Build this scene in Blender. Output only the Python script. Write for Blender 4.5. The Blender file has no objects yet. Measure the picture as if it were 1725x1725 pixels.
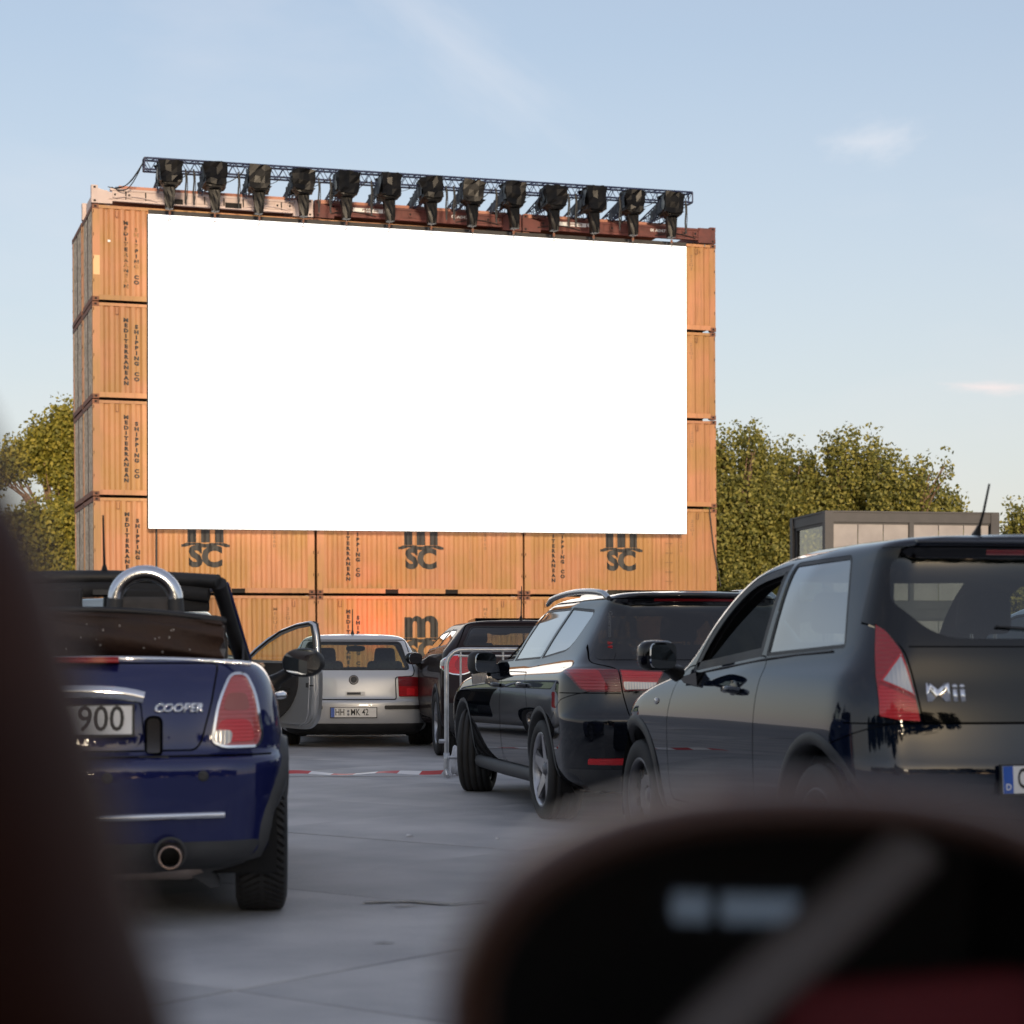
import bpy, bmesh, math, random
import numpy as np
from mathutils import Vector, Matrix, Euler

random.seed(7)
RNG = np.random.default_rng(7)
SC = bpy.context.scene
COL = SC.collection
R_ = math.radians

# ------------------------------------------------------------------ camera
cam_d = bpy.data.cameras.new('camera')
cam = bpy.data.objects.new('camera', cam_d)
COL.objects.link(cam)
cam.location = (0, 0, 1.03)
cam.rotation_euler = (R_(90), 0, 0)
cam_d.sensor_width = 36
cam_d.lens = 3300 / 1725 * 36
cam_d.shift_y = (1106 - 862.5) / 1725
cam_d.clip_start = 0.02
cam_d.clip_end = 2000
cam_d.dof.use_dof = True
cam_d.dof.focus_distance = 18.0
cam_d.dof.aperture_fstop = 4.2
SC.camera = cam

# ------------------------------------------------------------------ world
SUN_ELEV, SUN_AZ = 8.0, 170.0        # azimuth clockwise from +Y: low, behind the camera and to its right
world = bpy.data.worlds.new('World')
SC.world = world
world.use_nodes = True
wn, wl = world.node_tree.nodes, world.node_tree.links
wn.clear()
w_out = wn.new('ShaderNodeOutputWorld')
w_bg = wn.new('ShaderNodeBackground')
w_sky = wn.new('ShaderNodeTexSky')
w_sky.sky_type = 'NISHITA'
w_sky.sun_disc = False
w_sky.sun_elevation = R_(SUN_ELEV)
w_sky.sun_rotation = R_(SUN_AZ)
w_sky.air_density = 1.0
w_sky.dust_density = 1.2
w_sky.ozone_density = 1.6
w_tc = wn.new('ShaderNodeTexCoord')
# thin high cloud: stretched noise mixed towards a pale tone
w_map = wn.new('ShaderNodeMapping')
w_map.inputs['Rotation'].default_value = (0.15, R_(28), 0.4)
w_map.inputs['Scale'].default_value = (2.2, 2.2, 7.0)
w_noise = wn.new('ShaderNodeTexNoise')
w_noise.inputs['Scale'].default_value = 1.7
w_noise.inputs['Detail'].default_value = 6.0
w_noise.inputs['Roughness'].default_value = 0.58
w_ramp = wn.new('ShaderNodeValToRGB')
w_ramp.color_ramp.elements[0].position = 0.50
w_ramp.color_ramp.elements[0].color = (0, 0, 0, 1)
w_ramp.color_ramp.elements[1].position = 0.80
w_ramp.color_ramp.elements[1].color = (0.22, 0.22, 0.22, 1)
w_mix = wn.new('ShaderNodeMix')
w_mix.data_type = 'RGBA'
w_mix.inputs['B'].default_value = (5.0, 4.7, 4.75, 1)
w_bg.inputs['Strength'].default_value = 0.127
wl.new(w_tc.outputs['Generated'], w_map.inputs['Vector'])
wl.new(w_map.outputs['Vector'], w_noise.inputs['Vector'])
wl.new(w_noise.outputs['Fac'], w_ramp.inputs['Fac'])
wl.new(w_ramp.outputs['Color'], w_mix.inputs['Factor'])
w_veil = wn.new('ShaderNodeMix')     # thin even high haze over the clear sky
w_veil.data_type = 'RGBA'
w_veil.inputs['Factor'].default_value = 0.33
w_veil.inputs['B'].default_value = (4.15, 4.0, 4.55, 1)
wl.new(w_sky.outputs['Color'], w_veil.inputs['A'])
wl.new(w_veil.outputs['Result'], w_mix.inputs['A'])
# paler, faintly peach air low down, all the way round
w_sep = wn.new('ShaderNodeSeparateXYZ')
wl.new(w_tc.outputs['Generated'], w_sep.inputs[0])
w_hr = wn.new('ShaderNodeMapRange')
w_hr.inputs['From Min'].default_value = 0.0
w_hr.inputs['From Max'].default_value = 0.30
w_hr.inputs['To Min'].default_value = 0.62
w_hr.inputs['To Max'].default_value = 0.0
wl.new(w_sep.outputs['Z'], w_hr.inputs['Value'])
w_hz = wn.new('ShaderNodeMix')
w_hz.data_type = 'RGBA'
w_hz.inputs['B'].default_value = (4.0, 3.72, 3.78, 1)
wl.new(w_hr.outputs['Result'], w_hz.inputs['Factor'])
wl.new(w_mix.outputs['Result'], w_hz.inputs['A'])
w_last = w_hz.outputs['Result']
def cloud(direction, tilt, size, colour, amount, nscale):
    """one drawn-out wisp of cloud in a given direction of the sky"""
    global w_last
    d = Vector(direction).normalized()
    sub = wn.new('ShaderNodeVectorMath'); sub.operation = 'SUBTRACT'; sub.inputs[1].default_value = d
    wl.new(w_tc.outputs['Generated'], sub.inputs[0])
    mp = wn.new('ShaderNodeMapping'); mp.vector_type = 'TEXTURE'
    mp.inputs['Rotation'].default_value = (0, tilt, 0); mp.inputs['Scale'].default_value = size
    wl.new(sub.outputs[0], mp.inputs['Vector'])
    ln = wn.new('ShaderNodeVectorMath'); ln.operation = 'LENGTH'; wl.new(mp.outputs[0], ln.inputs[0])
    nz = wn.new('ShaderNodeTexNoise'); nz.inputs['Scale'].default_value = nscale; nz.inputs['Detail'].default_value = 7; nz.inputs['Roughness'].default_value = 0.6
    wl.new(mp.outputs[0], nz.inputs['Vector'])
    ad = wn.new('ShaderNodeMath'); ad.operation = 'MULTIPLY_ADD'; ad.inputs[1].default_value = 1.5; wl.new(nz.outputs['Fac'], ad.inputs[0]); wl.new(ln.outputs['Value'], ad.inputs[2])
    mr = wn.new('ShaderNodeMapRange'); mr.interpolation_type = 'SMOOTHSTEP'
    mr.inputs['From Min'].default_value = 0.55; mr.inputs['From Max'].default_value = 1.65; mr.inputs['To Min'].default_value = amount; mr.inputs['To Max'].default_value = 0.0
    wl.new(ad.outputs[0], mr.inputs['Value'])
    mx = wn.new('ShaderNodeMix'); mx.data_type = 'RGBA'; mx.inputs['B'].default_value = (*colour, 1)
    wl.new(mr.outputs['Result'], mx.inputs['Factor']); wl.new(w_last, mx.inputs['A'])
    w_last = mx.outputs['Result']
cloud((-0.030, 1, 0.310), R_(36), (0.105, 0.2, 0.030), (4.6, 4.6, 4.8), 0.28, 1.5)
cloud((0.245, 1, 0.1370), R_(2), (0.030, 0.1, 0.0055), (5.3, 4.5, 4.35), 0.75, 1.3)
cloud((0.185, 1, 0.262), R_(-8), (0.035, 0.1, 0.016), (4.9, 4.8, 4.9), 0.40, 1.5)
wl.new(w_last, w_bg.inputs['Color'])
wl.new(w_bg.outputs['Background'], w_out.inputs['Surface'])

# ------------------------------------------------------------------ sun
sun_d = bpy.data.lights.new('sun', 'SUN')
sun_d.energy = 2.3
sun_d.angle = R_(6)
sun_d.color = (1.0, 0.80, 0.58)
sun = bpy.data.objects.new('sun', sun_d)
COL.objects.link(sun)
az = R_(SUN_AZ)
el = R_(SUN_ELEV)
sd = Vector((math.sin(az) * math.cos(el), math.cos(az) * math.cos(el), math.sin(el)))
sun.rotation_euler = sd.to_track_quat('Z', 'Y').to_euler()
sun.location = sd * 60

# ------------------------------------------------------------------ exposure
vs = SC.view_settings
vs.view_transform = 'Standard'
vs.look = 'None'
vs.exposure = 0.6
vs.gamma = 1.0
SC.render.engine = 'CYCLES'
SC.cycles.max_bounces = 10
SC.cycles.transparent_max_bounces = 24

# ================================================================== helpers
def link(o, parent=None):
    COL.objects.link(o)
    if parent is not None:
        o.parent = parent
    return o

def tag(o, label=None, cat=None, group=None, kind=None):
    if label: o['label'] = label
    if cat: o['category'] = cat
    if group: o['group'] = group
    if kind: o['kind'] = kind
    return o

def thing(name, label, cat, loc=(0, 0, 0), rz=0.0, group=None):
    o = bpy.data.objects.new(name, None)
    o.empty_display_size = 0.2
    o.location = loc
    o.rotation_euler = (0, 0, rz)
    link(o)
    return tag(o, label, cat, group)

def part(name, mesh, parent, mats=None, loc=None, rot=None, label=None):
    o = bpy.data.objects.new(name, mesh)
    link(o, parent)
    if mats is not None and len(mesh.materials) == 0:
        for m in (mats if isinstance(mats, (list, tuple)) else [mats]):
            mesh.materials.append(m)
    if loc is not None: o.location = loc
    if rot is not None: o.rotation_euler = rot
    if label: o['label'] = label
    return o

def copy_tree(o, parent=None):
    c = o.copy()
    COL.objects.link(c)
    c.parent = parent
    for ch in list(o.children):
        copy_tree(ch, c)
    return c

# ---------------------------------------------------------------- materials
MATS = {}
def mat(name, color=(0.5, 0.5, 0.5), rough=0.5, metal=0.0, coat=0.0, spec=0.5, emit=None, estr=0.0):
    if name in MATS: return MATS[name]
    m = bpy.data.materials.new(name)
    m.use_nodes = True
    b = m.node_tree.nodes['Principled BSDF']
    b.inputs['Base Color'].default_value = (*color, 1)
    b.inputs['Roughness'].default_value = rough
    b.inputs['Metallic'].default_value = metal
    b.inputs['Coat Weight'].default_value = coat
    b.inputs['Coat Roughness'].default_value = 0.03
    b.inputs['Specular IOR Level'].default_value = spec
    if emit:
        b.inputs['Emission Color'].default_value = (*emit, 1)
        b.inputs['Emission Strength'].default_value = estr
    MATS[name] = m
    return m

def N(m, t, **kw):
    n = m.node_tree.nodes.new(t)
    for k, v in kw.items():
        if k.startswith('i_'):
            n.inputs[k[2:].replace('_', ' ')].default_value = v
        else:
            setattr(n, k, v)
    return n

def L(m, a, b): m.node_tree.links.new(a, b)

def noisy(name, c1, c2, scale=4.0, detail=6.0, rough=(0.4, 0.6), metal=0.0, coat=0.0, bump=0.0, bscale=None,
          stretch=(1, 1, 1), lo=0.35, hi=0.65, spec=0.5, obj_rand=0.0):
    """two-tone noise material in object space"""
    if name in MATS: return MATS[name]
    m = mat(name, c1, 0.5, metal, coat, spec)
    b = m.node_tree.nodes['Principled BSDF']
    tc = N(m, 'ShaderNodeTexCoord')
    mp = N(m, 'ShaderNodeMapping')
    mp.inputs['Scale'].default_value = stretch
    oi = N(m, 'ShaderNodeObjectInfo')
    add = N(m, 'ShaderNodeVectorMath', operation='ADD')
    mul = N(m, 'ShaderNodeVectorMath', operation='SCALE')
    mul.inputs['Scale'].default_value = 13.0
    cmb = N(m, 'ShaderNodeCombineXYZ')
    L(m, oi.outputs['Random'], cmb.inputs[0]); L(m, oi.outputs['Random'], cmb.inputs[2])
    L(m, cmb.outputs[0], mul.inputs[0])
    L(m, tc.outputs['Object'], mp.inputs['Vector'])
    L(m, mp.outputs[0], add.inputs[0]); L(m, mul.outputs[0], add.inputs[1])
    nz = N(m, 'ShaderNodeTexNoise')
    nz.inputs['Scale'].default_value = scale
    nz.inputs['Detail'].default_value = detail
    L(m, add.outputs[0], nz.inputs['Vector'])
    rp = N(m, 'ShaderNodeValToRGB')
    rp.color_ramp.elements[0].position = lo
    rp.color_ramp.elements[0].color = (*c1, 1)
    rp.color_ramp.elements[1].position = hi
    rp.color_ramp.elements[1].color = (*c2, 1)
    L(m, nz.outputs['Fac'], rp.inputs['Fac'])
    col = rp.outputs['Color']
    if obj_rand > 0:
        hv = N(m, 'ShaderNodeHueSaturation')
        mr = N(m, 'ShaderNodeMapRange')
        mr.inputs['To Min'].default_value = 1 - obj_rand
        mr.inputs['To Max'].default_value = 1 + obj_rand
        L(m, oi.outputs['Random'], mr.inputs['Value'])
        L(m, mr.outputs['Result'], hv.inputs['Value'])
        L(m, col, hv.inputs['Color'])
        col = hv.outputs['Color']
    L(m, col, b.inputs['Base Color'])
    mr2 = N(m, 'ShaderNodeMapRange')
    mr2.inputs['To Min'].default_value = rough[0]
    mr2.inputs['To Max'].default_value = rough[1]
    L(m, nz.outputs['Fac'], mr2.inputs['Value'])
    L(m, mr2.outputs['Result'], b.inputs['Roughness'])
    if bump > 0:
        n2 = N(m, 'ShaderNodeTexNoise')
        n2.inputs['Scale'].default_value = bscale or scale * 6
        n2.inputs['Detail'].default_value = 5
        L(m, add.outputs[0], n2.inputs['Vector'])
        bp = N(m, 'ShaderNodeBump')
        bp.inputs['Strength'].default_value = bump
        bp.inputs['Distance'].default_value = 0.02
        L(m, n2.outputs['Fac'], bp.inputs['Height'])
        L(m, bp.outputs['Normal'], b.inputs['Normal'])
    return m

def glass(name, tint=(0.8, 0.85, 0.85), power=4.2, r0=0.07):
    """thin pane: a tinted see-through sheet with a mirror reflection that grows with the angle"""
    if name in MATS: return MATS[name]
    m = bpy.data.materials.new(name)
    m.use_nodes = True
    nt = m.node_tree
    nt.nodes.clear()
    out = N(m, 'ShaderNodeOutputMaterial')
    tr = N(m, 'ShaderNodeBsdfTransparent')
    tr.inputs['Color'].default_value = (*tint, 1)
    gl = N(m, 'ShaderNodeBsdfGlossy')
    gl.inputs['Roughness'].default_value = 0.0
    gl.inputs['Color'].default_value = (1, 1, 1, 1)
    geo = N(m, 'ShaderNodeNewGeometry')
    dt = N(m, 'ShaderNodeVectorMath', operation='DOT_PRODUCT')
    L(m, geo.outputs['Normal'], dt.inputs[0]); L(m, geo.outputs['Incoming'], dt.inputs[1])
    ab = N(m, 'ShaderNodeMath', operation='ABSOLUTE'); L(m, dt.outputs['Value'], ab.inputs[0])
    om = N(m, 'ShaderNodeMath', operation='SUBTRACT'); om.inputs[0].default_value = 1.0; L(m, ab.outputs[0], om.inputs[1])
    pw = N(m, 'ShaderNodeMath', operation='POWER'); pw.inputs[1].default_value = power; L(m, om.outputs[0], pw.inputs[0])
    fr = N(m, 'ShaderNodeMath', operation='MULTIPLY_ADD'); fr.inputs[1].default_value = 0.99 - r0; fr.inputs[2].default_value = r0; L(m, pw.outputs[0], fr.inputs[0])
    mx = N(m, 'ShaderNodeMixShader')
    L(m, fr.outputs[0], mx.inputs[0]); L(m, tr.outputs[0], mx.inputs[1]); L(m, gl.outputs[0], mx.inputs[2])
    L(m, mx.outputs[0], out.inputs['Surface'])
    MATS[name] = m
    return m

def carpaint(name, base, metal=0.0, rough=0.3, flake=0.0):
    if name in MATS: return MATS[name]
    m = mat(name, base, rough, metal, 1.0, 0.0 if metal < .3 else .5)
    b = m.node_tree.nodes['Principled BSDF']
    b.inputs['Coat Roughness'].default_value = 0.015
    b.inputs['Coat IOR'].default_value = 1.62
    # faint dust film so that the clear coat is not perfectly even
    tc = N(m, 'ShaderNodeTexCoord')
    nz = N(m, 'ShaderNodeTexNoise')
    nz.inputs['Scale'].default_value = 3.0
    nz.inputs['Detail'].default_value = 7
    L(m, tc.outputs['Object'], nz.inputs['Vector'])
    mr = N(m, 'ShaderNodeMapRange')
    mr.inputs['From Min'].default_value = 0.35
    mr.inputs['From Max'].default_value = 0.75
    mr.inputs['To Min'].default_value = 0.0
    mr.inputs['To Max'].default_value = 0.018
    L(m, nz.outputs['Fac'], mr.inputs['Value'])
    L(m, mr.outputs['Result'], b.inputs['Coat Roughness'])
    return m

# ---------------------------------------------------------------- mesh builder
class MB:
    def __init__(s):
        s.v = []; s.f = []; s.m = []; s.sm = []
    def add(s, vs_, fs, mi=0, smooth=False):
        n = len(s.v)
        s.v.extend([tuple(v) for v in vs_])
        for f in fs:
            s.f.append(tuple(i + n for i in f)); s.m.append(mi); s.sm.append(smooth)
    def box(s, c, d, rot=None, mi=0, taper=1.0):
        x, y, z = d[0] / 2, d[1] / 2, d[2] / 2
        vs_ = [Vector((sx * x * (taper if sz > 0 else 1), sy * y * (taper if sz > 0 else 1), sz * z)) for sx in (-1, 1) for sy in (-1, 1) for sz in (-1, 1)]
        if rot is not None:
            M = rot if isinstance(rot, Matrix) else Euler(rot).to_matrix()
            vs_ = [M @ v for v in vs_]
        c = Vector(c)
        vs_ = [v + c for v in vs_]
        s.add(vs_, [(0, 1, 3, 2), (4, 6, 7, 5), (0, 4, 5, 1), (2, 3, 7, 6), (0, 2, 6, 4), (1, 5, 7, 3)], mi)
    def bbox(s, lo, hi, mi=0):
        s.box([(a + b) / 2 for a, b in zip(lo, hi)], [b - a for a, b in zip(lo, hi)], None, mi)
    def tube(s, path, r, n=8, mi=0, caps=True, smooth=True, sx=1.0, up=None):
        P = [Vector(p) for p in path]
        rr = r if isinstance(r, (list, tuple)) else [r] * len(P)
        rings = []
        ref = Vector(up) if up else None
        for i, p in enumerate(P):
            t = (P[min(i + 1, len(P) - 1)] - P[max(i - 1, 0)])
            t.normalize()
            if ref is None:
                ref = Vector((0, 0, 1)) if abs(t.z) < 0.9 else Vector((1, 0, 0))
            a = t.cross(ref)
            if a.length < 1e-4:
                a = t.orthogonal()
            a.normalize()
            b = a.cross(t); b.normalize()
            ref = b
            rings.append([p + (a * math.cos(2 * math.pi * k / n) * sx + b * math.sin(2 * math.pi * k / n)) * rr[i] for k in range(n)])
        vs_ = [v for ring in rings for v in ring]
        fs = []
        for i in range(len(P) - 1):
            for k in range(n):
                a0 = i * n + k; a1 = i * n + (k + 1) % n
                fs.append((a0, a0 + n, a1 + n, a1))
        s.add(vs_, fs, mi, smooth)
        if caps:
            s.add(rings[0], [tuple(range(n))], mi)
            s.add(rings[-1], [tuple(reversed(range(n)))], mi)
    def lathe(s, prof, n=32, axis='x', c=(0, 0, 0), mi=0, smooth=True, closed=False):
        """prof: list of (a along the axis, r)"""
        c = Vector(c)
        vs_ = []
        for k in range(n):
            t = 2 * math.pi * k / n
            for a, r in prof:
                p = (a, r * math.cos(t), r * math.sin(t))
                if axis == 'y': p = (p[1], p[0], p[2])
                if axis == 'z': p = (p[1], p[2], p[0])
                vs_.append(c + Vector(p))
        q = len(prof)
        fs = []
        for k in range(n):
            k2 = (k + 1) % n
            for i in range(q - 1 if not closed else q):
                j = (i + 1) % q
                fs.append((k * q + i, k * q + j, k2 * q + j, k2 * q + i))
        s.add(vs_, fs, mi, smooth)
    def prism(s, poly, a0, a1, axis='y', mi=0):
        """polygon in the plane across the axis, extruded from a0 to a1"""
        def P(p, a):
            if axis == 'y': return (p[0], a, p[1])
            if axis == 'x': return (a, p[0], p[1])
            return (p[0], p[1], a)
        n = len(poly)
        vs_ = [P(p, a0) for p in poly] + [P(p, a1) for p in poly]
        fs = [tuple(range(n)), tuple(reversed(range(n, 2 * n)))]
        fs += [(i, i + n, (i + 1) % n + n, (i + 1) % n) for i in range(n)]
        s.add(vs_, fs, mi)
    def mesh(s, name, mats, auto=True):
        me = bpy.data.meshes.new(name)
        me.from_pydata(s.v, [], s.f)
        for m in (mats if isinstance(mats, (list, tuple)) else [mats]):
            me.materials.append(m)
        me.polygons.foreach_set('material_index', s.m)
        me.polygons.foreach_set('use_smooth', s.sm)
        me.update()
        bm = bmesh.new(); bm.from_mesh(me)
        bmesh.ops.recalc_face_normals(bm, faces=bm.faces)
        bm.to_mesh(me); bm.free()
        return me
    def build(s, name, mats, parent=None, **kw):
        return part(name, s.mesh(name, mats), parent, **kw)

def rounded_box_mesh(name, d, r, mats, seg=3, deform=None):
    bm = bmesh.new()
    bmesh.ops.create_cube(bm, size=1)
    for v in bm.verts: v.co = Vector((v.co.x * d[0], v.co.y * d[1], v.co.z * d[2]))
    bmesh.ops.bevel(bm, geom=bm.edges[:], offset=r, segments=seg, profile=0.6, affect='EDGES')
    if deform:
        for v in bm.verts: v.co = Vector(deform(v.co))
    me = bpy.data.meshes.new(name)
    for f in bm.faces: f.smooth = True
    bm.to_mesh(me); bm.free()
    for m in (mats if isinstance(mats, (list, tuple)) else [mats]): me.materials.append(m)
    return me

def super_mesh(name, d, e, mats, nu=24, nv=12, deform=None):
    """superellipsoid, smooth"""
    def sg(v, p): return math.copysign(abs(v) ** p, v)
    vs_ = []; fs = []
    for i in range(nv + 1):
        ph = -math.pi / 2 + math.pi * i / nv
        for j in range(nu):
            th = 2 * math.pi * j / nu
            p = Vector((d[0] / 2 * sg(math.cos(ph), e) * sg(math.cos(th), e), d[1] / 2 * sg(math.cos(ph), e) * sg(math.sin(th), e), d[2] / 2 * sg(math.sin(ph), e)))
            if deform: p = Vector(deform(p))
            vs_.append(p)
    for i in range(nv):
        for j in range(nu):
            a = i * nu + j; b = i * nu + (j + 1) % nu
            fs.append((a, b, b + nu, a + nu))
    mb = MB(); mb.add(vs_, fs, 0, True)
    me = mb.mesh(name, mats)
    return me

def text_mesh(body, size=1.0, bold=0.0, align='CENTER', line=1.0, spacing=1.0, sx=1.0):
    cu = bpy.data.curves.new('lettering', 'FONT')
    cu.body = body
    cu.size = size
    cu.offset = bold
    cu.align_x = align
    cu.align_y = 'CENTER'
    cu.space_line = line
    cu.space_character = spacing
    cu.resolution_u = 3
    o = bpy.data.objects.new('lettering', cu)
    COL.objects.link(o)
    dg = bpy.context.evaluated_depsgraph_get()
    dg.update()
    me = bpy.data.meshes.new_from_object(o.evaluated_get(dg))
    bpy.data.objects.remove(o)
    for v in me.vertices: v.co.x *= sx
    return me

def curve_fill_mesh(splines):
    """flat polygons with holes, in the XY plane"""
    cu = bpy.data.curves.new('outline', 'CURVE')
    cu.dimensions = '2D'
    cu.fill_mode = 'BOTH'
    for pts in splines:
        sp = cu.splines.new('POLY')
        sp.points.add(len(pts) - 1)
        for p, q in zip(sp.points, pts): p.co = (q[0], q[1], 0, 1)
        sp.use_cyclic_u = True
    o = bpy.data.objects.new('outline', cu)
    COL.objects.link(o)
    dg = bpy.context.evaluated_depsgraph_get(); dg.update()
    me = bpy.data.meshes.new_from_object(o.evaluated_get(dg))
    bpy.data.objects.remove(o)
    return me

def reface(me, fn):
    """map the XY of a flat mesh to 3-D"""
    for v in me.vertices: v.co = Vector(fn(v.co.x, v.co.y))
    me.update()
    return me

def arc(cx, cy, rx, ry, a0, a1, n):
    return [(cx + rx * math.cos(a0 + (a1 - a0) * i / n), cy + ry * math.sin(a0 + (a1 - a0) * i / n)) for i in range(n + 1)]

# common materials
M_black_plastic = noisy('black plastic', (0.012, 0.012, 0.013), (0.02, 0.02, 0.021), 9, rough=(0.42, 0.6))
M_trim = noisy('grey black plastic trim', (0.03, 0.031, 0.033), (0.045, 0.046, 0.048), 6, rough=(0.5, 0.7))
M_gloss_black = mat('gloss black', (0.003, 0.003, 0.004), 0.03, 0, 0.0)
M_rubber = noisy('tyre rubber', (0.012, 0.012, 0.012), (0.028, 0.027, 0.026), 5, rough=(0.6, 0.85))
M_chrome = mat('chrome', (0.8, 0.8, 0.82), 0.08, 1.0)
M_alloy = noisy('alloy', (0.38, 0.38, 0.40), (0.5, 0.5, 0.52), 8, rough=(0.25, 0.4), metal=0.9)
M_alloy_dark = noisy('dark alloy', (0.10, 0.10, 0.11), (0.16, 0.16, 0.17), 8, rough=(0.3, 0.45), metal=0.8)
M_disc = mat('brake disc', (0.12, 0.115, 0.11), 0.4, 0.9)
M_inner = noisy('dark cabin trim', (0.014, 0.014, 0.016), (0.024, 0.024, 0.026), 5, rough=(0.7, 0.9))
M_seat = noisy('seat cloth', (0.025, 0.027, 0.032), (0.045, 0.048, 0.055), 30, rough=(0.8, 0.95))
M_red_lens = mat('red lens', (0.36, 0.008, 0.012), 0.10, 0, 0.8)
M_dark_red_lens = mat('dark red lens', (0.16, 0.006, 0.01), 0.10, 0, 0.8)
M_bright_red_lens = mat('bright red lens', (0.62, 0.012, 0.018), 0.10, 0, 0.8)
M_pink_lens = mat('pale red lens', (0.46, 0.085, 0.08), 0.12, 0, 0.8)
M_clear_lens = mat('clear lens', (0.46, 0.45, 0.45), 0.10, 0.35, 0.8)
M_smoke_lens = mat('smoked clear lens', (0.30, 0.29, 0.30), 0.08, 0.5, 0.8)
M_amber = mat('amber lens', (0.55, 0.20, 0.03), 0.12, 0, 0.8)
M_mirror = mat('mirror glass', (0.75, 0.78, 0.78), 0.02, 1.0)
def rib(m, scale, direction='Z', strength=0.5):
    b = m.node_tree.nodes['Principled BSDF']
    tc = N(m, 'ShaderNodeTexCoord')
    wv = N(m, 'ShaderNodeTexWave', bands_direction=direction)
    wv.inputs['Scale'].default_value = scale
    wv.inputs['Distortion'].default_value = 0.0
    L(m, tc.outputs['Object'], wv.inputs['Vector'])
    bp = N(m, 'ShaderNodeBump'); bp.inputs['Strength'].default_value = strength; bp.inputs['Distance'].default_value = 0.004
    L(m, wv.outputs['Fac'], bp.inputs['Height']); L(m, bp.outputs['Normal'], b.inputs['Normal'])
rib(M_red_lens, 16); rib(M_bright_red_lens, 22); rib(M_dark_red_lens, 20); rib(M_pink_lens, 18); rib(M_clear_lens, 20, 'X', .35)
M_plate_white = noisy('plate white', (0.70, 0.69, 0.66), (0.78, 0.77, 0.74), 12, rough=(0.3, 0.45))
M_plate_blue = mat('plate blue', (0.015, 0.09, 0.42), 0.4)
M_print = mat('black print', (0.012, 0.012, 0.012), 0.5)
M_white_print = mat('white print', (0.75, 0.75, 0.75), 0.5)
M_well = mat('wheel well lining', (0.006, 0.006, 0.006), 0.9)
G_clear = glass('clear glass', (0.72, 0.79, 0.76))
G_green = glass('green glass', (0.60, 0.68, 0.58))
G_tint = glass('tinted glass', (0.10, 0.12, 0.13))
G_dark = glass('privacy glass', (0.03, 0.035, 0.04))
G_mid = glass('smoked glass', (0.34, 0.40, 0.41))
G_film = glass('mirror film glass', (0.16, 0.20, 0.21), 2.3, 0.12)

# ================================================================== ground
def build_ground():
    m = noisy('far paving', (0.27, 0.275, 0.29), (0.34, 0.34, 0.35), 0.35, 9, rough=(0.75, 0.9), bump=0.1, bscale=30)
    mb = MB()
    n = 24
    xs = np.linspace(-260, 260, n); ys = np.linspace(-160, 420, n)
    vs_ = [(x, y, -0.014) for y in ys for x in xs]
    fs = [(j * n + i, j * n + i + 1, (j + 1) * n + i + 1, (j + 1) * n + i) for j in range(n - 1) for i in range(n - 1)]
    mb.add(vs_, fs)
    g = mb.build('ground', m)
    tag(g, kind='structure')
    # large concrete slabs with open joints, laid at an angle to the cars
    ms = noisy('slab concrete', (0.300, 0.298, 0.304), (0.485, 0.472, 0.462), 1.6, 12, rough=(0.6, 0.9), bump=0.35, bscale=70, lo=0.32, hi=0.70, obj_rand=0.07)
    b = 0.005; s_ = 2.0; j_ = 0.014
    h = s_ / 2 - j_ / 2
    sl = MB()
    top = [(-h + b, -h + b, 0), (h - b, -h + b, 0), (h - b, h - b, 0), (-h + b, h - b, 0)]
    mid = [(-h, -h, -b * .6), (h, -h, -b * .6), (h, h, -b * .6), (-h, h, -b * .6)]
    low = [(x, y, -0.03) for x, y, z in mid]
    sl.add(top + mid + low, [(0, 1, 2, 3)] + [(i, i + 4, (i + 1) % 4 + 4, (i + 1) % 4) for i in range(4)] + [(i + 4, i + 8, (i + 1) % 4 + 8, (i + 1) % 4 + 4) for i in range(4)])
    sm = sl.mesh('slab', ms)
    a = R_(-38)
    ca, sa = math.cos(a), math.sin(a)
    rr = random.Random(3)
    for i in range(-26, 27):
        for j in range(-26, 27):
            x, y = (i + 0.3) * s_, (j + 0.62) * s_
            X, Y = x * ca - y * sa, x * sa + y * ca
            if Y < 2.5 or Y > 33 or abs(X) > 0.30 * Y + 2.2: continue
            o = bpy.data.objects.new('slab', sm)
            link(o, g)
            o.location = (X, Y, rr.uniform(-0.003, 0.001))
            o.rotation_euler = (rr.uniform(-.0012, .0012), rr.uniform(-.0012, .0012), a + rr.choice([0, math.pi / 2, math.pi]))
    # tar-filled crack
    tm = mat('tar', (0.03, 0.032, 0.04), 0.55)
    def ribbon(pts, w, z):
        q = MB(); vs_ = []
        for (x, y), ww in zip(pts, w): vs_ += [(x, y - ww, z), (x, y + ww, z)]
        q.add(vs_, [(2 * i, 2 * i + 2, 2 * i + 3, 2 * i + 1) for i in range(len(pts) - 1)])
        return q
    pts = [(-0.62, 8.17), (-0.56, 8.19), (-0.49, 8.20), (-0.42, 8.21), (-0.36, 8.17), (-0.30, 8.13), (-0.25, 8.12), (-0.18, 8.18), (-0.13, 8.22), (-0.10, 8.21)]
    ribbon(pts, [.02, .028, .02, .03, .035, .03, .018, .010, .016, .004], 0.006).build('tar_mark', tm, g)
    pts = [(-0.50, 8.06), (-0.45, 8.05), (-0.40, 8.08), (-0.35, 8.09)]
    ribbon(pts, [.004, .016, .010, .003], 0.006).build('tar_mark', tm, g)
    pts = [(-0.50, 7.02), (-0.46, 7.03), (-0.42, 7.02)]
    ribbon(pts, [.004, .012, .004], 0.006).build('tar_mark', tm, g)
    return g

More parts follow.
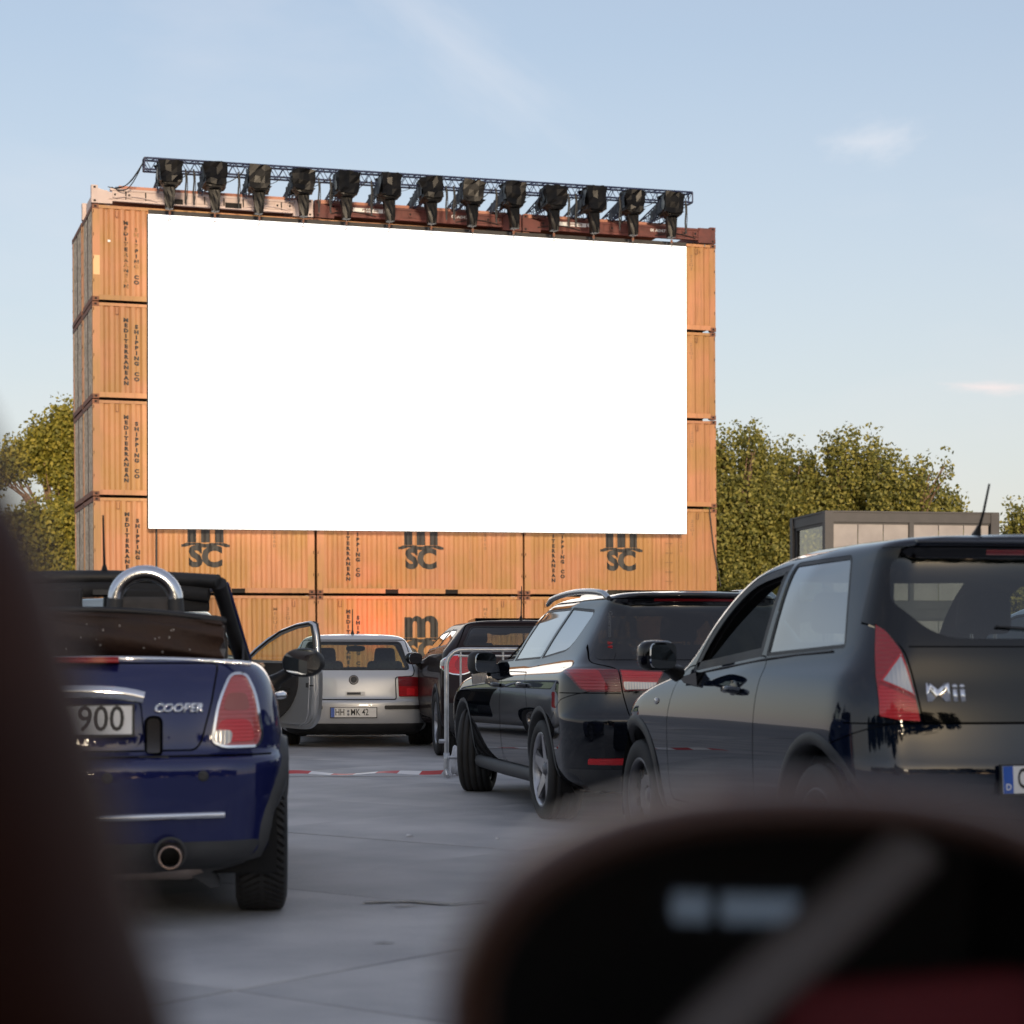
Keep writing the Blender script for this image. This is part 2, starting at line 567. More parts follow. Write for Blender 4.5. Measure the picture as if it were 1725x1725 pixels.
# ================================================================== container wall
WALL_A = Vector((-11.20, 52.55, 0.11))
W_ROT = Matrix.Rotation(R_(18.5), 4, 'Z') @ Matrix.Rotation(-0.006, 4, 'Y')
W_M = Matrix.Translation(WALL_A) @ W_ROT
CL, CW, CH = 6.058, 2.438, 2.591
PITCH, CGAP = 2.62, 0.05

def wall_place(o, s, out, z, extra=None):
    M = W_M @ Matrix.Translation((s, out, z))
    if extra: M = M @ extra
    o.matrix_world = M
    o.location = M.to_translation()
    o.rotation_euler = M.to_euler()

def mat_container():
    m = mat('ochre container paint', (0.6, 0.3, 0.1), 0.5)
    b = m.node_tree.nodes['Principled BSDF']
    tc = N(m, 'ShaderNodeTexCoord'); oi = N(m, 'ShaderNodeObjectInfo')
    cmb = N(m, 'ShaderNodeCombineXYZ')
    ad = N(m, 'ShaderNodeVectorMath', operation='ADD')
    sc = N(m, 'ShaderNodeVectorMath', operation='SCALE'); sc.inputs['Scale'].default_value = 17
    for k in range(3): L(m, oi.outputs['Random'], cmb.inputs[k])
    L(m, cmb.outputs[0], sc.inputs[0]); L(m, tc.outputs['Object'], ad.inputs[0]); L(m, sc.outputs[0], ad.inputs[1])
    n1 = N(m, 'ShaderNodeTexNoise'); n1.inputs['Scale'].default_value = 0.8; n1.inputs['Detail'].default_value = 5
    L(m, ad.outputs[0], n1.inputs['Vector'])
    rp = N(m, 'ShaderNodeValToRGB')
    rp.color_ramp.elements[0].position = 0.38; rp.color_ramp.elements[0].color = (0.375, 0.193, 0.062, 1)
    rp.color_ramp.elements[1].position = 0.62; rp.color_ramp.elements[1].color = (0.46, 0.203, 0.096, 1)
    L(m, n1.outputs['Fac'], rp.inputs['Fac'])
    # vertical weather streaks
    mp = N(m, 'ShaderNodeMapping'); mp.inputs['Scale'].default_value = (7, 7, 0.35)
    L(m, ad.outputs[0], mp.inputs['Vector'])
    n2 = N(m, 'ShaderNodeTexNoise'); n2.inputs['Scale'].default_value = 1.6; n2.inputs['Detail'].default_value = 6; n2.inputs['Roughness'].default_value = 0.65
    L(m, mp.outputs[0], n2.inputs['Vector'])
    r2 = N(m, 'ShaderNodeValToRGB')
    r2.color_ramp.elements[0].position = 0.50; r2.color_ramp.elements[0].color = (0, 0, 0, 1)
    r2.color_ramp.elements[1].position = 0.75; r2.color_ramp.elements[1].color = (0.55, 0.55, 0.55, 1)
    L(m, n2.outputs['Fac'], r2.inputs['Fac'])
    mx = N(m, 'ShaderNodeMix', data_type='RGBA'); mx.inputs['B'].default_value = (0.20, 0.085, 0.035, 1)
    L(m, r2.outputs['Color'], mx.inputs['Factor']); L(m, rp.outputs['Color'], mx.inputs['A'])
    # rust specks
    n3 = N(m, 'ShaderNodeTexNoise'); n3.inputs['Scale'].default_value = 5.5; n3.inputs['Detail'].default_value = 8; n3.inputs['Roughness'].default_value = 0.7
    L(m, ad.outputs[0], n3.inputs['Vector'])
    r3 = N(m, 'ShaderNodeValToRGB')
    r3.color_ramp.elements[0].position = 0.68; r3.color_ramp.elements[0].color = (0, 0, 0, 1)
    r3.color_ramp.elements[1].position = 0.74; r3.color_ramp.elements[1].color = (0.85, 0.85, 0.85, 1)
    L(m, n3.outputs['Fac'], r3.inputs['Fac'])
    mx2 = N(m, 'ShaderNodeMix', data_type='RGBA'); mx2.inputs['B'].default_value = (0.15, 0.05, 0.025, 1)
    L(m, r3.outputs['Color'], mx2.inputs['Factor']); L(m, mx.outputs['Result'], mx2.inputs['A'])
    hv = N(m, 'ShaderNodeHueSaturation')
    mr = N(m, 'ShaderNodeMapRange'); mr.inputs['To Min'].default_value = 0.86; mr.inputs['To Max'].default_value = 1.06
    L(m, oi.outputs['Random'], mr.inputs['Value']); L(m, mr.outputs['Result'], hv.inputs['Value'])
    L(m, mx2.outputs['Result'], hv.inputs['Color'])
    L(m, hv.outputs['Color'], b.inputs['Base Color'])
    b.inputs['Roughness'].default_value = 0.55
    return m

N_COR = 20
PX0, PX1 = 0.20, CL - 0.20
def corr_breaks():
    per = (PX1 - PX0) / N_COR
    br = [PX0]
    for i in range(N_COR):
        x = PX0 + i * per
        br += [x + per * 0.30, x + per * 0.52, x + per * 0.78, x + per]
    return br
BR = corr_breaks()
def corr_depth(x):
    per = (PX1 - PX0) / N_COR
    u = ((x - PX0) % per) / per
    if x <= PX0 or x >= PX1: return 0.0
    D = 0.045
    if u < 0.30: return 0.0
    if u < 0.52: return D * (u - 0.30) / 0.22
    if u < 0.78: return D
    return D * (1 - (u - 0.78) / 0.22)

PANEL_Y = 0.022
def conform(me, x0, z0, lift=0.004):
    """a flat XY lettering mesh laid on the corrugated front of a container"""
    bm = bmesh.new(); bm.from_mesh(me)
    for v in bm.verts: v.co = Vector((v.co.x + x0, 0, v.co.y + z0))
    xs = [v.co.x for v in bm.verts]
    a, c = min(xs), max(xs)
    for b in BR:
        if a < b < c:
            g = bm.verts[:] + bm.edges[:] + bm.faces[:]
            bmesh.ops.bisect_plane(bm, geom=g, dist=1e-5, plane_co=(b, 0, 0), plane_no=(1, 0, 0))
    for v in bm.verts: v.co.y = PANEL_Y + corr_depth(v.co.x) - lift
    bmesh.ops.recalc_face_normals(bm, faces=bm.faces)
    for f in bm.faces:
        if f.normal.y > 0: f.normal_flip()
    out = bpy.data.meshes.new('lettering')
    bm.to_mesh(out); bm.free()
    return out

def logo_m():
    # bold lower-case m: outline with two arched counters open at the foot
    w, h = 0.50, 0.60
    out = [(-w, 0), (-w, h - 0.02), (-w + 0.20, h - 0.02), (-w + 0.22, h - 0.06)]
    out += arc(-0.13, h - 0.17, 0.17, 0.19, math.pi * 0.75, math.pi * 0.18, 7)
    out += arc(0.25, h - 0.19, 0.25, 0.21, math.pi * 0.78, 0, 9)
    out += [(w, 0), (w - 0.24, 0)]
    out += arc(0.19, h - 0.22, 0.07, 0.09, 0, math.pi, 7)
    out += [(0.12, 0), (-0.12, 0)]
    out += arc(-0.19, h - 0.22, 0.07, 0.09, 0, math.pi, 7)
    out += [(-0.26, 0)]
    return out
def logo_wave():
    top = []; bot = []
    n = 48
    for i in range(n + 1):
        x = -0.66 + 1.32 * i / n
        zz = 0.035 * math.cos(x / 0.66 * math.pi * 2.0 + math.pi) - 0.05
        k = 0.05 if abs(x) < 0.6 else 0.035
        top.append((x, min(zz + k, -0.004))); bot.append((x, zz - k))
    return top + bot[::-1]

def build_containers():
    MC = mat_container()
    M_rust = noisy('rusty steel', (0.12, 0.045, 0.025), (0.24, 0.10, 0.055), 7, rough=(0.6, 0.85))
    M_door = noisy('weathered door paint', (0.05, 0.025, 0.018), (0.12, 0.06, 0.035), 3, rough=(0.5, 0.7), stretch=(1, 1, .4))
    M_bar = noisy('galvanised bar', (0.13, 0.128, 0.126), (0.24, 0.24, 0.24), 9, rough=(0.4, 0.6), metal=0.3)
    M_gap = mat('dark underside', (0.012, 0.010, 0.009), 0.9)
    M_letter = noisy('worn black lettering', (0.016, 0.016, 0.015), (0.028, 0.026, 0.024), 6, rough=(0.5, 0.7))
    M_fade = noisy('faded lettering', (0.17, 0.10, 0.05), (0.28, 0.15, 0.07), 8, rough=(0.6, 0.8))
    # ---- shared meshes
    mb = MB()
    zb, zt = 0.16, CH - 0.09
    vs_ = []
    for x in BR: vs_ += [(x, PANEL_Y + corr_depth(x), zb), (x, PANEL_Y + corr_depth(x), zt)]
    mb.add(vs_, [(2 * i, 2 * i + 2, 2 * i + 3, 2 * i + 1) for i in range(len(BR) - 1)])
    side = mb.mesh('side_panel', MC)
    mb = MB()
    vs_ = []
    for x in BR: vs_ += [(x, CW - PANEL_Y - corr_depth(x), zb), (x, CW - PANEL_Y - corr_depth(x), zt)]
    mb.add(vs_, [(2 * i, 2 * i + 1, 2 * i + 3, 2 * i + 2) for i in range(len(BR) - 1)])
    back = mb.mesh('rear_panel', MC)
    mb = MB(); mb.bbox((0.17, 0.004, CH - 0.10), (CL - 0.17, 0.07, CH - 0.02)); mb.bbox((0.17, CW - 0.07, CH - 0.10), (CL - 0.17, CW - 0.004, CH - 0.02))
    toprail = mb.mesh('top_rail', MC)
    def bottom_rail(pockets):
        mb = MB()
        if pockets:
            a, b_, c, d = 1.96, 2.34, CL - 2.34, CL - 1.96
            for x0, x1 in ((0.17, a), (b_, c), (d, CL - 0.17)): mb.bbox((x0, 0.0, 0.03), (x1, 0.06, 0.165))
            for x0, x1 in ((a, b_), (c, d)):
                mb.bbox((x0, 0.004, 0.145), (x1, 0.06, 0.165)); mb.bbox((x0, 0.05, 0.03), (x1, 0.12, 0.145), 1)
        else:
            mb.bbox((0.17, 0.0, 0.03), (CL - 0.17, 0.06, 0.165))
        mb.bbox((0.17, CW - 0.06, 0.03), (CL - 0.17, CW, 0.165))
        return mb.mesh('bottom_rail', [MC, M_gap])
    br_plain, br_pocket = bottom_rail(False), bottom_rail(True)
    mb = MB(); mb.bbox((0.01, 0.008, 0.12), (0.205, 0.16, CH - 0.12))
    for z in np.arange(0.45, 2.4, 0.62): mb.bbox((0.004, 0.03, z), (0.012, 0.07, z + 0.07), 1)
    for z in np.arange(0.5, 2.4, 0.62): mb.bbox((0.03, -0.002, z), (0.045, 0.01, z + 0.08), 1)
    post = mb.mesh('corner_post', [MC, M_gap])
    mb = MB()
    mb.bbox((-0.0, 0.0, 0.0), (0.178, 0.162, 0.118))
    mb.box((0.09, -0.001, 0.06), (0.06, 0.006, 0.055), None, 1)
    mb.box((-0.001, 0.08, 0.06), (0.006, 0.055, 0.055), None, 1)
    cast = mb.mesh('corner_casting', [M_rust, M_gap])
    mb = MB(); mb.bbox((0.10, 0.05, CH - 0.05), (CL - 0.10, CW - 0.05, CH - 0.03)); roofm = mb.mesh('roof', MC)
    mb = MB(); mb.bbox((0.10, 0.03, 0.10), (CL - 0.10, CW - 0.03, 0.14)); mb.bbox((0.19, 0.55, -0.045), (CL - 0.19, 0.70, 0.10)); floorm = mb.mesh('floor', M_gap)
    # ---- door end (x = 0)
    mb = MB()
    for k in range(5):
        z0 = 0.20 + k * 0.455
        mb.bbox((0.03, 0.0, z0), (0.055, 1.03, z0 + 0.43)); 
    mb.bbox((0.05, 0.0, 0.17), (0.075, 1.05, 2.45))
    leaf = mb.mesh('door_leaf', M_door)
    mb = MB()
    mb.tube([(0, 0, 0.14), (0, 0, 2.48)], 0.017, 8)
    for z in (0.5, 1.15, 1.8, 2.2): mb.box((0.012, 0, z), (0.03, 0.07, 0.05))
    mb.box((0.005, 0.10, 1.0), (0.012, 0.18, 0.03))
    bar = mb.mesh('locking_bar', M_bar)
    mb = MB(); mb.bbox((0.0, 0.16, 0.02), (0.10, CW - 0.16, 0.15)); dsill = mb.mesh('door_sill', M_rust)
    mb = MB(); mb.bbox((0.0, 0.16, CH - 0.12), (0.10, CW - 0.16, CH - 0.01)); dhead = mb.mesh('door_header', M_rust)
    # lettering meshes
    def stack(word, x, ztop, pitch, size, bold):
        me = text_mesh('\n'.join(word), size, bold, line=pitch / size, sx=1.32)
        zs = [v.co.y for v in me.vertices]
        return conform(me, x, ztop - max(zs))
    med = stack('MEDITERRANEAN', 0.90, 2.19, 0.142, 0.136, 0.0085)
    shp = stack('SHIPPING', 1.18, 2.02, 0.142, 0.136, 0.0085)
    cco = stack('CO', 1.18, 2.02 - 9 * 0.142, 0.142, 0.136, 0.0085)
    num = stack('MEDU2260', 4.93, 2.25, 0.125, 0.12, 0.002)
    num2 = stack('22G1', 5.28, 2.25, 0.125, 0.12, 0.002)
    lm = curve_fill_mesh([logo_m()]); lm = conform(lm, 3.02, 1.40)
    lw = curve_fill_mesh([logo_wave()]); lw = conform(lw, 3.02, 1.395)
    sc = text_mesh('SC', 0.76, 0.040, spacing=0.98, sx=1.04); sc = conform(sc, 3.02, 0.99)
    for me in (med, shp, cco, lm, lw, sc): me.materials.append(M_letter)
    for me in (num, num2): me.materials.append(M_fade)
    mb = MB(); mb.bbox((0, -0.004, 0), (0.012, 0.004, 0.17)); mb.bbox((0.07, -0.004, 0), (0.082, 0.004, 0.17)); mb.bbox((0.012, -0.004, 0), (0.07, 0.004, 0.012))
    lashing = mb.mesh('lashing_ring', M_rust)

    def container(name_label, s, out, z, letters=True, logo=True, doors=False, pockets=False):
        t = thing('shipping_container', name_label, 'shipping container', group='ochre shipping containers stacked as a wall')
        rv = random.Random(int(s * 31 + z * 17 + out * 5))
        wall_place(t, s + rv.uniform(-.012, .012), out + rv.uniform(-.012, .012), z, Matrix.Rotation(rv.uniform(-.0012, .0012), 4, 'Z'))
        part('side_panel', side, t); part('rear_panel', back, t)
        part('top_rail', toprail, t); part('bottom_rail', br_pocket if pockets else br_plain, t)
        part('roof', roofm, t); part('floor', floorm, t)
        for x, y, sx, sy in ((0, 0, 1, 1), (CL, 0, -1, 1), (0, CW, 1, -1), (CL, CW, -1, -1)):
            o = part('corner_post', post, t, loc=(x, y, 0)); o.scale = (sx, sy, 1)
            for zz in (0, CH - 0.118):
                o = part('corner_casting', cast, t, loc=(x, y, zz)); o.scale = (sx, sy, 1)
        if letters:
            part('lettering', med, t); part('lettering', shp, t); part('lettering', cco, t); part('lettering', num, t, label='faded number down the panel'); part('lettering', num2, t)
            part('lashing_ring', lashing, t, loc=(0.62, PANEL_Y - 0.006, CH - 0.32)); part('lashing_ring', lashing, t, loc=(CL - 0.66, PANEL_Y - 0.006, CH - 0.32))
        if logo:
            l = part('logo', lm, t); part('logo_wave', lw, l); part('logo_lettering', sc, l)
        if doors:
            part('door_sill', dsill, t); part('door_header', dhead, t)
            for y in (0.16, 1.23):
                lf = part('door_leaf', leaf, t, loc=(0, y, 0))
                for k in (0.26, 0.55, 0.84): part('locking_bar', bar, lf, loc=(0.02, k - 0.02, 0))
        else:
            mb_ = MB()
        return t
    rows = ['at ground level', 'in the second row up', 'in the middle row', 'in the fourth row up', 'in the top row']
    cols = ['left', 'middle', 'right']
    lab = {
        (0, 0): 'ochre container at ground level behind the open silver car door',
        (1, 0): 'ochre container at ground level with full black msc logo above the silver hatchback roof',
        (2, 0): 'ochre container at ground level behind the black estate car and black city car',
        (0, 1): 'ochre container in second row with a dark hanging cable and a cut msc logo',
        (1, 1): 'ochre container under the centre of the screen, cut msc logo and full forklift pockets',
        (2, 1): 'ochre container in second row with ladder marks beside its cut msc logo',
        (0, 2): 'third container from the ground in the column with MEDITERRANEAN lettering beside the screen',
        (1, 2): 'ochre container hidden behind the middle of the white screen, third from the ground',
        (2, 2): 'third container from the ground in the column nearest the poplars, beside the screen',
        (0, 3): 'fourth container from the ground in the column with MEDITERRANEAN lettering beside the screen',
        (1, 3): 'ochre container hidden behind the middle of the white screen, fourth from the ground',
        (2, 3): 'fourth container from the ground in the column nearest the poplars, beside the screen',
        (0, 4): 'topmost ochre container with a pale square patch, under the pale grey rack',
        (1, 4): 'topmost ochre container in the middle, only its top edge showing above the screen',
        (2, 4): 'topmost ochre container in the column nearest the poplars, under the end maroon rack',
    }
    first = None
    for c in range(3):
        for r in range(5):
            t = container(lab[(c, r)], c * (CL + CGAP), 0, r * PITCH, True, r < 3, c == 0, r == 1 and c < 2)
            if (c, r) == (0, 4):
                for ch in list(t.children):
                    if ch.name.startswith('lettering') and ch.data in (med, shp):
                        ch.data = ch.data.copy(); ch.data.materials[0] = noisy('patchy worn lettering', (.02, .018, .015), (.30, .155, .055), 7, rough=(.5, .7), lo=.46, hi=.54); ch['label'] = 'faded patchy lettering'
                mb = MB(); mb.bbox((0.03, 0.003, 0.70), (0.20, 0.0075, 1.22)); mb.build('repair_patch', noisy('pale patch paint', (0.70, 0.42, 0.20), (0.74, 0.45, 0.22), 3), t)
                mb = MB(); mb.box((0.45, 0.014, 1.62), (0.07, 0.012, 0.06)); mb.build('sticker', M_white_print, t)
            if (c, r) == (2, 1):
                mb = MB()
                for k in range(8): mb.box((4.52, 0.014, 0.42 + 0.28 * k), (0.24, 0.012, 0.018))
                mb.bbox((4.515, 0.012, 0.3), (4.527, 0.016, 2.5))
                mb.build('ladder_mark', M_fade, t)
    for r in range(5):
        t = container('end doors of the rear container ' + ['at ground level, behind the blue convertible', 'second up on the dark flank', 'third up on the dark flank', 'fourth up on the dark flank', 'topmost on the dark flank'][r],
                      0, CW + 0.04, r * PITCH, False, False, True)
    # twist locks between the corners of stacked containers
    mb = MB(); mb.box((0.09, 0.08, -0.014), (0.10, 0.09, 0.028))
    return MC, M_rust, M_bar, M_gap

# ================================================================== roof of the wall: racks, truss, covered winches
def build_top(MC, M_rust, M_bar, M_gap):
    Z0 = 5 * PITCH
    M_pale = noisy('chalky pale paint', (0.50, 0.40, 0.37), (0.62, 0.51, 0.47), 2.2, 8, rough=(0.6, 0.8))
    M_maroon = noisy('maroon paint', (0.085, 0.022, 0.018), (0.14, 0.038, 0.03), 3, 8, rough=(0.5, 0.75))
    M_plank = noisy('orange plank', (0.40, 0.17, 0.115), (0.55, 0.27, 0.19), 3, 6, rough=(0.7, 0.85), stretch=(.3, 3, 3))
    M_truss = noisy('navy truss steel', (0.007, 0.014, 0.055), (0.012, 0.022, 0.075), 6, rough=(0.35, 0.5))
    def rack(label, s, m, ml, pale):
        t = thing('flat_rack', label, 'flat rack', group='folded flat racks on top of the containers')
        wall_place(t, s, 0, Z0)
        # main side beam with web and flange
        mb = MB()
        mb.bbox((0.55, 0.03, 0.15), (CL - 0.55, 0.12, 0.40)); mb.bbox((0.50, 0.0, 0.36), (CL - 0.5, 0.16, 0.42)); mb.bbox((0.4, 0.015, 0.08), (CL - 0.4, 0.15, 0.14))
        mb.bbox((0.55, CW - 0.12, 0.08), (CL - 0.55, CW - 0.03, 0.42))
        mb.build('side_beam', m, t)
        mb = MB()
        for x in np.linspace(0.9, CL - 0.9, 9): mb.bbox((x, 0.02, 0.14), (x + 0.03, 0.029, 0.36))
        mb.bbox((2.0, 0.0, 0.10), (2.45, 0.024, 0.24)); mb.bbox((CL - 2.45, 0.0, 0.10), (CL - 2.0, 0.024, 0.24))
        mb.build('beam_stiffener', M_gap if pale else m, t)
        for x0, x1 in ((0.0, 0.55), (CL - 0.55, CL)):
            mb = MB()
            mb.prism([(x0, 0.0), (x1, 0.0), (x1, 0.30 if x0 == 0 else 0.44), (x0, 0.44 if x0 == 0 else 0.44)], 0.0, 0.22)
            mb.prism([(x0, 0.0), (x1, 0.0), (x1, 0.34), (x0, 0.44)], CW - 0.22, CW)
            mb.bbox((x0 + 0.1, 0.215, 0.12), (x1 - 0.1, CW - 0.215, 0.40))
            mb.build('end_frame', m, t)
        cst = MB()
        cst.bbox((-0.004, -0.006, 0.0), (0.17, 0.16, 0.118)); cst.bbox((0.02, -0.004, 0.118), (0.15, 0.14, 0.36)); cst.bbox((-0.004, -0.006, 0.36), (0.17, 0.16, 0.478))
        cst.box((0.085, -0.008, 0.06), (0.06, 0.008, 0.055), None, 1); cst.box((0.085, -0.008, 0.42), (0.06, 0.008, 0.055), None, 1)
        cm = cst.mesh('corner_casting', [m, M_gap])
        part('corner_casting', cm, t); o = part('corner_casting', cm, t, loc=(CL, 0, 0)); o.scale = (-1, 1, 1)
        o = part('corner_casting', cm, t, loc=(0, CW, 0)); o.scale = (1, -1, 1)
        # hinge plates with bolts
        mb = MB()
        for x in (0.62, 1.0, 2.75, 3.3, 5.05, 5.4):
            mb.box((x, -0.006, 0.25), (0.12, 0.02, 0.14)); mb.box((x, -0.02, 0.25), (0.05, 0.02, 0.05), None, 1)
        mb.build('hinge_plate', [m, M_gap], t)
        mb = MB(); mb.tube([(0.45 + i * 0.13, -0.02, 0.12 + 0.10 * math.sin(math.pi * i / 10)) for i in range(11)], 0.013, 6)
        mb.tube([(4.1 + i * 0.13, -0.02, 0.12 + 0.10 * math.sin(math.pi * i / 10)) for i in range(11)], 0.013, 6)
        mb.build('cable', M_pale if pale else M_gap, t)
        # deck boards
        for k in range(3):
            mb = MB(); mb.bbox((0.75 if s < 1 else 0.1, 0.18 + k * 0.66, 0.43), (CL - (0.1 if s < 12 else 1.2), 0.82 + k * 0.66, 0.54)); mb.build('plank', M_plank, t)
        if not pale:
            pl = MB(); pl.bbox((1.1, 0.022, 0.235), (2.1, 0.029, 0.345)); pl.build('nameplate', M_white_print, t)
            tm = text_mesh('PWHU 226', 0.10, 0.002); reface(tm, lambda x, y: (x + 1.6, 0.018, y + 0.29)); part('nameplate_lettering', tm, t, M_maroon)
            tm = text_mesh('00A04773', 0.12, 0.002, sx=1.3); reface(tm, lambda x, y: (x + 4.3, 0.026, y + 0.28)); part('lettering', tm, t, M_white_print)
        return t
    rack('pale pinkish grey folded flat rack on top of the container stack', 0, M_pale, None, True)
    rack('maroon folded flat rack in the middle on top of the stack', CL + CGAP, M_maroon, None, False)
    rack('maroon folded flat rack at the poplar end on top of the stack', 2 * (CL + CGAP), M_maroon, None, False)

    # ---- long lattice truss
    def lattice(mb, p0, p1, hgt, dep, n, rc=0.022, rb=0.010):
        p0, p1 = Vector(p0), Vector(p1)
        u = (p1 - p0).normalized(); Lh = (p1 - p0).length
        up = Vector((0, 0, 1)); dv = u.cross(up).normalized()
        up2 = dv.cross(u)
        cs = [up2 * hgt / 2 + dv * dep / 2, up2 * hgt / 2 - dv * dep / 2, -up2 * hgt / 2 + dv * dep / 2, -up2 * hgt / 2 - dv * dep / 2]
        for c in cs: mb[0].tube([p0 + c, p1 + c], rc, 6)
        for i in range(n):
            a = p0 + u * (Lh * i / n); b = p0 + u * (Lh * (i + 0.5) / n); c = p0 + u * (Lh * (i + 1) / n)
            for k in (0, 1):
                mb[1].tube([a + cs[k], b + cs[k + 2]], rb, 4, caps=False); mb[1].tube([b + cs[k + 2], c + cs[k]], rb, 4, caps=False)
            mb[1].tube([a + cs[0], b + cs[1]], rb, 4, caps=False); mb[1].tube([b + cs[1], c + cs[0]], rb, 4, caps=False)
            mb[1].tube([a + cs[2], b + cs[3]], rb, 4, caps=False)
        for q in (p0, p1):
            mb[1].tube([q + cs[0], q + cs[2]], rc * .8, 5); mb[1].tube([q + cs[1], q + cs[3]], rc * .8, 5)
            mb[1].tube([q + cs[0], q + cs[1]], rc * .8, 5); mb[1].tube([q + cs[2], q + cs[3]], rc * .8, 5)
    t = thing('lattice_truss', 'long navy lattice truss running above the screen over the container stack', 'truss')
    wall_place(t, 0, 0, 0)
    a, b = MB(), MB()
    lattice((a, b), (1.31, -0.62, 14.06), (17.20, -0.62, 14.235), 0.30, 0.30, 46, 0.028, 0.011)
    a.build('chord', M_truss, t); b.build('brace', M_truss, t)
    # hanging cables at the truss's left end
    cb = thing('cable_bundle', 'black cables sagging from the truss end to the pale rack corner', 'cable')
    wall_place(cb, 0, 0, 0)
    for k, sag in enumerate((0.30, 0.38, 0.22)):
        mb = MB()
        P0, P1 = Vector((1.31, -0.6, 14.15)), Vector((0.45 + 0.1 * k, 0.1, 13.57))
        mb.tube([P0.lerp(P1, i / 12) - Vector((0, 0, sag * math.sin(math.pi * i / 12))) for i in range(13)], 0.014, 5)
        mb.build('cable', M_black_plastic, cb)

    # ---- 13 black-wrapped winch motors on outrigger trusses
    M_foil = noisy('black plastic sheet', (0.0025, 0.0025, 0.003), (0.006, 0.0055, 0.0055), 3, rough=(0.28, 0.45), spec=0.16)
    M_tarp = noisy('slate blue tarp', (0.045, 0.062, 0.085), (0.085, 0.11, 0.14), 4, rough=(0.4, 0.6), bump=0.4, bscale=9)
    def wrinkled(seed, d):
        bm = bmesh.new()
        bmesh.ops.create_cube(bm, size=1)
        bmesh.ops.subdivide_edges(bm, edges=bm.edges[:], cuts=3, use_grid_fill=True)
        bmesh.ops.triangulate(bm, faces=bm.faces[:])
        rr = np.random.default_rng(seed)
        ph = rr.uniform(0, 6.28, 12); fr = rr.uniform(2, 6, (12, 3)) * rr.choice([-1, 1], (12, 3))
        for v in bm.verts:
            p = np.array(v.co)
            q = p.copy()
            w = 0.0
            for k in range(12): w += abs(math.sin(fr[k] @ p + ph[k])) - 0.62
            edge = max(abs(p[0]), abs(p[2]))
            q *= 1 + 0.009 * w
            q[2] += 0.08 * (0.5 - abs(p[0])) * (1 if p[2] > 0 else -1.2)
            q[0] *= 1 + 0.12 * p[2]
            q += rr.normal(0, .034, 3) * (1 if abs(p[1]) > .3 else .7)
            v.co = Vector((q[0] * d[0], q[1] * d[1], q[2] * d[2]))
        me = bpy.data.meshes.new('plastic_cover')
        bm.to_mesh(me); bm.free(); me.materials.append(M_foil)
        return me
    tarp = None
    def tarp_mesh(seed):
        rr = random.Random(seed)
        mb = MB(); n = 16
        vs_ = []
        for i in range(n + 1):
            u = i / n
            y = -0.25 + 1.5 * u
            for k in range(6):
                v = k / 5
                z = 0.24 - 0.58 * u * 0.55 - v * (0.42 - 0.16 * u)
                x = -0.30 + 0.035 * math.sin(u * 40 + v * 3 + seed) + 0.02 * math.sin(u * 77)
                vs_.append((x, y, z))
        fs = [(i * 6 + k, (i + 1) * 6 + k, (i + 1) * 6 + k + 1, i * 6 + k + 1) for i in range(n) for k in range(5)]
        mb.add(vs_, fs, 0, True)
        return mb.mesh('tarp', M_tarp)
    # outrigger arm (built once)
    a = MB(); b = MB()
    lattice((a, b), (0, -0.15, 0.05), (0, 2.2, -0.10), 0.0001, 0.34, 6, 0.02, 0.010)
    # sloping side frames
    for sx in (-0.17, 0.17):
        top = [Vector((sx, -0.15, 0.28)), Vector((sx, 2.3, -0.12))]
        bot = [Vector((sx, -0.15, -0.32)), Vector((sx, 2.3, -0.26))]
        a.tube(top, 0.022, 6); a.tube(bot, 0.022, 6)
        for i in range(7):
            u0, u1 = i / 7, (i + 1) / 7
            b.tube([top[0].lerp(top[1], u0), bot[0].lerp(bot[1], u0)], 0.012, 4); b.tube([bot[0].lerp(bot[1], u0), top[0].lerp(top[1], u1)], 0.012, 4)
    arm_c, arm_b = a.mesh('arm_chord', M_truss), b.mesh('arm_brace', M_truss)
    mb = MB()
    mb.prism([(-0.16, 0.0), (0.16, 0.0), (0.11, -0.62), (-0.10, -0.62)], -0.10, 0.12)
    mb.prism([(-0.30, 0.12), (0.30, 0.12), (0.15, -0.05), (-0.15, -0.05)], -0.22, 0.2)
    bag = mb.mesh('chain_bag', M_foil)
    bm = bmesh.new(); bm.from_mesh(bag); bmesh.ops.subdivide_edges(bm, edges=bm.edges[:], cuts=3, use_grid_fill=True)
    rr = np.random.default_rng(2)
    for v in bm.verts: v.co += Vector(rr.uniform(-0.012, 0.012, 3))
    bm.to_mesh(bag); bm.free()
    mb = MB(); mb.tube([(0, 0.0, 0.0), (0, 0.0, -0.30)], 0.010, 6); mb.box((0, 0, -0.14), (0.05, 0.05, 0.09), None, 1); mb.tube([(0.02, 0, -0.28), (0.045, 0, -0.36)], 0.012, 5, 1); mb.tube([(-0.02, 0, -0.28), (-0.045, 0, -0.36)], 0.012, 5, 1)
    hook = mb.mesh('chain_hook', [M_bar, M_rust])
    mb = MB(); mb.tube([(0, 0, 0), (0.015, 0, -0.3), (-0.01, 0, -0.62), (0.01, 0, -0.95)], 0.024, 6); mb.tube([(0.04, 0, -0.1), (0.05, 0, -0.5), (0.03, 0, -0.8)], 0.012, 5)
    strap = mb.mesh('strap', M_black_plastic)
    covers = [wrinkled(20 + k, (0.60, 0.62, 0.60)) for k in range(5)]
    tarps = [tarp_mesh(k) for k in range(4)]
    ords = ['first', 'second', 'third', 'fourth', 'fifth', 'sixth', 'seventh', 'eighth', 'ninth', 'tenth', 'eleventh', 'twelfth', 'thirteenth']
    base = None
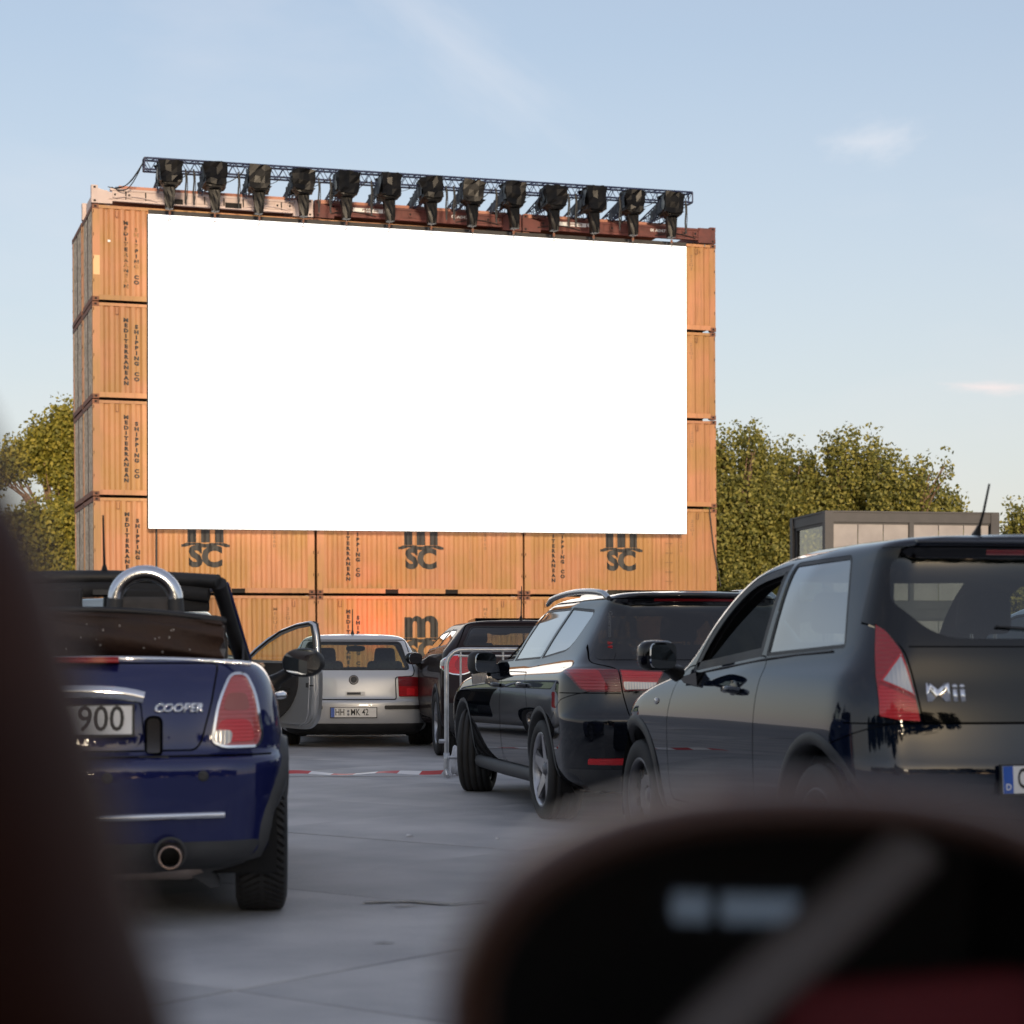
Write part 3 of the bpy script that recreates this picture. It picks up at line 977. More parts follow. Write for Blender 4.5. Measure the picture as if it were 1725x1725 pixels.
    for i in range(13):
        if base is None:
            t = thing('winch_motor', 'x', 'winch', group='black wrapped winch motors in a row over the screen')
            part('plastic_cover', covers[0], t); part('arm_chord', arm_c, t); part('arm_brace', arm_b, t)
            part('tarp', tarps[0], t); part('chain_bag', bag, t, loc=(0, -0.05, -0.33)); part('chain_hook', hook, t, loc=(0, -0.04, -0.93)); part('strap', strap, t, loc=(-0.42, -0.1, 0.12))
            mb = MB(); mb.tube([(-.32 + 1.2 * k / 12, .18, .20 - .30 * math.sin(math.pi * k / 12)) for k in range(13)], .012, 5); part('cable', mb.mesh('cable', M_black_plastic), t)
            base = t
        else:
            t = copy_tree(base)
        rr = random.Random(i * 5 + 1)
        for ch in t.children:
            if ch.name.startswith('plastic_cover'):
                ch.data = covers[i % 5]; ch.rotation_euler = (rr.uniform(-.10, .06), rr.uniform(-.09, .09), rr.uniform(-.12, .12)); ch.scale = (rr.uniform(.9, 1.06), 1, rr.uniform(.88, 1.06))
            if ch.name.startswith('tarp'): ch.data = tarps[i % 4]; ch.scale = (1, 0.5 + 0.55 * rr.random() if i else 0.1, 1)
            if ch.name.startswith('strap'): ch.location = (-0.42 - 0.2 * rr.random() if i % 3 else 0.42, -0.1, 0.12)
            if ch.name.startswith('cable'): ch.scale = (rr.uniform(.7, 1.0), 1, rr.uniform(.4, 1.3))
            if ch.name.startswith('chain_bag'): ch.rotation_euler = (0, rr.uniform(-.06, .06), rr.uniform(-.15, .15))
        where = ['first, at the sagging cable end', 'second from the sagging cables'] + [ords[k] + ' from the sagging cables' for k in range(2, 10)] + ['third from the poplar end', 'second from the poplar end', 'last at the poplar end']
        t['label'] = 'winch motor wrapped in black plastic on the truss, ' + where[i]
        wall_place(t, 1.93 + 1.207 * i, -1.0, 13.78 + 0.011 * i)

    # ---- the screen
    t = thing('movie_screen', 'huge blank white movie screen hung on the container wall', 'screen')
    wall_place(t, 0, 0, 0)
    t.matrix_world = W_M @ Matrix.Translation((1.40, -0.52, 4.35)) @ Matrix.Rotation(-0.0045, 4, 'Y')
    t.location = t.matrix_world.to_translation(); t.rotation_euler = t.matrix_world.to_euler()
    M_scr = mat('white projected screen', (0.8, 0.8, 0.8), 0.6, emit=(1.0, 1.0, 1.0), estr=0.95)
    Wd, Ht = 15.66, 8.42
    mb = MB(); mb.bbox((0, 0, 0), (Wd, 0.03, Ht)); mb.build('screen_cloth', M_scr, t)
    M_hem = noisy('dark screen hem', (0.030, 0.027, 0.026), (0.05, 0.046, 0.044), 3, rough=(0.6, 0.8))
    mb = MB(); mb.bbox((0.0, -0.01, Ht + 0.002), (Wd, 0.05, Ht + 0.115))
    for k in range(14): mb.box((0.55 + 1.207 * k, -0.015, Ht + 0.06), (0.03, 0.02, 0.07), None, 1)
    mb.build('top_bar', [M_hem, M_bar], t)
    mb = MB(); mb.bbox((-0.035, 0.035, 0.0), (0.02, 0.09, Ht)); mb.bbox((Wd - 0.02, 0.035, 0), (Wd + 0.012, 0.09, Ht)); mb.bbox((0.02, 0.035, -0.02), (Wd - 0.02, 0.09, 0.04)); mb.build('screen_frame', M_hem, t)
    # the cloth hangs plumb although its top edge follows the stack
    for ch in t.children:
        for v in ch.data.vertices: v.co.x += .0095 * v.co.z
    # red floodlight on the ground washing the bottom row
    t = thing('floodlight', 'small red floodlight on the ground at the foot of the containers behind the silver hatchback', 'floodlight')
    wall_place(t, 7.75, -1.25, -.10)
    mb = MB(); mb.box((0, 0, .16), (.30, .14, .22), (.9, 0, 0)); mb.build('housing', M_black_plastic, t)
    mb = MB(); mb.tube([(-.17, 0, .0), (-.17, 0, .18)], .015, 6); mb.tube([(-.17, 0, .01), (.17, 0, .01)], .015, 6); mb.tube([(.17, 0, .0), (.17, 0, .18)], .015, 6); mb.build('bracket', M_black_plastic, t)
    ld = bpy.data.lights.new('floodlight_lamp', 'SPOT'); ld.energy = 230; ld.color = (1.0, .06, .03); ld.spot_size = R_(62); ld.spot_blend = 1.0; ld.shadow_soft_size = .1
    lo_ = bpy.data.objects.new('floodlight_lamp', ld); link(lo_, t); lo_.location = (0, .08, .30)
    lo_.rotation_euler = Vector((0, -1.15, -2.15)).to_track_quat('Z', 'Y').to_euler()
    # stay ropes
    t = thing('stay_cable', 'dark cable hanging from the screen past the second container row', 'cable')
    wall_place(t, 0, 0, 0)
    mb = MB(); mb.tube([(1.66, -0.12, 4.6), (1.655, -0.1, 3.2), (1.66, -0.08, 0.3)], 0.03, 6); mb.build('cable', M_black_plastic, t)
    t = thing('stay_rope', 'dark rope slanting down the container corner next to the poplars', 'rope')
    wall_place(t, 0, 0, 0)
    mb = MB(); mb.tube([(18.02, -0.02, 5.25), (18.12, -0.05, 4.2), (18.34, -0.10, 2.9)], 0.018, 5); mb.build('rope', M_black_plastic, t)

# ================================================================== cars
def pchip(P, n):
    """monotone cubic through P (m,d) at unit spacing, n samples per interval; ends flat"""
    P = np.asarray(P, float)
    d = np.diff(P, axis=0)
    m = np.zeros_like(P)
    a, b = d[:-1], d[1:]
    ok = (a * b) > 0
    with np.errstate(divide='ignore', invalid='ignore'):
        m[1:-1] = np.where(ok, 2 * a * b / (a + b), 0)
    m[0] = d[0]; m[-1] = d[-1]
    out = []
    for i in range(len(P) - 1):
        t = np.linspace(0, 1, n, endpoint=False)[:, None] if P.ndim == 2 else np.linspace(0, 1, n, endpoint=False)[:, None, None]
        h00 = 2 * t**3 - 3 * t**2 + 1; h10 = t**3 - 2 * t**2 + t; h01 = -2 * t**3 + 3 * t**2; h11 = t**3 - t**2
        out.append(h00 * P[i] + h10 * m[i] + h01 * P[i + 1] + h11 * m[i + 1])
    out.append(P[-1:])
    return np.concatenate(out, 0)

def lev(z, yr, w, yf, bow=0.05, c=0.22, bf=0.14, cf=0.35, wr=None, wf=None, zr=None, zf=None, zq=None):
    """one height level of a car body: path from the rear middle round the right side to the front middle"""
    wr = w if wr is None else wr; wf = w if wf is None else wf
    zr = z if zr is None else zr; zf = z if zf is None else zf
    zq = (z + zr) / 2 if zq is None else zq
    a = max(wr - c, wr * 0.05); c = wr - a
    b = max(wf - cf, wf * 0.05); cf = wf - b
    P = []
    for k in (0, 0.35, 0.7, 1.0): P.append((a * k, yr + bow * k * k, zr))
    for k in (1, 2, 3, 4):
        t = k / 4 * math.pi / 2
        P.append((a + c * math.sin(t), yr + bow + c * 1.1 * (1 - math.cos(t)), zr + (zq - zr) * k / 4))
    y0 = yr + bow + c * 1.1; y1 = yf - bf - cf * 1.1
    for k in (0.18, 0.36, 0.5, 0.64, 0.82):
        P.append(((wr + (w - wr) * min(1, k / .5)) if k <= .5 else (w + (wf - w) * (k - .5) / .5), y0 + (y1 - y0) * k,
                  (zq + (z - zq) * min(1, k / .5)) if k <= .5 else (z + (zf - z) * (k - .5) / .5)))
    for k in (4, 3, 2, 1):
        t = k / 4 * math.pi / 2
        P.append((b + cf * math.sin(t), y1 + cf * 1.1 * math.cos(t), zf))
    for k in (1.0, 0.7, 0.35, 0): P.append((b * k, yf - bf * k * k, zf))
    return P

def rnd_poly(poly, r=0.03, n=3):
    out = []
    m = len(poly)
    for i in range(m):
        p0, p1, p2 = (np.array(poly[(i + k) % m][:2], float) for k in (-1, 0, 1))
        rr = poly[i][2] if len(poly[i]) > 2 else r
        a, b = p0 - p1, p2 - p1
        la, lb = np.linalg.norm(a), np.linalg.norm(b)
        q = min(rr, la * .45, lb * .45)
        if q < 1e-4: out.append(tuple(p1)); continue
        s_, e_ = p1 + a / la * q, p1 + b / lb * q
        for k in range(n + 1):
            t = k / n
            out.append(tuple((1 - t)**2 * s_ + 2 * t * (1 - t) * p1 + t * t * e_))
    return out

def inset(poly, d):
    P = np.array(poly, float)
    area = 0.5 * np.sum(P[:, 0] * np.roll(P[:, 1], -1) - np.roll(P[:, 0], -1) * P[:, 1])
    s = 1 if area > 0 else -1
    out = []
    m = len(P)
    for i in range(m):
        a = P[i] - P[i - 1]; b = P[(i + 1) % m] - P[i]
        a = a / (np.linalg.norm(a) + 1e-12); b = b / (np.linalg.norm(b) + 1e-12)
        na = np.array([-a[1], a[0]]) * s; nb = np.array([-b[1], b[0]]) * s
        k = 1 + na @ nb
        out.append(tuple(P[i] + (na + nb) / max(k, 0.35) * d))
    return out

def pin(x, y, poly):
    c = False
    j = len(poly) - 1
    for i in range(len(poly)):
        xi, yi = poly[i]; xj, yj = poly[j]
        if (yi > y) != (yj > y) and x < (xj - xi) * (y - yi) / (yj - yi) + xi: c = not c
        j = i
    return c

class Body:
    def __init__(s, levels, nt=7, nk=6, smooth=5, close_top=True):
        G = np.array(levels, float)                     # (K, T, 3)
        G = pchip(G, nk)
        G = pchip(np.swapaxes(G, 0, 1), nt)             # (T', K', 3)
        for _ in range(smooth):
            H = G.copy()
            H[1:-1] = 0.5 * G[1:-1] + 0.25 * (G[:-2] + G[2:])
            H[0, :, 1:] = 0.5 * G[0, :, 1:] + 0.5 * G[1, :, 1:]
            H[-1, :, 1:] = 0.5 * G[-1, :, 1:] + 0.5 * G[-2, :, 1:]
            G = H
            H = G.copy()
            H[:, 1:-1] = 0.5 * G[:, 1:-1] + 0.25 * (G[:, :-2] + G[:, 2:])
            G = H
        G[0, :, 0] = 0; G[-1, :, 0] = 0
        if close_top: G[:, -1, 0] = 0
        T, K = G.shape[:2]
        Mi = G[1:-1][::-1].copy(); Mi[..., 0] *= -1
        A = np.concatenate([G, Mi], 0)                  # ring
        n = len(A)
        s.G = G
        bm = bmesh.new()
        s.lay = bm.faces.layers.int.new('pid')
        V = [[bm.verts.new(A[i, k]) for k in range(K)] for i in range(n)]
        for i in range(n):
            for k in range(K - 1):
                q = [V[i][k], V[(i + 1) % n][k], V[(i + 1) % n][k + 1], V[i][k + 1]]
                try: f = bm.faces.new(q)
                except ValueError: continue
                f.smooth = True
        if close_top: bmesh.ops.remove_doubles(bm, verts=[V[i][K - 1] for i in range(n)], dist=1e-5)
        bmesh.ops.dissolve_degenerate(bm, dist=1e-6, edges=bm.edges[:])
        bm.normal_update()
        s.bm = bm
        s.names = {0: 'body'}
        s.data = None
    def side_x(s, y, z):
        """half width of the body surface at (y, z), for placing trim"""
        g = s.G.reshape(-1, 3)
        d = (g[:, 1] - y)**2 + (g[:, 2] - z)**2 - g[:, 0] * 1e-3
        return float(g[np.argmin(d), 0])
    def rear_y(s, x, z):
        g = s.G[: len(s.G) // 3].reshape(-1, 3)
        d = (g[:, 0] - abs(x))**2 + (g[:, 2] - z)**2 + np.maximum(g[:, 1] - .3, 0)
        k = np.argpartition(d, 5)[:5]
        w = 1 / (d[k] + 1e-6)
        return float((g[k, 1] * w).sum() / w.sum())
    def _cut(s, poly, axis):
        bm = s.bm
        iy = {'L': (1, 2), 'R': (1, 2), 'B': (0, 2), 'F': (0, 2), 'T': (0, 1)}[axis]
        P = np.array(poly)
        lo, hi = P.min(0) - 0.03, P.max(0) + 0.03
        def ok(f):
            n = f.normal
            c = f.calc_center_median()
            if axis == 'L' and not (n.x < -0.12 and c.x < 0): return False
            if axis == 'R' and not (n.x > 0.12 and c.x > 0): return False
            if axis == 'B' and not (n.y < -0.13 and c.y < 1.0): return False
            if axis == 'F' and not (n.y > 0.06 and c.y > 1.4): return False
            if axis == 'T' and not (n.z > 0.25): return False
            return True
        A, C = iy
        x0, x1, z0, z1 = lo[0] - .25, hi[0] + .25, lo[1] - .25, hi[1] + .25
        def bnd(f):
            a = [v.co[A] for v in f.verts]; b = [v.co[C] for v in f.verts]
            return (min(a), max(a), min(b), max(b))
        sel = []; bd = []
        for f in bm.faces:
            c0 = f.verts[0].co
            if not (x0 < c0[A] < x1 and z0 < c0[C] < z1): continue
            q = bnd(f)
            if q[1] < lo[0] or q[0] > hi[0] or q[3] < lo[1] or q[2] > hi[1]: continue
            if ok(f): sel.append(f); bd.append(q)
        m = len(poly)
        for i in range(m):
            p, q = poly[i], poly[(i + 1) % m]
            dx, dy = q[0] - p[0], q[1] - p[1]
            l = math.hypot(dx, dy)
            if l < 1e-5: continue
            co = [0, 0, 0]; no = [0, 0, 0]
            co[A] = p[0]; co[C] = p[1]
            no[A] = -dy / l; no[C] = dx / l
            ex0, ex1 = min(p[0], q[0]) - .004, max(p[0], q[0]) + .004
            ey0, ey1 = min(p[1], q[1]) - .004, max(p[1], q[1]) + .004
            near = [f for f, b in zip(sel, bd) if not (b[1] < ex0 or b[0] > ex1 or b[3] < ey0 or b[2] > ey1) and f.is_valid]
            if not near: continue
            es = set(); vv = set()
            for f in near: es.update(f.edges); vv.update(f.verts)
            r = bmesh.ops.bisect_plane(bm, geom=list(vv) + list(es) + near, dist=1e-6, plane_co=co, plane_no=no)
            old = set(near)
            for g in r['geom']:
                if isinstance(g, bmesh.types.BMFace) and g not in old: sel.append(g); bd.append(bnd(g))
        inside = []
        for f in sel:
            if not f.is_valid: continue
            c = f.calc_center_median()
            if pin(c[iy[0]], c[iy[1]], poly): inside.append(f)
        return inside
    def region(s, poly, axis, pid, ring=0.0, ring_pid=-1, only=None):
        axes = ('L', 'R') if axis == 'LR' else (axis,)
        for ax in axes:
            for f in s._cut(poly, ax):
                if only is None or f[s.lay] in only: f[s.lay] = pid if ring == 0 else ring_pid
            if ring:
                for f in s._cut(inset(poly, ring), ax):
                    if only is None or f[s.lay] == ring_pid: f[s.lay] = pid
    def finish(s):
        bm = s.bm
        bm.normal_update()
        bm.verts.index_update()
        s.co = np.array([v.co[:] for v in bm.verts])
        s.no = np.array([v.normal[:] for v in bm.verts])
        s.faces = {}
        for f in bm.faces:
            s.faces.setdefault(f[s.lay], []).append([v.index for v in f.verts])
        bm.free()
    def get(s, pids, name, mats, off=0.0, skirt=0.0, flip=False, where=None):
        """mesh of the faces carrying these ids, moved along the normal, keeping the smooth body normals"""
        pids = [pids] if isinstance(pids, int) else pids
        mats = mats if isinstance(mats, (list, tuple)) else [mats]
        fs = []; mi = []
        for k, p in enumerate(pids):
            for f in s.faces.get(p, []):
                if where is not None and not where(s.co[f].mean(0)): continue
                fs.append(f); mi.append(min(k, len(mats) - 1))
        if not fs: return None
        used = sorted({i for f in fs for i in f})
        idx = {v: k for k, v in enumerate(used)}
        co = s.co[used] + s.no[used] * off
        no = s.no[used] * (-1 if flip else 1)
        F = [[idx[i] for i in (reversed(f) if flip else f)] for f in fs]
        vs_ = [tuple(c) for c in co]; nn = [tuple(c) for c in no]
        if skirt:
            cnt = {}
            for f in F:
                for a, b in zip(f, f[1:] + f[:1]): cnt[(a, b)] = 1
            bd = [(a, b) for (a, b) in cnt if (b, a) not in cnt]
            for a, b in bd:
                k = len(vs_)
                pa, pb = Vector(vs_[a]), Vector(vs_[b]); na, nb = Vector(nn[a]), Vector(nn[b])
                e = (pb - pa)
                if e.length < 1e-7: continue
                fn = e.cross(na).normalized() if e.length else na
                vs_ += [vs_[a], vs_[b], tuple(pb - nb * skirt), tuple(pa - na * skirt)]
                nn += [tuple(fn)] * 4
                F.append([k + 1, k, k + 3, k + 2]); mi.append(0)
        me = bpy.data.meshes.new(name)
        me.from_pydata(vs_, [], F)
        for m in mats: me.materials.append(m)
        me.polygons.foreach_set('material_index', mi)
        me.polygons.foreach_set('use_smooth', [True] * len(F))
        me.update()
        me.normals_split_custom_set_from_vertices(nn)
        return me

# ---------------------------------------------------------------- wheels
WH = {}
def wheel_meshes(key, r, w, rim_r, style, m_rim, tread='rib'):
    if key in WH: return WH[key]
    h = w / 2
    if tread == 'vee':
        nth, nx = 560, 33
        vs_ = []; fs = []
        for i in range(nth):
            th = 2 * math.pi * i / nth
            for j in range(nx):
                u = -1 + 2 * j / (nx - 1)
                x = u * h * 0.93
                edge = max(0, abs(u) - 0.80) / 0.20
                rr = r - 0.010 * edge**2 - 0.004 * u * u
                ph = (i / nth * 56 + 1.7 * abs(u)**1.25) % 1.0
                g = 0.0
                if ph < 0.26 and abs(u) > 0.07: g = 0.012
                if abs(abs(u) - 0.03) < 0.03: g = max(g, 0.006)
                if abs(u) > 0.985: g = 0
                rr -= g
                vs_.append((x, rr * math.sin(th), rr * math.cos(th)))
        for i in range(nth):
            i2 = (i + 1) % nth
            for j in range(nx - 1):
                fs.append((i * nx + j, i2 * nx + j, i2 * nx + j + 1, i * nx + j + 1))
        mb = MB(); mb.add(vs_, fs, 0, False)
        sh = r - 0.014
        for sgn in (-1, 1):
            mb.lathe([(sgn * h * 0.93, sh), (sgn * h * 1.0, sh - 0.018), (sgn * h * 1.06, (sh + rim_r) / 2), (sgn * h * 1.0, rim_r + 0.012), (sgn * h * .9, rim_r)], 72)
    else:
        mb = MB()
        prof = [(-h * .9, rim_r), (-h * 1.0, rim_r + 0.012), (-h * 1.05, (r + rim_r) / 2), (-h * 1.0, r - 0.026), (-h * .90, r - 0.008)]
        gs = [-0.62, -0.22, 0.22, 0.62]
        for g in gs:
            prof += [((g - .05) * h, r - 0.002 * abs(g)), ((g - .045) * h, r - 0.008), ((g + .045) * h, r - 0.008), ((g + .05) * h, r - 0.002 * abs(g))]
        prof += [(h * .90, r - 0.008), (h * 1.0, r - 0.026), (h * 1.05, (r + rim_r) / 2), (h * 1.0, rim_r + 0.012), (h * .9, rim_r)]
        mb.lathe(prof, 72, smooth=False)
        n0 = len(mb.f)
        mb.sm = [True] * n0
    # flatten the contact patch a little
    for k, v in enumerate(mb.v):
        if v[2] < -r + 0.004: mb.v[k] = (v[0], v[1], -r + 0.004)
    tyre = mb.mesh('tyre', M_rubber)
    rm = MB()
    f = h * 0.88
    rm.lathe([(-h * .8, rim_r - .004), (-h * .8, rim_r - 0.02), (f * .55, rim_r - 0.03), (f * .9, rim_r - 0.018), (f + .004, rim_r - 0.012), (f + .004, rim_r + .006), (f - .01, rim_r + .006)], 64)
    hub = f - 0.018 if style != 'steel' else f * .45
    def spoke(a, w0, w1, r0, r1, x0, x1, th=0.022, mi=0):
        ca, sa = math.cos(a), math.sin(a)
        vs_ = []
        for rad, ww, xx in ((r0, w0, x0), (r1, w1, x1)):
            for sx, dx in ((-1, 0), (1, 0), (1, -th), (-1, -th)):
                t = sx * ww / 2 * (1.0 if dx == 0 else 0.8)
                vs_.append((xx + dx, rad * sa + t * ca, rad * ca - t * sa))
        rm.add(vs_, [(0, 1, 2, 3), (7, 6, 5, 4), (0, 4, 5, 1), (1, 5, 6, 2), (2, 6, 7, 3), (3, 7, 4, 0)], mi)
    R1 = rim_r - 0.012
    if style == 'five':
        for k in range(5): spoke(2 * math.pi * k / 5, 0.075, 0.055, 0.03, R1, hub, f - 0.004)
    elif style == 'twin':
        for k in range(5):
            for d in (-0.17, 0.17): spoke(2 * math.pi * k / 5 + d * .6, 0.04, 0.035, 0.04, R1, hub, f - 0.004)
    elif style == 'turbine':
        for k in range(5):
            a = 2 * math.pi * k / 5
            spoke(a, 0.11, 0.035, 0.03, R1, hub - .01, f - 0.004); spoke(a + 0.22, 0.05, 0.028, 0.06, R1, hub - .012, f - 0.008, mi=1)
    elif style == 'ten':
        for k in range(10): spoke(2 * math.pi * k / 10, 0.04, 0.032, 0.04, R1, hub, f - 0.004)
    else:
        rm.lathe([(f * .45, 0.05), (f * .62, 0.09), (f * .45, R1 * .72), (f * .2, R1)], 48)
        for k in range(10):
            a = 2 * math.pi * k / 10
            rm.box((f * .50, R1 * .72 * math.sin(a), R1 * .72 * math.cos(a)), (0.02, 0.035, 0.05), (-a, 0, 0), 1)
    rm.lathe([(hub + .006, 0.0), (hub + .006, 0.028), (hub, 0.034), (hub - .03, 0.07), (hub - .05, 0.075)], 32, mi=1 if style != 'steel' else 0)
    for k in range(5):
        a = 2 * math.pi * (k + .5) / 5
        rm.lathe([(hub - .02, .0), (hub - .006, 0.0), (hub - .006, 0.008), (hub - .03, 0.008)], 8, c=(0, 0.052 * math.sin(a), 0.052 * math.cos(a)), mi=1)
    rim = rm.mesh('rim', [m_rim, M_alloy_dark if style != 'steel' else M_well])
    db = MB()
    db.lathe([(0.0, 0.0), (0.0, rim_r * .72), (-0.02, rim_r * .72), (-0.02, 0.0)], 40)
    db.lathe([(-h * .75, rim_r - .03), (-h * .75, 0.0)], 32, mi=1)
    disc = db.mesh('brake_disc', [M_disc, M_well])
    WH[key] = (tyre, rim, disc)
    return WH[key]

def add_wheel(root, key, x, y, r, steer=0.0, **kw):
    tyre, rim, disc = WH[key]
    w = bpy.data.objects.new('wheel', None)
    w.empty_display_size = .1
    link(w, root)
    w.location = (x, y, r - 0.004)
    w.rotation_euler = (random.uniform(0, 6.28) * 0, 0, (0 if x > 0 else math.pi) + steer)
    part('tyre', tyre, w); part('rim', rim, w); part('brake_disc', disc, w)
    return w

def wheel_wells(root, wheels, r, depth=0.30):
    for (x, y, z) in wheels:
        mb = MB()
        s = 1 if x > 0 else -1
        xo = abs(x) + 0.06; xi = xo - depth
        n = 28
        vs_ = []
        for i in range(n + 1):
            a = -0.35 + (math.pi + 0.70) * i / n
            vs_ += [(s * xo, y + r * math.cos(a), z + r * math.sin(a)), (s * xi, y + r * math.cos(a), z + r * math.sin(a))]
        mb.add(vs_, [(2 * i, 2 * i + 2, 2 * i + 3, 2 * i + 1) for i in range(n)], 0, True)
        mb.add([(s * xi, y + r * math.cos(-0.35 + (math.pi + .7) * i / n), z + r * math.sin(-0.35 + (math.pi + .7) * i / n)) for i in range(n + 1)], [tuple(range(n + 1))])
        mb.build('wheel_well', M_well, root)

def circ(cy, cz, r, n=28, zmin=None):
    return [(cy + r * math.cos(2 * math.pi * i / n), cz + r * math.sin(2 * math.pi * i / n)) for i in range(n)]

def ring_flare(root, body, y, z, r0, r1, m, proud=0.02, sides=(-1, 1), inner=0.10, a0=-0.35, a1=None, name='wheel_arch_trim'):
    """moulded lip round a wheel opening, following the body side"""
    a1 = math.pi - a0 if a1 is None else a1
    n = 26
    for s in sides:
        mb = MB()
        vs_ = []
        for i in range(n + 1):
            a = a0 + (a1 - a0) * i / n
            c, q = math.cos(a), math.sin(a)
            def bx(rr): return body.side_x(y + rr * c, max(z + rr * q, 0.2))
            xo = bx(r1 + .02); xm = max(bx((r0 + r1) / 2 + .02), xo)
            vs_ += [(s * (xo + .002), y + r1 * c, z + r1 * q), (s * (xm + proud), y + (r1 - .012) * c, z + (r1 - .012) * q),
                    (s * (xm + proud), y + (r0 + .010) * c, z + (r0 + .010) * q), (s * (xm + proud * .5), y + r0 * c, z + r0 * q), (s * (xm - inner), y + r0 * c, z + r0 * q)]
        k = 5
        mb.add(vs_, [(i * k + j, i * k + j + 1, (i + 1) * k + j + 1, (i + 1) * k + j) for i in range(n) for j in range(k - 1)], 0, True)
        me = mb.mesh(name, m)
        part(name, me, root)

# ---------------------------------------------------------------- interior, mirrors, plates
SEAT = {}
def seat_meshes():
    if SEAT: return SEAT
    SEAT['base'] = rounded_box_mesh('seat_base', (0.52, 0.52, 0.20), 0.07, M_seat)
    SEAT['back'] = rounded_box_mesh('seat_back', (0.50, 0.14, 0.64), 0.06, M_seat, deform=lambda p: (p.x * (1 - 0.16 * (p.z + .32) / .64), p.y, p.z))
    SEAT['head'] = rounded_box_mesh('headrest', (0.27, 0.11, 0.19), 0.05, M_seat, deform=lambda p: (p.x * (1 - 0.12 * (p.z + .1) / .2), p.y, p.z))
    mb = MB()
    for x in (-.06, .06): mb.tube([(x, 0, -0.05), (x, 0, 0.12)], 0.007, 6)
    SEAT['stem'] = mb.mesh('headrest_stem', M_chrome)
    SEAT['bench'] = rounded_box_mesh('rear_bench', (1.18, 0.15, 0.56), 0.05, M_seat)
    SEAT['wheel'] = None
    mb = MB()
    mb.tube([(0.185 * math.cos(2 * math.pi * i / 24), 0, 0.185 * math.sin(2 * math.pi * i / 24)) for i in range(25)], 0.015, 6, caps=False)
    mb.box((0, 0, -0.01), (0.12, 0.03, 0.10)); mb.box((0, 0, 0), (0.36, 0.012, 0.035)); mb.box((0, 0, -.09), (0.04, 0.012, .18))
    SEAT['wheel'] = mb.mesh('steering_wheel', M_inner)
    return SEAT

def interior(root, y_front, y_rear, z0, hw, y_dash, z_dash, rear_heads=0, head_dz=0.0, mirror_z=1.25, mirror_y=None, bench=True):
    S = seat_meshes()
    for x in (-0.36, 0.36):
        seat = bpy.data.objects.new('front_seat', None); link(seat, root); seat.location = (x, y_front, z0); seat.empty_display_size = .1
        part('seat_base', S['base'], seat, loc=(0, 0.25, 0.20)); part('seat_back', S['back'], seat, loc=(0, -0.06, 0.56), rot=(-0.22 * -1, 0, 0))
        part('headrest', S['head'], seat, loc=(0, -0.17, 0.99 + head_dz), rot=(0.12, 0, 0)); part('headrest_stem', S['stem'], seat, loc=(0, -0.165, 0.86))
    if bench:
        part('rear_bench', S['bench'], root, loc=(0, y_rear, z0 + 0.42), rot=(0.2, 0, 0))
        for x in ([-0.38, 0.38] if rear_heads == 2 else [-.38, 0, .38] if rear_heads == 3 else []):
            part('rear_headrest', S['head'], root, loc=(x, y_rear - 0.10, z0 + 0.78), rot=(0.15, 0, 0))
    mb = MB()
    mb.prism([(y_dash - 0.35, z_dash - 0.35), (y_dash - 0.36, z_dash - 0.06), (y_dash - 0.22, z_dash), (y_dash + 0.35, z_dash - 0.01), (y_dash + 0.35, z_dash - .35)], -hw + .03, hw - .03, 'x')
    mb.build('dashboard', M_inner, root)
    part('steering_wheel', S['wheel'], root, loc=(-0.36, y_dash - 0.48, z_dash - 0.04), rot=(-0.42, 0, 0))
    my = mirror_y if mirror_y else y_dash - 0.15
    me = super_mesh('inner_mirror', (0.24, 0.05, 0.075), 0.6, M_black_plastic, 16, 8)
    im = part('inner_mirror', me, root, loc=(0, my, mirror_z))
    mb = MB(); mb.tube([(0, 0.0, 0.0), (0, 0.08, 0.12)], 0.015, 6); mb.build('mirror_stem', M_black_plastic, im)
    mb = MB(); mb.bbox((-hw + .02, 0.45, 0.24), (hw - .02, y_dash + .5, 0.30)); mb.build('cabin_floor', M_inner, root)

def underbody(root, y0, y1, hw, z=0.20):
    mb = MB()
    mb.bbox((-hw, y0, z), (hw, y1, z + 0.05))
    mb.tube([(-hw * .9, y0 + 0.55, z + .06), (hw * .9, y0 + 0.55, z + .06)], 0.04, 8)
    mb.bbox((-0.28, y0 + .2, z - 0.03), (0.34, y0 + .55, z + .03))
    mb.build('underbody', M_well, root)

def wing_mirror(root, side, loc, d=(0.20, 0.13, 0.15), m_shell=None, rz=0.0, rx=0.0, e=0.55, arm=0.10, arm_dz=-0.06):
    """loc: centre of the shell; the glass looks to the rear (-y)"""
    m_shell = m_shell or M_black_plastic
    def df(p):
        k = 1 - 0.30 * max(0, p.y / (d[1] / 2))
        return (p.x * k, max(p.y, -d[1] * .46), p.z * k)
    shell = super_mesh('wing_mirror', d, e, m_shell, 28, 14, df)
    o = part('wing_mirror', shell, root, loc=loc, rot=(rx, 0, rz))
    ee = min(e, 1.0) * .9
    pl = [(d[0] * .43 * math.copysign(abs(math.cos(a))**ee, math.cos(a)), d[2] * .42 * math.copysign(abs(math.sin(a))**ee, math.sin(a))) for a in np.linspace(0, 2 * math.pi, 36, endpoint=False)]
    gm = MB(); gm.prism(pl, -.006, .002); g = gm.build('mirror_glass', M_mirror, o, loc=(0, -d[1] / 2 + .004, 0))
    mb = MB(); s = side
    mb.tube([(-s * d[0] * .30, 0.02, -d[2] * .3), (-s * (d[0] * .5 + arm * .5), 0.04, arm_dz), (-s * (d[0] * .5 + arm), 0.05, arm_dz - .02)], [0.028, 0.032, 0.045], 8)
    mb.build('mirror_arm', M_black_plastic, o)
    return o

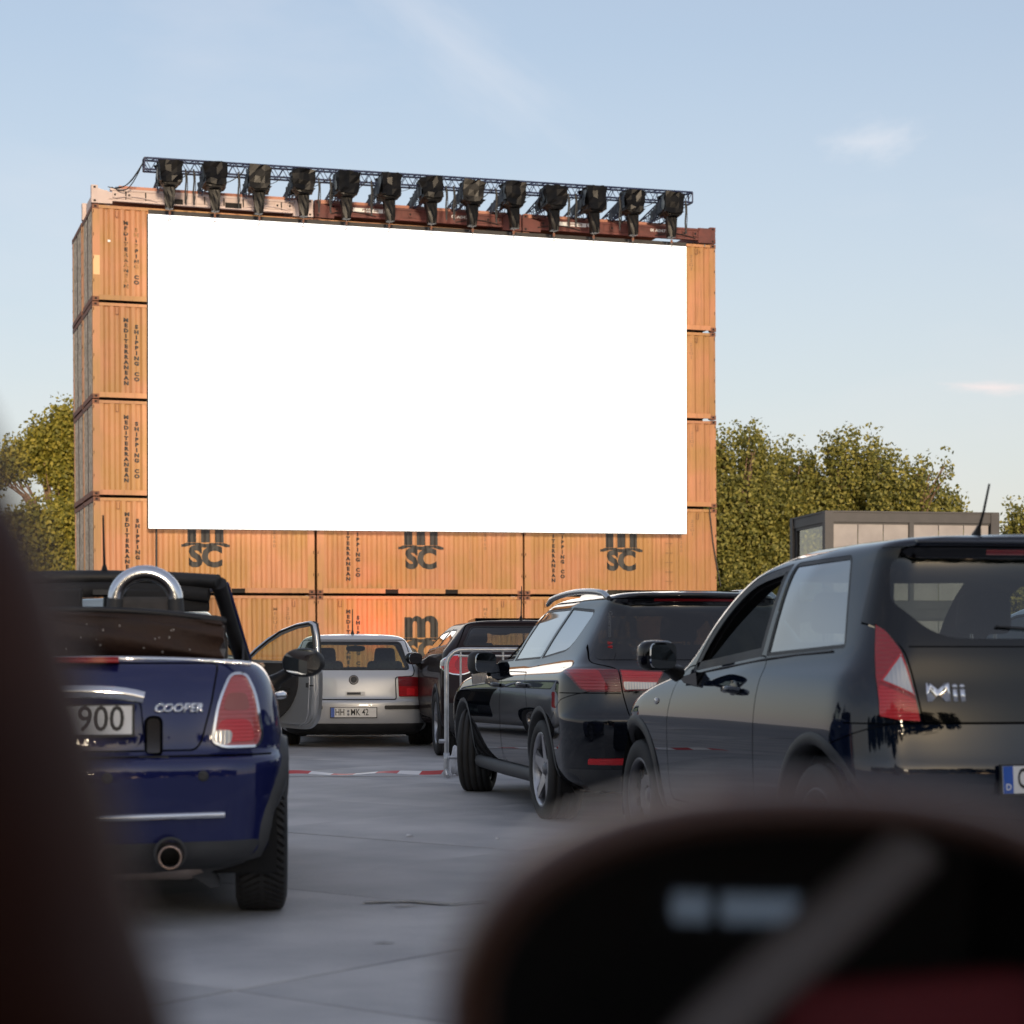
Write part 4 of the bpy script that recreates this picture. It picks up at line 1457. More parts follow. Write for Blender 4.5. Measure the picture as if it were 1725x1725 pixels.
def number_plate(root, loc, rot, text, blue=True, x_text=None, D=False, sx=0.62, size=0.112):
    mb = MB(); mb.bbox((-0.267, 0.0, -0.062), (0.267, 0.012, 0.062))
    p = mb.build('number_plate', M_black_plastic, root, loc=loc, rot=rot)
    mb = MB(); mb.bbox((-0.258, -0.005, -0.052), (0.258, 0.002, 0.055)); mb.build('plate_face', M_plate_white, p)
    if blue:
        mb = MB(); mb.bbox((-0.2575, -0.0065, -0.0515), (-0.215, -0.004, 0.0545)); mb.build('euro_band', M_plate_blue, p)
        if D:
            t = text_mesh('D', 0.034, 0.0008); reface(t, lambda x, y: (x - 0.236, -0.0075, y - 0.028)); part('country_letter', t, p, M_white_print)
    if not text: return p
    t = text_mesh(text, size, 0.0012, 'LEFT', sx=sx)
    x0 = min(v.co.x for v in t.vertices)
    xt = -0.20 if x_text is None else x_text
    reface(t, lambda x, y: (x - x0 + xt, -0.0066, y + 0.002))
    part('plate_lettering', t, p, M_print)
    return p

def aerial(root, loc, length=0.42, lean=-0.55, dz=None, m=None):
    mb = MB()
    dy = math.sin(lean) * length; dzz = math.cos(lean) * length
    mb.tube([(0, 0.03, -0.01), (0, 0.0, 0.035), (0, -0.01, 0.055)], [0.030, 0.014, 0.008], 8)
    mb.tube([(0, -0.005, 0.04), (0, dy * .5, dzz * .5), (0, dy, dzz)], [0.0075, 0.006, 0.005], 6)
    return mb.build('aerial', M_black_plastic, root, loc=loc)

def door_handle(parent, x, y, z, m, side, l=0.17):
    mb = MB()
    s = side
    mb.tube([(s * 0.005, -l / 2, 0), (s * 0.035, -l / 3, 0.004), (s * 0.04, 0, 0.005), (s * 0.035, l / 3, 0.004), (s * 0.005, l / 2, 0)], [0.012, 0.016, 0.017, 0.016, 0.012], 8)
    h = mb.build('door_handle', m, parent, loc=(s * x, y, z))
    return h

P_DOOR, P_TAIL, P_BUMP, P_GLASS, P_SEAL, P_RGLASS, P_LAMP, P_LAMP2, P_LAMP3, P_LAMP4, P_BLACK, P_WS, P_CUT, P_DOOR2, P_QGLASS, P_RIM, P_FLAP, P_REFL, P_HATCH2, P_BRAKE = range(1, 21)
P_GAP = -1

def sides(B, root, pid, name, m, **kw):
    """the left and right halves of a region as two parts"""
    out = []
    for s in (-1, 1):
        me = B.get(pid, name, m, where=lambda c, s=s: c[0] * s > 0, **kw)
        if me: out.append(part(name, me, root))
    return out

def shell(B, root, paint, ids=(0,), inner=True, extra_inner=()):
    part('body', B.get(list(ids), 'body', paint), root)
    if inner:
        me = B.get(list(ids) + list(extra_inner), 'cabin_lining', M_inner, off=-0.032, flip=True, where=lambda c: c[2] > 0.45)
        part('cabin_lining', me, root)

def stroke(B, pts, w, axis, pid=P_GAP, only=None):
    for p, q in zip(pts[:-1], pts[1:]):
        dx, dy = q[0] - p[0], q[1] - p[1]
        l = math.hypot(dx, dy)
        nx, ny = -dy / l * w / 2, dx / l * w / 2
        B.region([(p[0] + nx, p[1] + ny), (q[0] + nx, q[1] + ny), (q[0] - nx, q[1] - ny), (p[0] - nx, p[1] - ny)], axis, pid, only=only)

def mir(poly):
    return [(-p[0],) + tuple(p[1:]) for p in poly][::-1]
def sym(half):
    """half outline with x<=0 from top to bottom -> full closed outline"""
    return list(half) + [(-p[0],) + tuple(p[1:]) for p in half[::-1]]

# ---------------------------------------------------------------- black three-door city car, near right
def car_city():
    t = thing('parked_car', 'black three door city car with a triangular clear lens in its red tail lamp', 'car', (2.17, 7.75, 0), R_(14), 'cars parked before the screen')
    P = carpaint('black blue paint', (0.0035, 0.007, 0.016), 0.0, 0.3)
    Lv = [lev(.20, .16, .70, 3.42), lev(.27, .06, .79, 3.50, c=.26), lev(.42, .01, .816, 3.55, c=.28, bow=.07), lev(.57, .0, .823, 3.555, c=.28, bow=.07),
          lev(.63, .012, .824, 3.55, c=.28, bow=.07), lev(.72, .03, .824, 3.52, c=.27, bow=.07), lev(.84, .05, .813, 3.44, c=.26, bow=.06, zf=.80), lev(.94, .07, .788, 3.2, c=.25, bow=.06, zf=.88),
          lev(1.0, .085, .760, 2.72, wr=.732, c=.24, zr=1.04, zf=.95, cf=.24), lev(1.21, .140, .712, 2.30, wr=.672, c=.2, zr=1.22, cf=.20), lev(1.40, .195, .655, 1.92, wr=.612, c=.17, zr=1.41, cf=.18),
          lev(1.485, .175, .59, 1.68, c=.16, zr=1.49, zf=1.465, cf=.16), lev(1.525, .185, .43, 1.50, c=.12, zr=1.515, cf=.14), lev(1.54, .22, .01, 1.28, c=.01, zr=1.522)]
    B = Body(Lv)
    # doors and seams
    B.region(rnd_poly([(1.23, .31), (2.42, .31), (2.44, .70), (2.38, .93), (2.28, .985), (1.22, 1.04)], .06), 'LR', P_DOOR, .007)
    B.region(rnd_poly([(1.30, 1.03, .02), (2.22, .955, .03), (2.10, 1.10, .25), (1.90, 1.255, .2), (1.62, 1.40, .2), (1.22, 1.450, .03)], .03), 'LR', P_GLASS, .042, P_SEAL)
    B.region(rnd_poly([(.45, 1.065, .02), (1.25, 1.03, .02), (1.185, 1.450, .02), (.62, 1.457, .03)], .03), 'LR', P_QGLASS, .018, P_SEAL)
    # tailgate: one sheet of black glass
    H = [(-.635, 1.475), (-.68, 1.33), (-.69, 1.165), (-.645, 1.13), (-.595, 1.05), (-.573, .95), (-.545, .765)]
    B.region(rnd_poly(sym(H), .02), 'B', P_TAIL, .006)
    B.region(rnd_poly(sym([(-.575, 1.43), (-.605, 1.25, .03), (-.50, 1.14, .06), (-.40, 1.10, .06)]), .04), 'B', P_RGLASS)
    B.region([(-.22, 1.440), (.22, 1.440), (.22, 1.462), (-.22, 1.462)], 'B', P_BRAKE)
    lamp = [(-.660, 1.165), (-.632, 1.135), (-.598, 1.055), (-.578, .95), (-.548, .768), (-.64, .775), (-.706, .79), (-.702, .95)]
    tri = [(-.602, 1.045), (-.685, .93), (-.567, .868)]
    for mm in (lambda q: q, mir):
        B.region(rnd_poly(mm(lamp), .012), 'B', P_LAMP, .006, P_BLACK)
        B.region(rnd_poly(mm([(-.72, .80), (-.69, .918), (-.565, .855), (-.548, .775), (-.64, .78)]), .01), 'B', P_LAMP3, only=(P_LAMP,))
        B.region(rnd_poly(mm(tri), .008), 'B', P_LAMP2, .007, P_RIM, only=(P_LAMP, P_LAMP3, P_RIM))
    stroke(B, [(-.80, .765), (.80, .765)], .006, 'B', only=(0,))
    for s_ in ('L', 'R'): stroke(B, [(.06, .79), (.30, .70), (.46, .655)], .005, s_, only=(0,))
    stroke(B, [(-.575, 1.068), (.575, 1.068)], .005, 'B', only=(P_TAIL,))
    # windscreen, headlamps
    B.region(rnd_poly(sym([(-.50, 1.44), (-.66, .985)]), .05), 'F', P_WS, .02, P_SEAL)
    for mm in (lambda q: q, mir):
        B.region(rnd_poly(mm([(-.76, .72), (-.42, .64), (-.42, .76), (-.70, .86)]), .04), 'F', P_LAMP4)
    # wheel openings
    for y in (.55, 2.97):
        B.region(circ(y, .295, .375), 'LR', P_CUT)
    B.finish()
    part('body', B.get(0, 'body', P), t)
    part('cabin_lining', B.get([0, P_SEAL, P_DOOR, P_TAIL], 'cabin_lining', M_inner, off=-.035, flip=True, where=lambda c: c[2] > .5), t)
    doors = sides(B, t, P_DOOR, 'door', P)
    sides(B, t, P_SEAL, 'window_seal', M_black_plastic, off=-.002)
    for s_, o in zip((-1, 1), sides(B, t, P_QGLASS, 'quarter_window', G_film, off=-.006)): pass
    tg = part('tailgate', B.get(P_TAIL, 'tailgate', M_gloss_black, off=.004, skirt=.02), t)
    part('rear_window', B.get(P_RGLASS, 'rear_window', G_mid, off=.004), tg)
    part('brake_light', B.get(P_BRAKE, 'brake_light', M_dark_red_lens, off=.006, skirt=.01), tg)
    for s_ in (-1, 1):
        w_ = lambda c, s_=s_: c[0] * s_ > 0
        tl = part('tail_light', B.get([P_LAMP], 'tail_light', [M_red_lens], off=.012, skirt=.03, where=w_), t)
        part('lamp_foot', B.get([P_LAMP3], 'lamp_foot', [M_bright_red_lens], off=.011, skirt=.02, where=w_), tl)
        part('reversing_lens', B.get([P_LAMP2], 'reversing_lens', [M_clear_lens], off=.018, skirt=.02, where=w_), tl)
        part('lens_rim', B.get([P_RIM], 'lens_rim', [M_bright_red_lens], off=.016, skirt=.02, where=w_), tl)
        part('lamp_seal', B.get([P_BLACK], 'lamp_seal', M_gloss_black, off=.0, where=w_), tl)
        hl = B.get(P_LAMP4, 'headlight', M_clear_lens, off=.004, where=w_)
        if hl: part('headlight', hl, t)
    part('windscreen', B.get(P_WS, 'windscreen', G_clear, off=-.004), t)
    for s_, d in zip((-1, 1), doors): 
        door_handle(d, B.side_x(1.50, .875) - .004, 1.50, .875, P, s_)
        # recess cup behind the handle
        cup = super_mesh('handle_cup', (.012, .13, .12), .9, M_gloss_black, 20, 10)
        part('handle_cup', cup, d, loc=(s_ * (B.side_x(1.52, .865) - .001), 1.52, .86))
    for s_ in (-1, 1):
        m_ = wing_mirror(t, s_, (s_ * .965, 2.20, 1.035), (.19, .14, .15), M_gloss_black, rz=-s_ * R_(22), e=.5, arm=.10, arm_dz=-.07)
        # mirror foot triangle on the door
        mb = MB(); mb.prism([(2.02, .955), (2.26, .925), (2.20, .90), (2.0, .885)], s_ * (B.side_x(2.1, .93) - .02), s_ * (B.side_x(2.1, .93) + .03), 'x'); mb.build('mirror_foot', M_gloss_black, t)
        mb = MB(); mb.tube([(s_ * B.side_x(y, z) + s_ * .002, y, z) for y, z in ((.56, 1.052), (.9, 1.038), (1.22, 1.020), (1.5, .998), (1.8, .975), (2.05, .953))], .005, 6); mb.build('belt_strip', M_black_plastic, t)
        ind = super_mesh('side_indicator', (.02, .055, .035), .9, M_clear_lens, 12, 8)
        part('side_indicator', ind, t, loc=(s_ * B.side_x(2.62, .80), 2.62, .80))
    wheel_meshes('city', .298, .175, .195, 'steel', M_alloy_dark)
    for x, y in ((-.72, .55), (.72, .55), (-.715, 2.97), (.715, 2.97)): add_wheel(t, 'city', x, y, .298)
    wheel_wells(t, [(x, y, .295) for x, y in ((-.72, .55), (.72, .55), (-.715, 2.97), (.715, 2.97))], .392, .36)
    ring_flare(t, B, .55, .295, .372, .425, M_black_plastic, .008); ring_flare(t, B, 2.97, .295, .372, .425, M_black_plastic, .008)
    underbody(t, .25, 3.3, .62)
    interior(t, 1.50, .62, .22, .70, 2.35, .96, 2, 0.02, 1.27, 1.95)
    number_plate(t, (0, -.012, .545), (R_(-4), 0, 0), 'OD', True, -.195, True)
    tm = text_mesh('Mii', .10, .002, 'LEFT', sx=1.35); x0 = min(v.co.x for v in tm.vertices)
    reface(tm, lambda x, y: (x - x0 - .525, B.rear_y(x - x0 - .525, y + .885) - .010, y + .885))
    badge = part('badge', tm, tg, M_chrome)
    md = badge.modifiers.new('thickness', 'SOLIDIFY'); md.thickness = .006
    aerial(t, (-.14, .42, 1.518), .24, -.42)
    mb = MB(); mb.tube([(.10, .075, 1.09), (-.02, .10, 1.135), (-.22, .112, 1.15)], [.012, .008, .005], 6); mb.build('rear_wiper', M_black_plastic, tg)
    mb = MB(); mb.tube([(x, .185 + .05 * (x / .6)**2 - .012, 1.488) for x in np.linspace(-.52, .52, 13)], .010, 6, sx=1.8); mb.build('spoiler_lip', P, t)
    return t

# ---------------------------------------------------------------- black estate car, centre right
def car_estate():
    t = thing('parked_car', 'black estate car with privacy glass, slim red tail lamps and turned front wheels', 'car', (1.265, 11.66, 0), R_(12.0), 'cars parked before the screen')
    P = carpaint('black paint', (0.005, 0.006, 0.009), 0.0, 0.3)
    Lv = [lev(.21, .30, .76, 4.30), lev(.28, .12, .86, 4.42, c=.3), lev(.42, .02, .898, 4.52, c=.34, bow=.1), lev(.56, .0, .906, 4.53, c=.34, bow=.1), lev(.655, .0, .908, 4.52, c=.34, bow=.1),
          lev(.685, .035, .908, 4.51, c=.34, bow=.1), lev(.79, .07, .902, 4.42, c=.33, bow=.1, zf=.76), lev(.885, .10, .888, 4.2, c=.32, bow=.09, zr=.93, zf=.84), lev(.925, .16, .855, 3.8, c=.3, bow=.09, zr=.975, zf=.90),
          lev(.965, .20, .82, 3.30, wr=.785, c=.28, bow=.08, zr=1.01, zf=.955, cf=.3), lev(1.15, .32, .722, 2.86, wr=.672, c=.24, bow=.07, zr=1.18, cf=.24), lev(1.32, .44, .615, 2.48, wr=.568, c=.2, bow=.07, zr=1.34, cf=.22),
          lev(1.395, .40, .562, 2.26, wr=.53, c=.18, bow=.06, zr=1.405, cf=.2), lev(1.43, .42, .44, 2.05, c=.14, zr=1.425, cf=.18), lev(1.447, .5, .01, 1.85, c=.01, zr=1.432)]
    B = Body(Lv)
    wy = (.98, 3.616)
    B.region(rnd_poly([(1.22, .30), (1.28, .60), (1.42, .80), (1.52, .93), (2.24, .93), (2.20, .30)], .08), 'LR', P_DOOR2, .007)
    B.region(rnd_poly([(2.22, .30), (2.26, .93), (3.14, .90), (3.22, .62), (3.17, .30)], .06), 'LR', P_DOOR, .007)
    # side glass: front door, rear door, quarter
    B.region(rnd_poly([(2.27, 1.0, .02), (3.02, .975, .04), (2.75, 1.12, .2), (2.52, 1.24, .2), (2.16, 1.345, .02)], .03), 'LR', P_GLASS, .018, P_SEAL)
    B.region(rnd_poly([(1.48, 1.015, .02), (2.23, .998, .02), (2.10, 1.350, .02), (1.36, 1.352, .02)], .03), 'LR', P_QGLASS, .016, P_SEAL)
    B.region(rnd_poly([(.86, 1.07, .12), (1.45, 1.015, .02), (1.335, 1.352, .02), (.80, 1.325, .06)], .03), 'LR', P_QGLASS, .016, P_SEAL)
    # hatch
    H = [(-.59, 1.392), (-.68, 1.20), (-.735, .99), (-.60, .955), (-.585, .82), (-.53, .56), (-.40, .53)]
    B.region(rnd_poly(sym(H), .03), 'B', P_TAIL, .007)
    B.region(rnd_poly(sym([(-.57, 1.365), (-.65, 1.20), (-.70, 1.01)]), .035), 'B', P_RGLASS)
    B.region([(-.30, 1.372), (.30, 1.372), (.30, 1.388), (-.30, 1.388)], 'B', P_BRAKE)
    lo = [(-.885, .955, .01), (-.60, .948, .01), (-.585, .818, .01), (-.80, .818, .04)]
    li = [(-.592, .948, .01), (-.33, .938, .02), (-.40, .828, .02), (-.578, .820, .01)]
    for mm in (lambda q: q, mir):
        B.region(rnd_poly(mm(lo), .02), 'B', P_LAMP, .008, P_RIM)
        B.region(rnd_poly(mm([(-.86, .945), (-.71, .945), (-.66, .83), (-.80, .828)]), .02), 'B', P_LAMP4, only=(P_LAMP,))
        B.region(rnd_poly(mm(li), .02), 'B', P_LAMP2, .008, P_RIM)
        B.region(rnd_poly(mm([(-.575, .878), (-.375, .873), (-.41, .836), (-.567, .830)]), .012), 'B', P_LAMP3, only=(P_LAMP2,))
        B.region(rnd_poly(mm([(-.78, .385), (-.55, .385), (-.55, .425), (-.78, .42)]), .008), 'B', P_REFL)
    B.region(rnd_poly(sym([(-.88, .355), (-.70, .20)]), .03), 'B', P_BLACK, only=(0,))
    stroke(B, [(-.9, .81), (-.59, .81)], .006, 'B', only=(0,)); stroke(B, [(.59, .81), (.9, .81)], .006, 'B', only=(0,))
    for s_ in ('L', 'R'): stroke(B, [(.20, .83), (.45, .77), (.66, .64)], .005, s_, only=(0,))
    B.region(rnd_poly(sym([(-.53, 1.37), (-.72, .985)]), .05), 'F', P_WS, .02, P_SEAL)
    for y in wy: B.region(circ(y, .32, .368), 'LR', P_CUT)
    B.finish()
    part('body', B.get(0, 'body', P), t)
    part('cabin_lining', B.get([0, P_SEAL, P_DOOR, P_DOOR2, P_TAIL], 'cabin_lining', M_inner, off=-.035, flip=True, where=lambda c: c[2] > .5), t)
    d1 = sides(B, t, P_DOOR, 'door', P); d2 = sides(B, t, P_DOOR2, 'door', P)
    sides(B, t, P_SEAL, 'window_seal', M_black_plastic, off=-.002)
    sides(B, t, P_QGLASS, 'side_window', G_film, off=-.004)
    for o in (B.get(P_GLASS, 'side_window', G_clear, off=-.004, where=lambda c: c[0] > 0),): part('side_window', o, t)
    tg = part('tailgate', B.get(P_TAIL, 'tailgate', P), t)
    part('rear_window', B.get(P_RGLASS, 'rear_window', G_dark, off=.003, skirt=.01), tg)
    part('brake_light', B.get(P_BRAKE, 'brake_light', M_dark_red_lens, off=.004), tg)
    for s_ in (-1, 1):
        w_ = lambda c, s_=s_: c[0] * s_ > 0
        tl = part('tail_light', B.get([P_LAMP], 'tail_light', [M_dark_red_lens], off=.010, skirt=.03, where=w_), t)
        part('indicator_lens', B.get([P_LAMP4], 'indicator_lens', [M_red_lens], off=.012, skirt=.02, where=w_), tl)
        part('lens_rim', B.get([P_RIM], 'lens_rim', [M_dark_red_lens], off=.009, skirt=.03, where=w_), tl)
        part('light_bar', B.get([P_LAMP2], 'light_bar', [M_bright_red_lens], off=.012, skirt=.02, where=w_), tl)
        part('reversing_lens', B.get([P_LAMP3], 'reversing_lens', [M_clear_lens], off=.014, skirt=.02, where=w_), tl)
        part('reflector', B.get([P_REFL], 'reflector', [M_bright_red_lens], off=.006, skirt=.01, where=w_), t)
    part('lower_bumper', B.get(P_BLACK, 'lower_bumper', M_trim, off=.002), t)
    part('windscreen', B.get(P_WS, 'windscreen', G_clear, off=-.004), t)
    for s_, d in zip((-1, 1), d1): door_handle(d, B.side_x(2.36, .83) - .004, 2.36, .83, P, s_, .2)
    for s_, d in zip((-1, 1), d2): door_handle(d, B.side_x(1.52, .84) - .004, 1.52, .84, P, s_, .2)
    for s_ in (-1, 1):
        wing_mirror(t, s_, (s_ * .915, 2.90, .985), (.21, .15, .17), M_black_plastic, rz=-s_ * R_(24), e=.55, arm=.07, arm_dz=-.09)
        mb = MB(); mb.prism([(-.06, .0), (.05, .02), (.05, -.055), (-.05, -.075)], 0, .03, 'y'); o = mb.build('mirror_indicator', M_clear_lens, t, loc=(s_ * .93, 2.83, .90))
        # roof rail
        mb = MB()
        pts = []
        for i in range(15):
            u = i / 14
            y = .62 + (2.30 - .62) * u
            k = math.sin(math.pi * min(1, max(0, u)))**.35
            pts.append((s_ * (.548 + .0 * u), y, 1.392 + .052 * k + .012 * math.sin(math.pi * u)))
        mb.tube(pts, [.016] + [.020] * 13 + [.014], 8); mb.build('roof_rail', noisy('satin rail', (.30, .31, .34), (.36, .37, .40), 9, rough=(.2, .3), metal=.9), t)
    mb = MB(); mb.prism([(-.46, 0), (.46, 0), (.44, .028), (-.44, .028)], 1.05, 1.75, 'y')
    o = mb.build('sunroof', M_gloss_black, t, loc=(0, 0, 1.452), rot=(R_(-1.2), 0, 0))
    wheel_meshes('estate', .318, .225, .236, 'turbine', M_alloy)
    sp = [(-.795, wy[0]), (.795, wy[0]), (-.79, wy[1]), (.79, wy[1])]
    for i, (x, y) in enumerate(sp): add_wheel(t, 'estate', x, y, .318, R_(-20) if i > 1 else 0)
    wheel_wells(t, [(x, y, .32) for x, y in sp], .382, .42)
    for y in wy: ring_flare(t, B, y, .32, .364, .398, M_trim, .004)
    for s_ in (-1, 1):
        mb = MB(); mb.tube([(s_ * .84, 1.34, .255), (s_ * .845, 2.3, .25), (s_ * .84, 3.24, .255)], .05, 10); mb.build('side_sill', M_trim, t)
    underbody(t, .35, 4.1, .66)
    mb = MB(); mb.tube([(-.52, .08, .25), (-.52, .5, .25)], .036, 16, caps=False); mb.build('exhaust', M_chrome, t)
    interior(t, 2.30, 1.25, .24, .74, 3.1, .97, 3, 0.0, 1.26, 2.7)
    number_plate(t, (0, B.rear_y(0, .70) - .012, .70), (R_(-8), 0, 0), '', False)
    # sticker on the rear window
    tm = text_mesh('Generation', .036, .0004, sx=.95)
    reface(tm, lambda x, y: (y, 0, -x))
    yb = lambda z: B.rear_y(-.6, z)
    sl = math.atan2(yb(1.30) - yb(1.06), .24)
    st = part('window_sticker', tm, tg, mat('sticker grey', (.10, .11, .125), .5), loc=(-.628, yb(1.22) - .012, 1.225), rot=(-sl, 0, R_(-16)))
    mb = MB(); mb.prism([(-.014, .022), (.016, .016), (.010, .006), (-.006, .004), (.016, -.006), (.014, -.022), (-.016, -.016), (-.010, -.007), (.006, -.004), (-.016, .006)], -.001, .001)
    mb.build('sticker_emblem', M_red_lens, st, loc=(-.0, -.006, -.125))
    return t

# ---------------------------------------------------------------- silver hatchback, middle
def car_hatch():
    t = thing('parked_car', 'silver hatchback parked straight ahead beside the open car door', 'car', (-1.795, 22.2, 0), R_(4), 'cars parked before the screen')
    P = carpaint('silver paint', (0.45, 0.465, 0.485), 0.30, 0.38)
    Lv = [lev(.14, .22, .70, 3.9), lev(.20, .05, .82, 4.05, c=.22), lev(.34, .0, .845, 4.13, c=.24, bow=.08), lev(.46, .0, .85, 4.13, c=.24, bow=.08), lev(.525, .01, .85, 4.1, c=.24, bow=.08),
          lev(.545, .05, .848, 4.1, c=.24, bow=.07), lev(.66, .07, .848, 4.0, c=.24, bow=.07, zf=.64), lev(.78, .10, .835, 3.8, c=.23, bow=.06, zr=.80, zf=.74), lev(.845, .14, .80, 3.0, c=.2, bow=.06, zr=.86, zf=.84),
          lev(1.02, .24, .705, 2.62, c=.18, zr=1.04, cf=.2), lev(1.18, .35, .62, 2.24, c=.16, zr=1.19, cf=.18), lev(1.255, .42, .56, 2.0, c=.14, zr=1.25, cf=.16), lev(1.29, .48, .40, 1.8, c=.12, zr=1.278, cf=.14), lev(1.30, .55, .01, 1.6, c=.01, zr=1.285)]
    B = Body(Lv, nt=6, nk=5)
    B.region(rnd_poly(sym([(-.59, 1.225), (-.70, .86), (-.68, .80), (-.48, .79), (-.49, .535)]), .03), 'B', P_TAIL, .012)
    B.region(rnd_poly(sym([(-.535, 1.205), (-.645, .872)]), .05), 'B', P_RGLASS, .018, P_SEAL)
    for mm in (lambda q: q, mir):
        B.region(rnd_poly(mm([(-.79, .79), (-.50, .80), (-.51, .57), (-.80, .57)]), .02), 'B', P_LAMP)
        B.region(rnd_poly(mm([(-.77, .685), (-.51, .69), (-.515, .575), (-.78, .575)]), .015), 'B', P_LAMP2, only=(P_LAMP,))
        B.region(rnd_poly(mm([(-.69, .665), (-.60, .67), (-.60, .59), (-.69, .59)]), .015), 'B', P_LAMP3, only=(P_LAMP2,))
        B.region(rnd_poly(mm([(-.84, .475), (-.35, .475), (-.35, .43), (-.84, .43)]), .015), 'B', P_BLACK)
    B.region(rnd_poly(sym([(-.80, .27), (-.72, .13)]), .02), 'B', P_BLACK, only=(0,))
    B.region(rnd_poly([(.62, .88), (1.35, .88), (1.3, 1.2), (.78, 1.19)], .04), 'LR', P_GLASS, .016, P_SEAL)
    B.region(rnd_poly([(1.40, .88), (2.55, .87), (2.0, 1.16), (1.36, 1.2)], .04), 'LR', P_GLASS, .016, P_SEAL)
    B.region(rnd_poly([(1.38, .25), (1.38, .86), (2.62, .85), (2.7, .5), (2.6, .25)], .06), 'LR', P_DOOR, .01)
    B.region(rnd_poly(sym([(-.50, 1.225), (-.68, .875)]), .05), 'F', P_WS, .02, P_SEAL)
    for y in (.78, 3.28): B.region(circ(y, .29, .33), 'LR', P_CUT)
    B.finish()
    part('body', B.get(0, 'body', P), t)
    part('cabin_lining', B.get([0, P_SEAL, P_DOOR, P_TAIL], 'cabin_lining', M_inner, off=-.035, flip=True, where=lambda c: c[2] > .45), t)
    sides(B, t, P_DOOR, 'door', P); sides(B, t, P_GLASS, 'side_window', G_green, off=-.004)
    tg = part('tailgate', B.get(P_TAIL, 'tailgate', P, off=.002), t)
    part('window_seal', B.get(P_SEAL, 'window_seal', M_black_plastic), t)
    part('rear_window', B.get(P_RGLASS, 'rear_window', G_green, off=-.003), tg)
    part('windscreen', B.get(P_WS, 'windscreen', G_green, off=-.004), t)
    for s_ in (-1, 1):
        w_ = lambda c, s_=s_: c[0] * s_ > 0
        tl = part('tail_light', B.get([P_LAMP], 'tail_light', [M_dark_red_lens], off=.012, skirt=.03, where=w_), t)
        part('lamp_foot', B.get([P_LAMP2], 'lamp_foot', [M_red_lens], off=.013, skirt=.02, where=w_), tl)
        part('fog_lens', B.get([P_LAMP3], 'fog_lens', [M_bright_red_lens], off=.014, skirt=.02, where=w_), tl)
    part('bumper_trim', B.get(P_BLACK, 'bumper_trim', M_black_plastic, off=.008, skirt=.015), t)
    bd = MB(); bd.lathe([(-.012, 0), (-.012, .050), (0, .056)], 24, 'y')
    bd.lathe([(-.016, .036), (-.018, .042), (-.016, .048)], 24, 'y', mi=1)
    o = bd.build('badge', [M_trim, M_alloy_dark], tg, loc=(0, B.rear_y(0, .765) - .006, .765), rot=(-.15, 0, 0))
    mb = MB(); mb.bbox((-.11, -.012, -.022), (.11, .004, .022)); mb.bbox((-.095, -.016, -.014), (.06, -.010, .014), 1)
    mb.build('tailgate_handle', [P, M_trim], tg, loc=(.02, B.rear_y(0, .61) - .004, .61))
    number_plate(t, (0, B.rear_y(0, .40) - .014, .395), (0, 0, 0), 'HH', True, -.205, sx=.72, size=.105)
    pl = [c for c in t.children if c.name.startswith('number_plate')][-1]
    tm = text_mesh('MK 42', .105, .0008, 'LEFT', sx=.72); x0 = min(v.co.x for v in tm.vertices)
    reface(tm, lambda x, y: (x - x0 - .030, -.0066, y + .002)); part('plate_lettering', tm, pl, M_print)
    mb = MB()
    for z in (.018, -.02): mb.lathe([(-.008, 0), (-.008, .014), (-.004, .014)], 16, 'y', c=(-.060, 0, z))
    mb.build('plate_seal', mat('seal grey', (.25, .26, .27), .5), pl)
    for s_ in (-1, 1): wing_mirror(t, s_, (s_ * .90, 2.32, .66), (.15, .11, .10), P, rz=-s_ * R_(8), e=.7, arm=.06, arm_dz=-.03)
    wheel_meshes('hatch', .30, .195, .19, 'ten', M_alloy)
    sp = [(-.735, .78), (.735, .78), (-.735, 3.28), (.735, 3.28)]
    for x, y in sp: add_wheel(t, 'hatch', x, y, .30)
    wheel_wells(t, [(x, y, .29) for x, y in sp], .34, .36)
    underbody(t, .3, 3.8, .62, .15)
    interior(t, 1.75, 1.05, .10, .66, 2.75, .83, 2, -.05, 1.13, 2.25)
    mb = MB(); mb.bbox((-.55, .30, .80), (.55, 1.0, .82)); mb.build('parcel_shelf', M_inner, t)
    aerial(t, (-.02, .62, 1.282), .30, -.05)
    return t

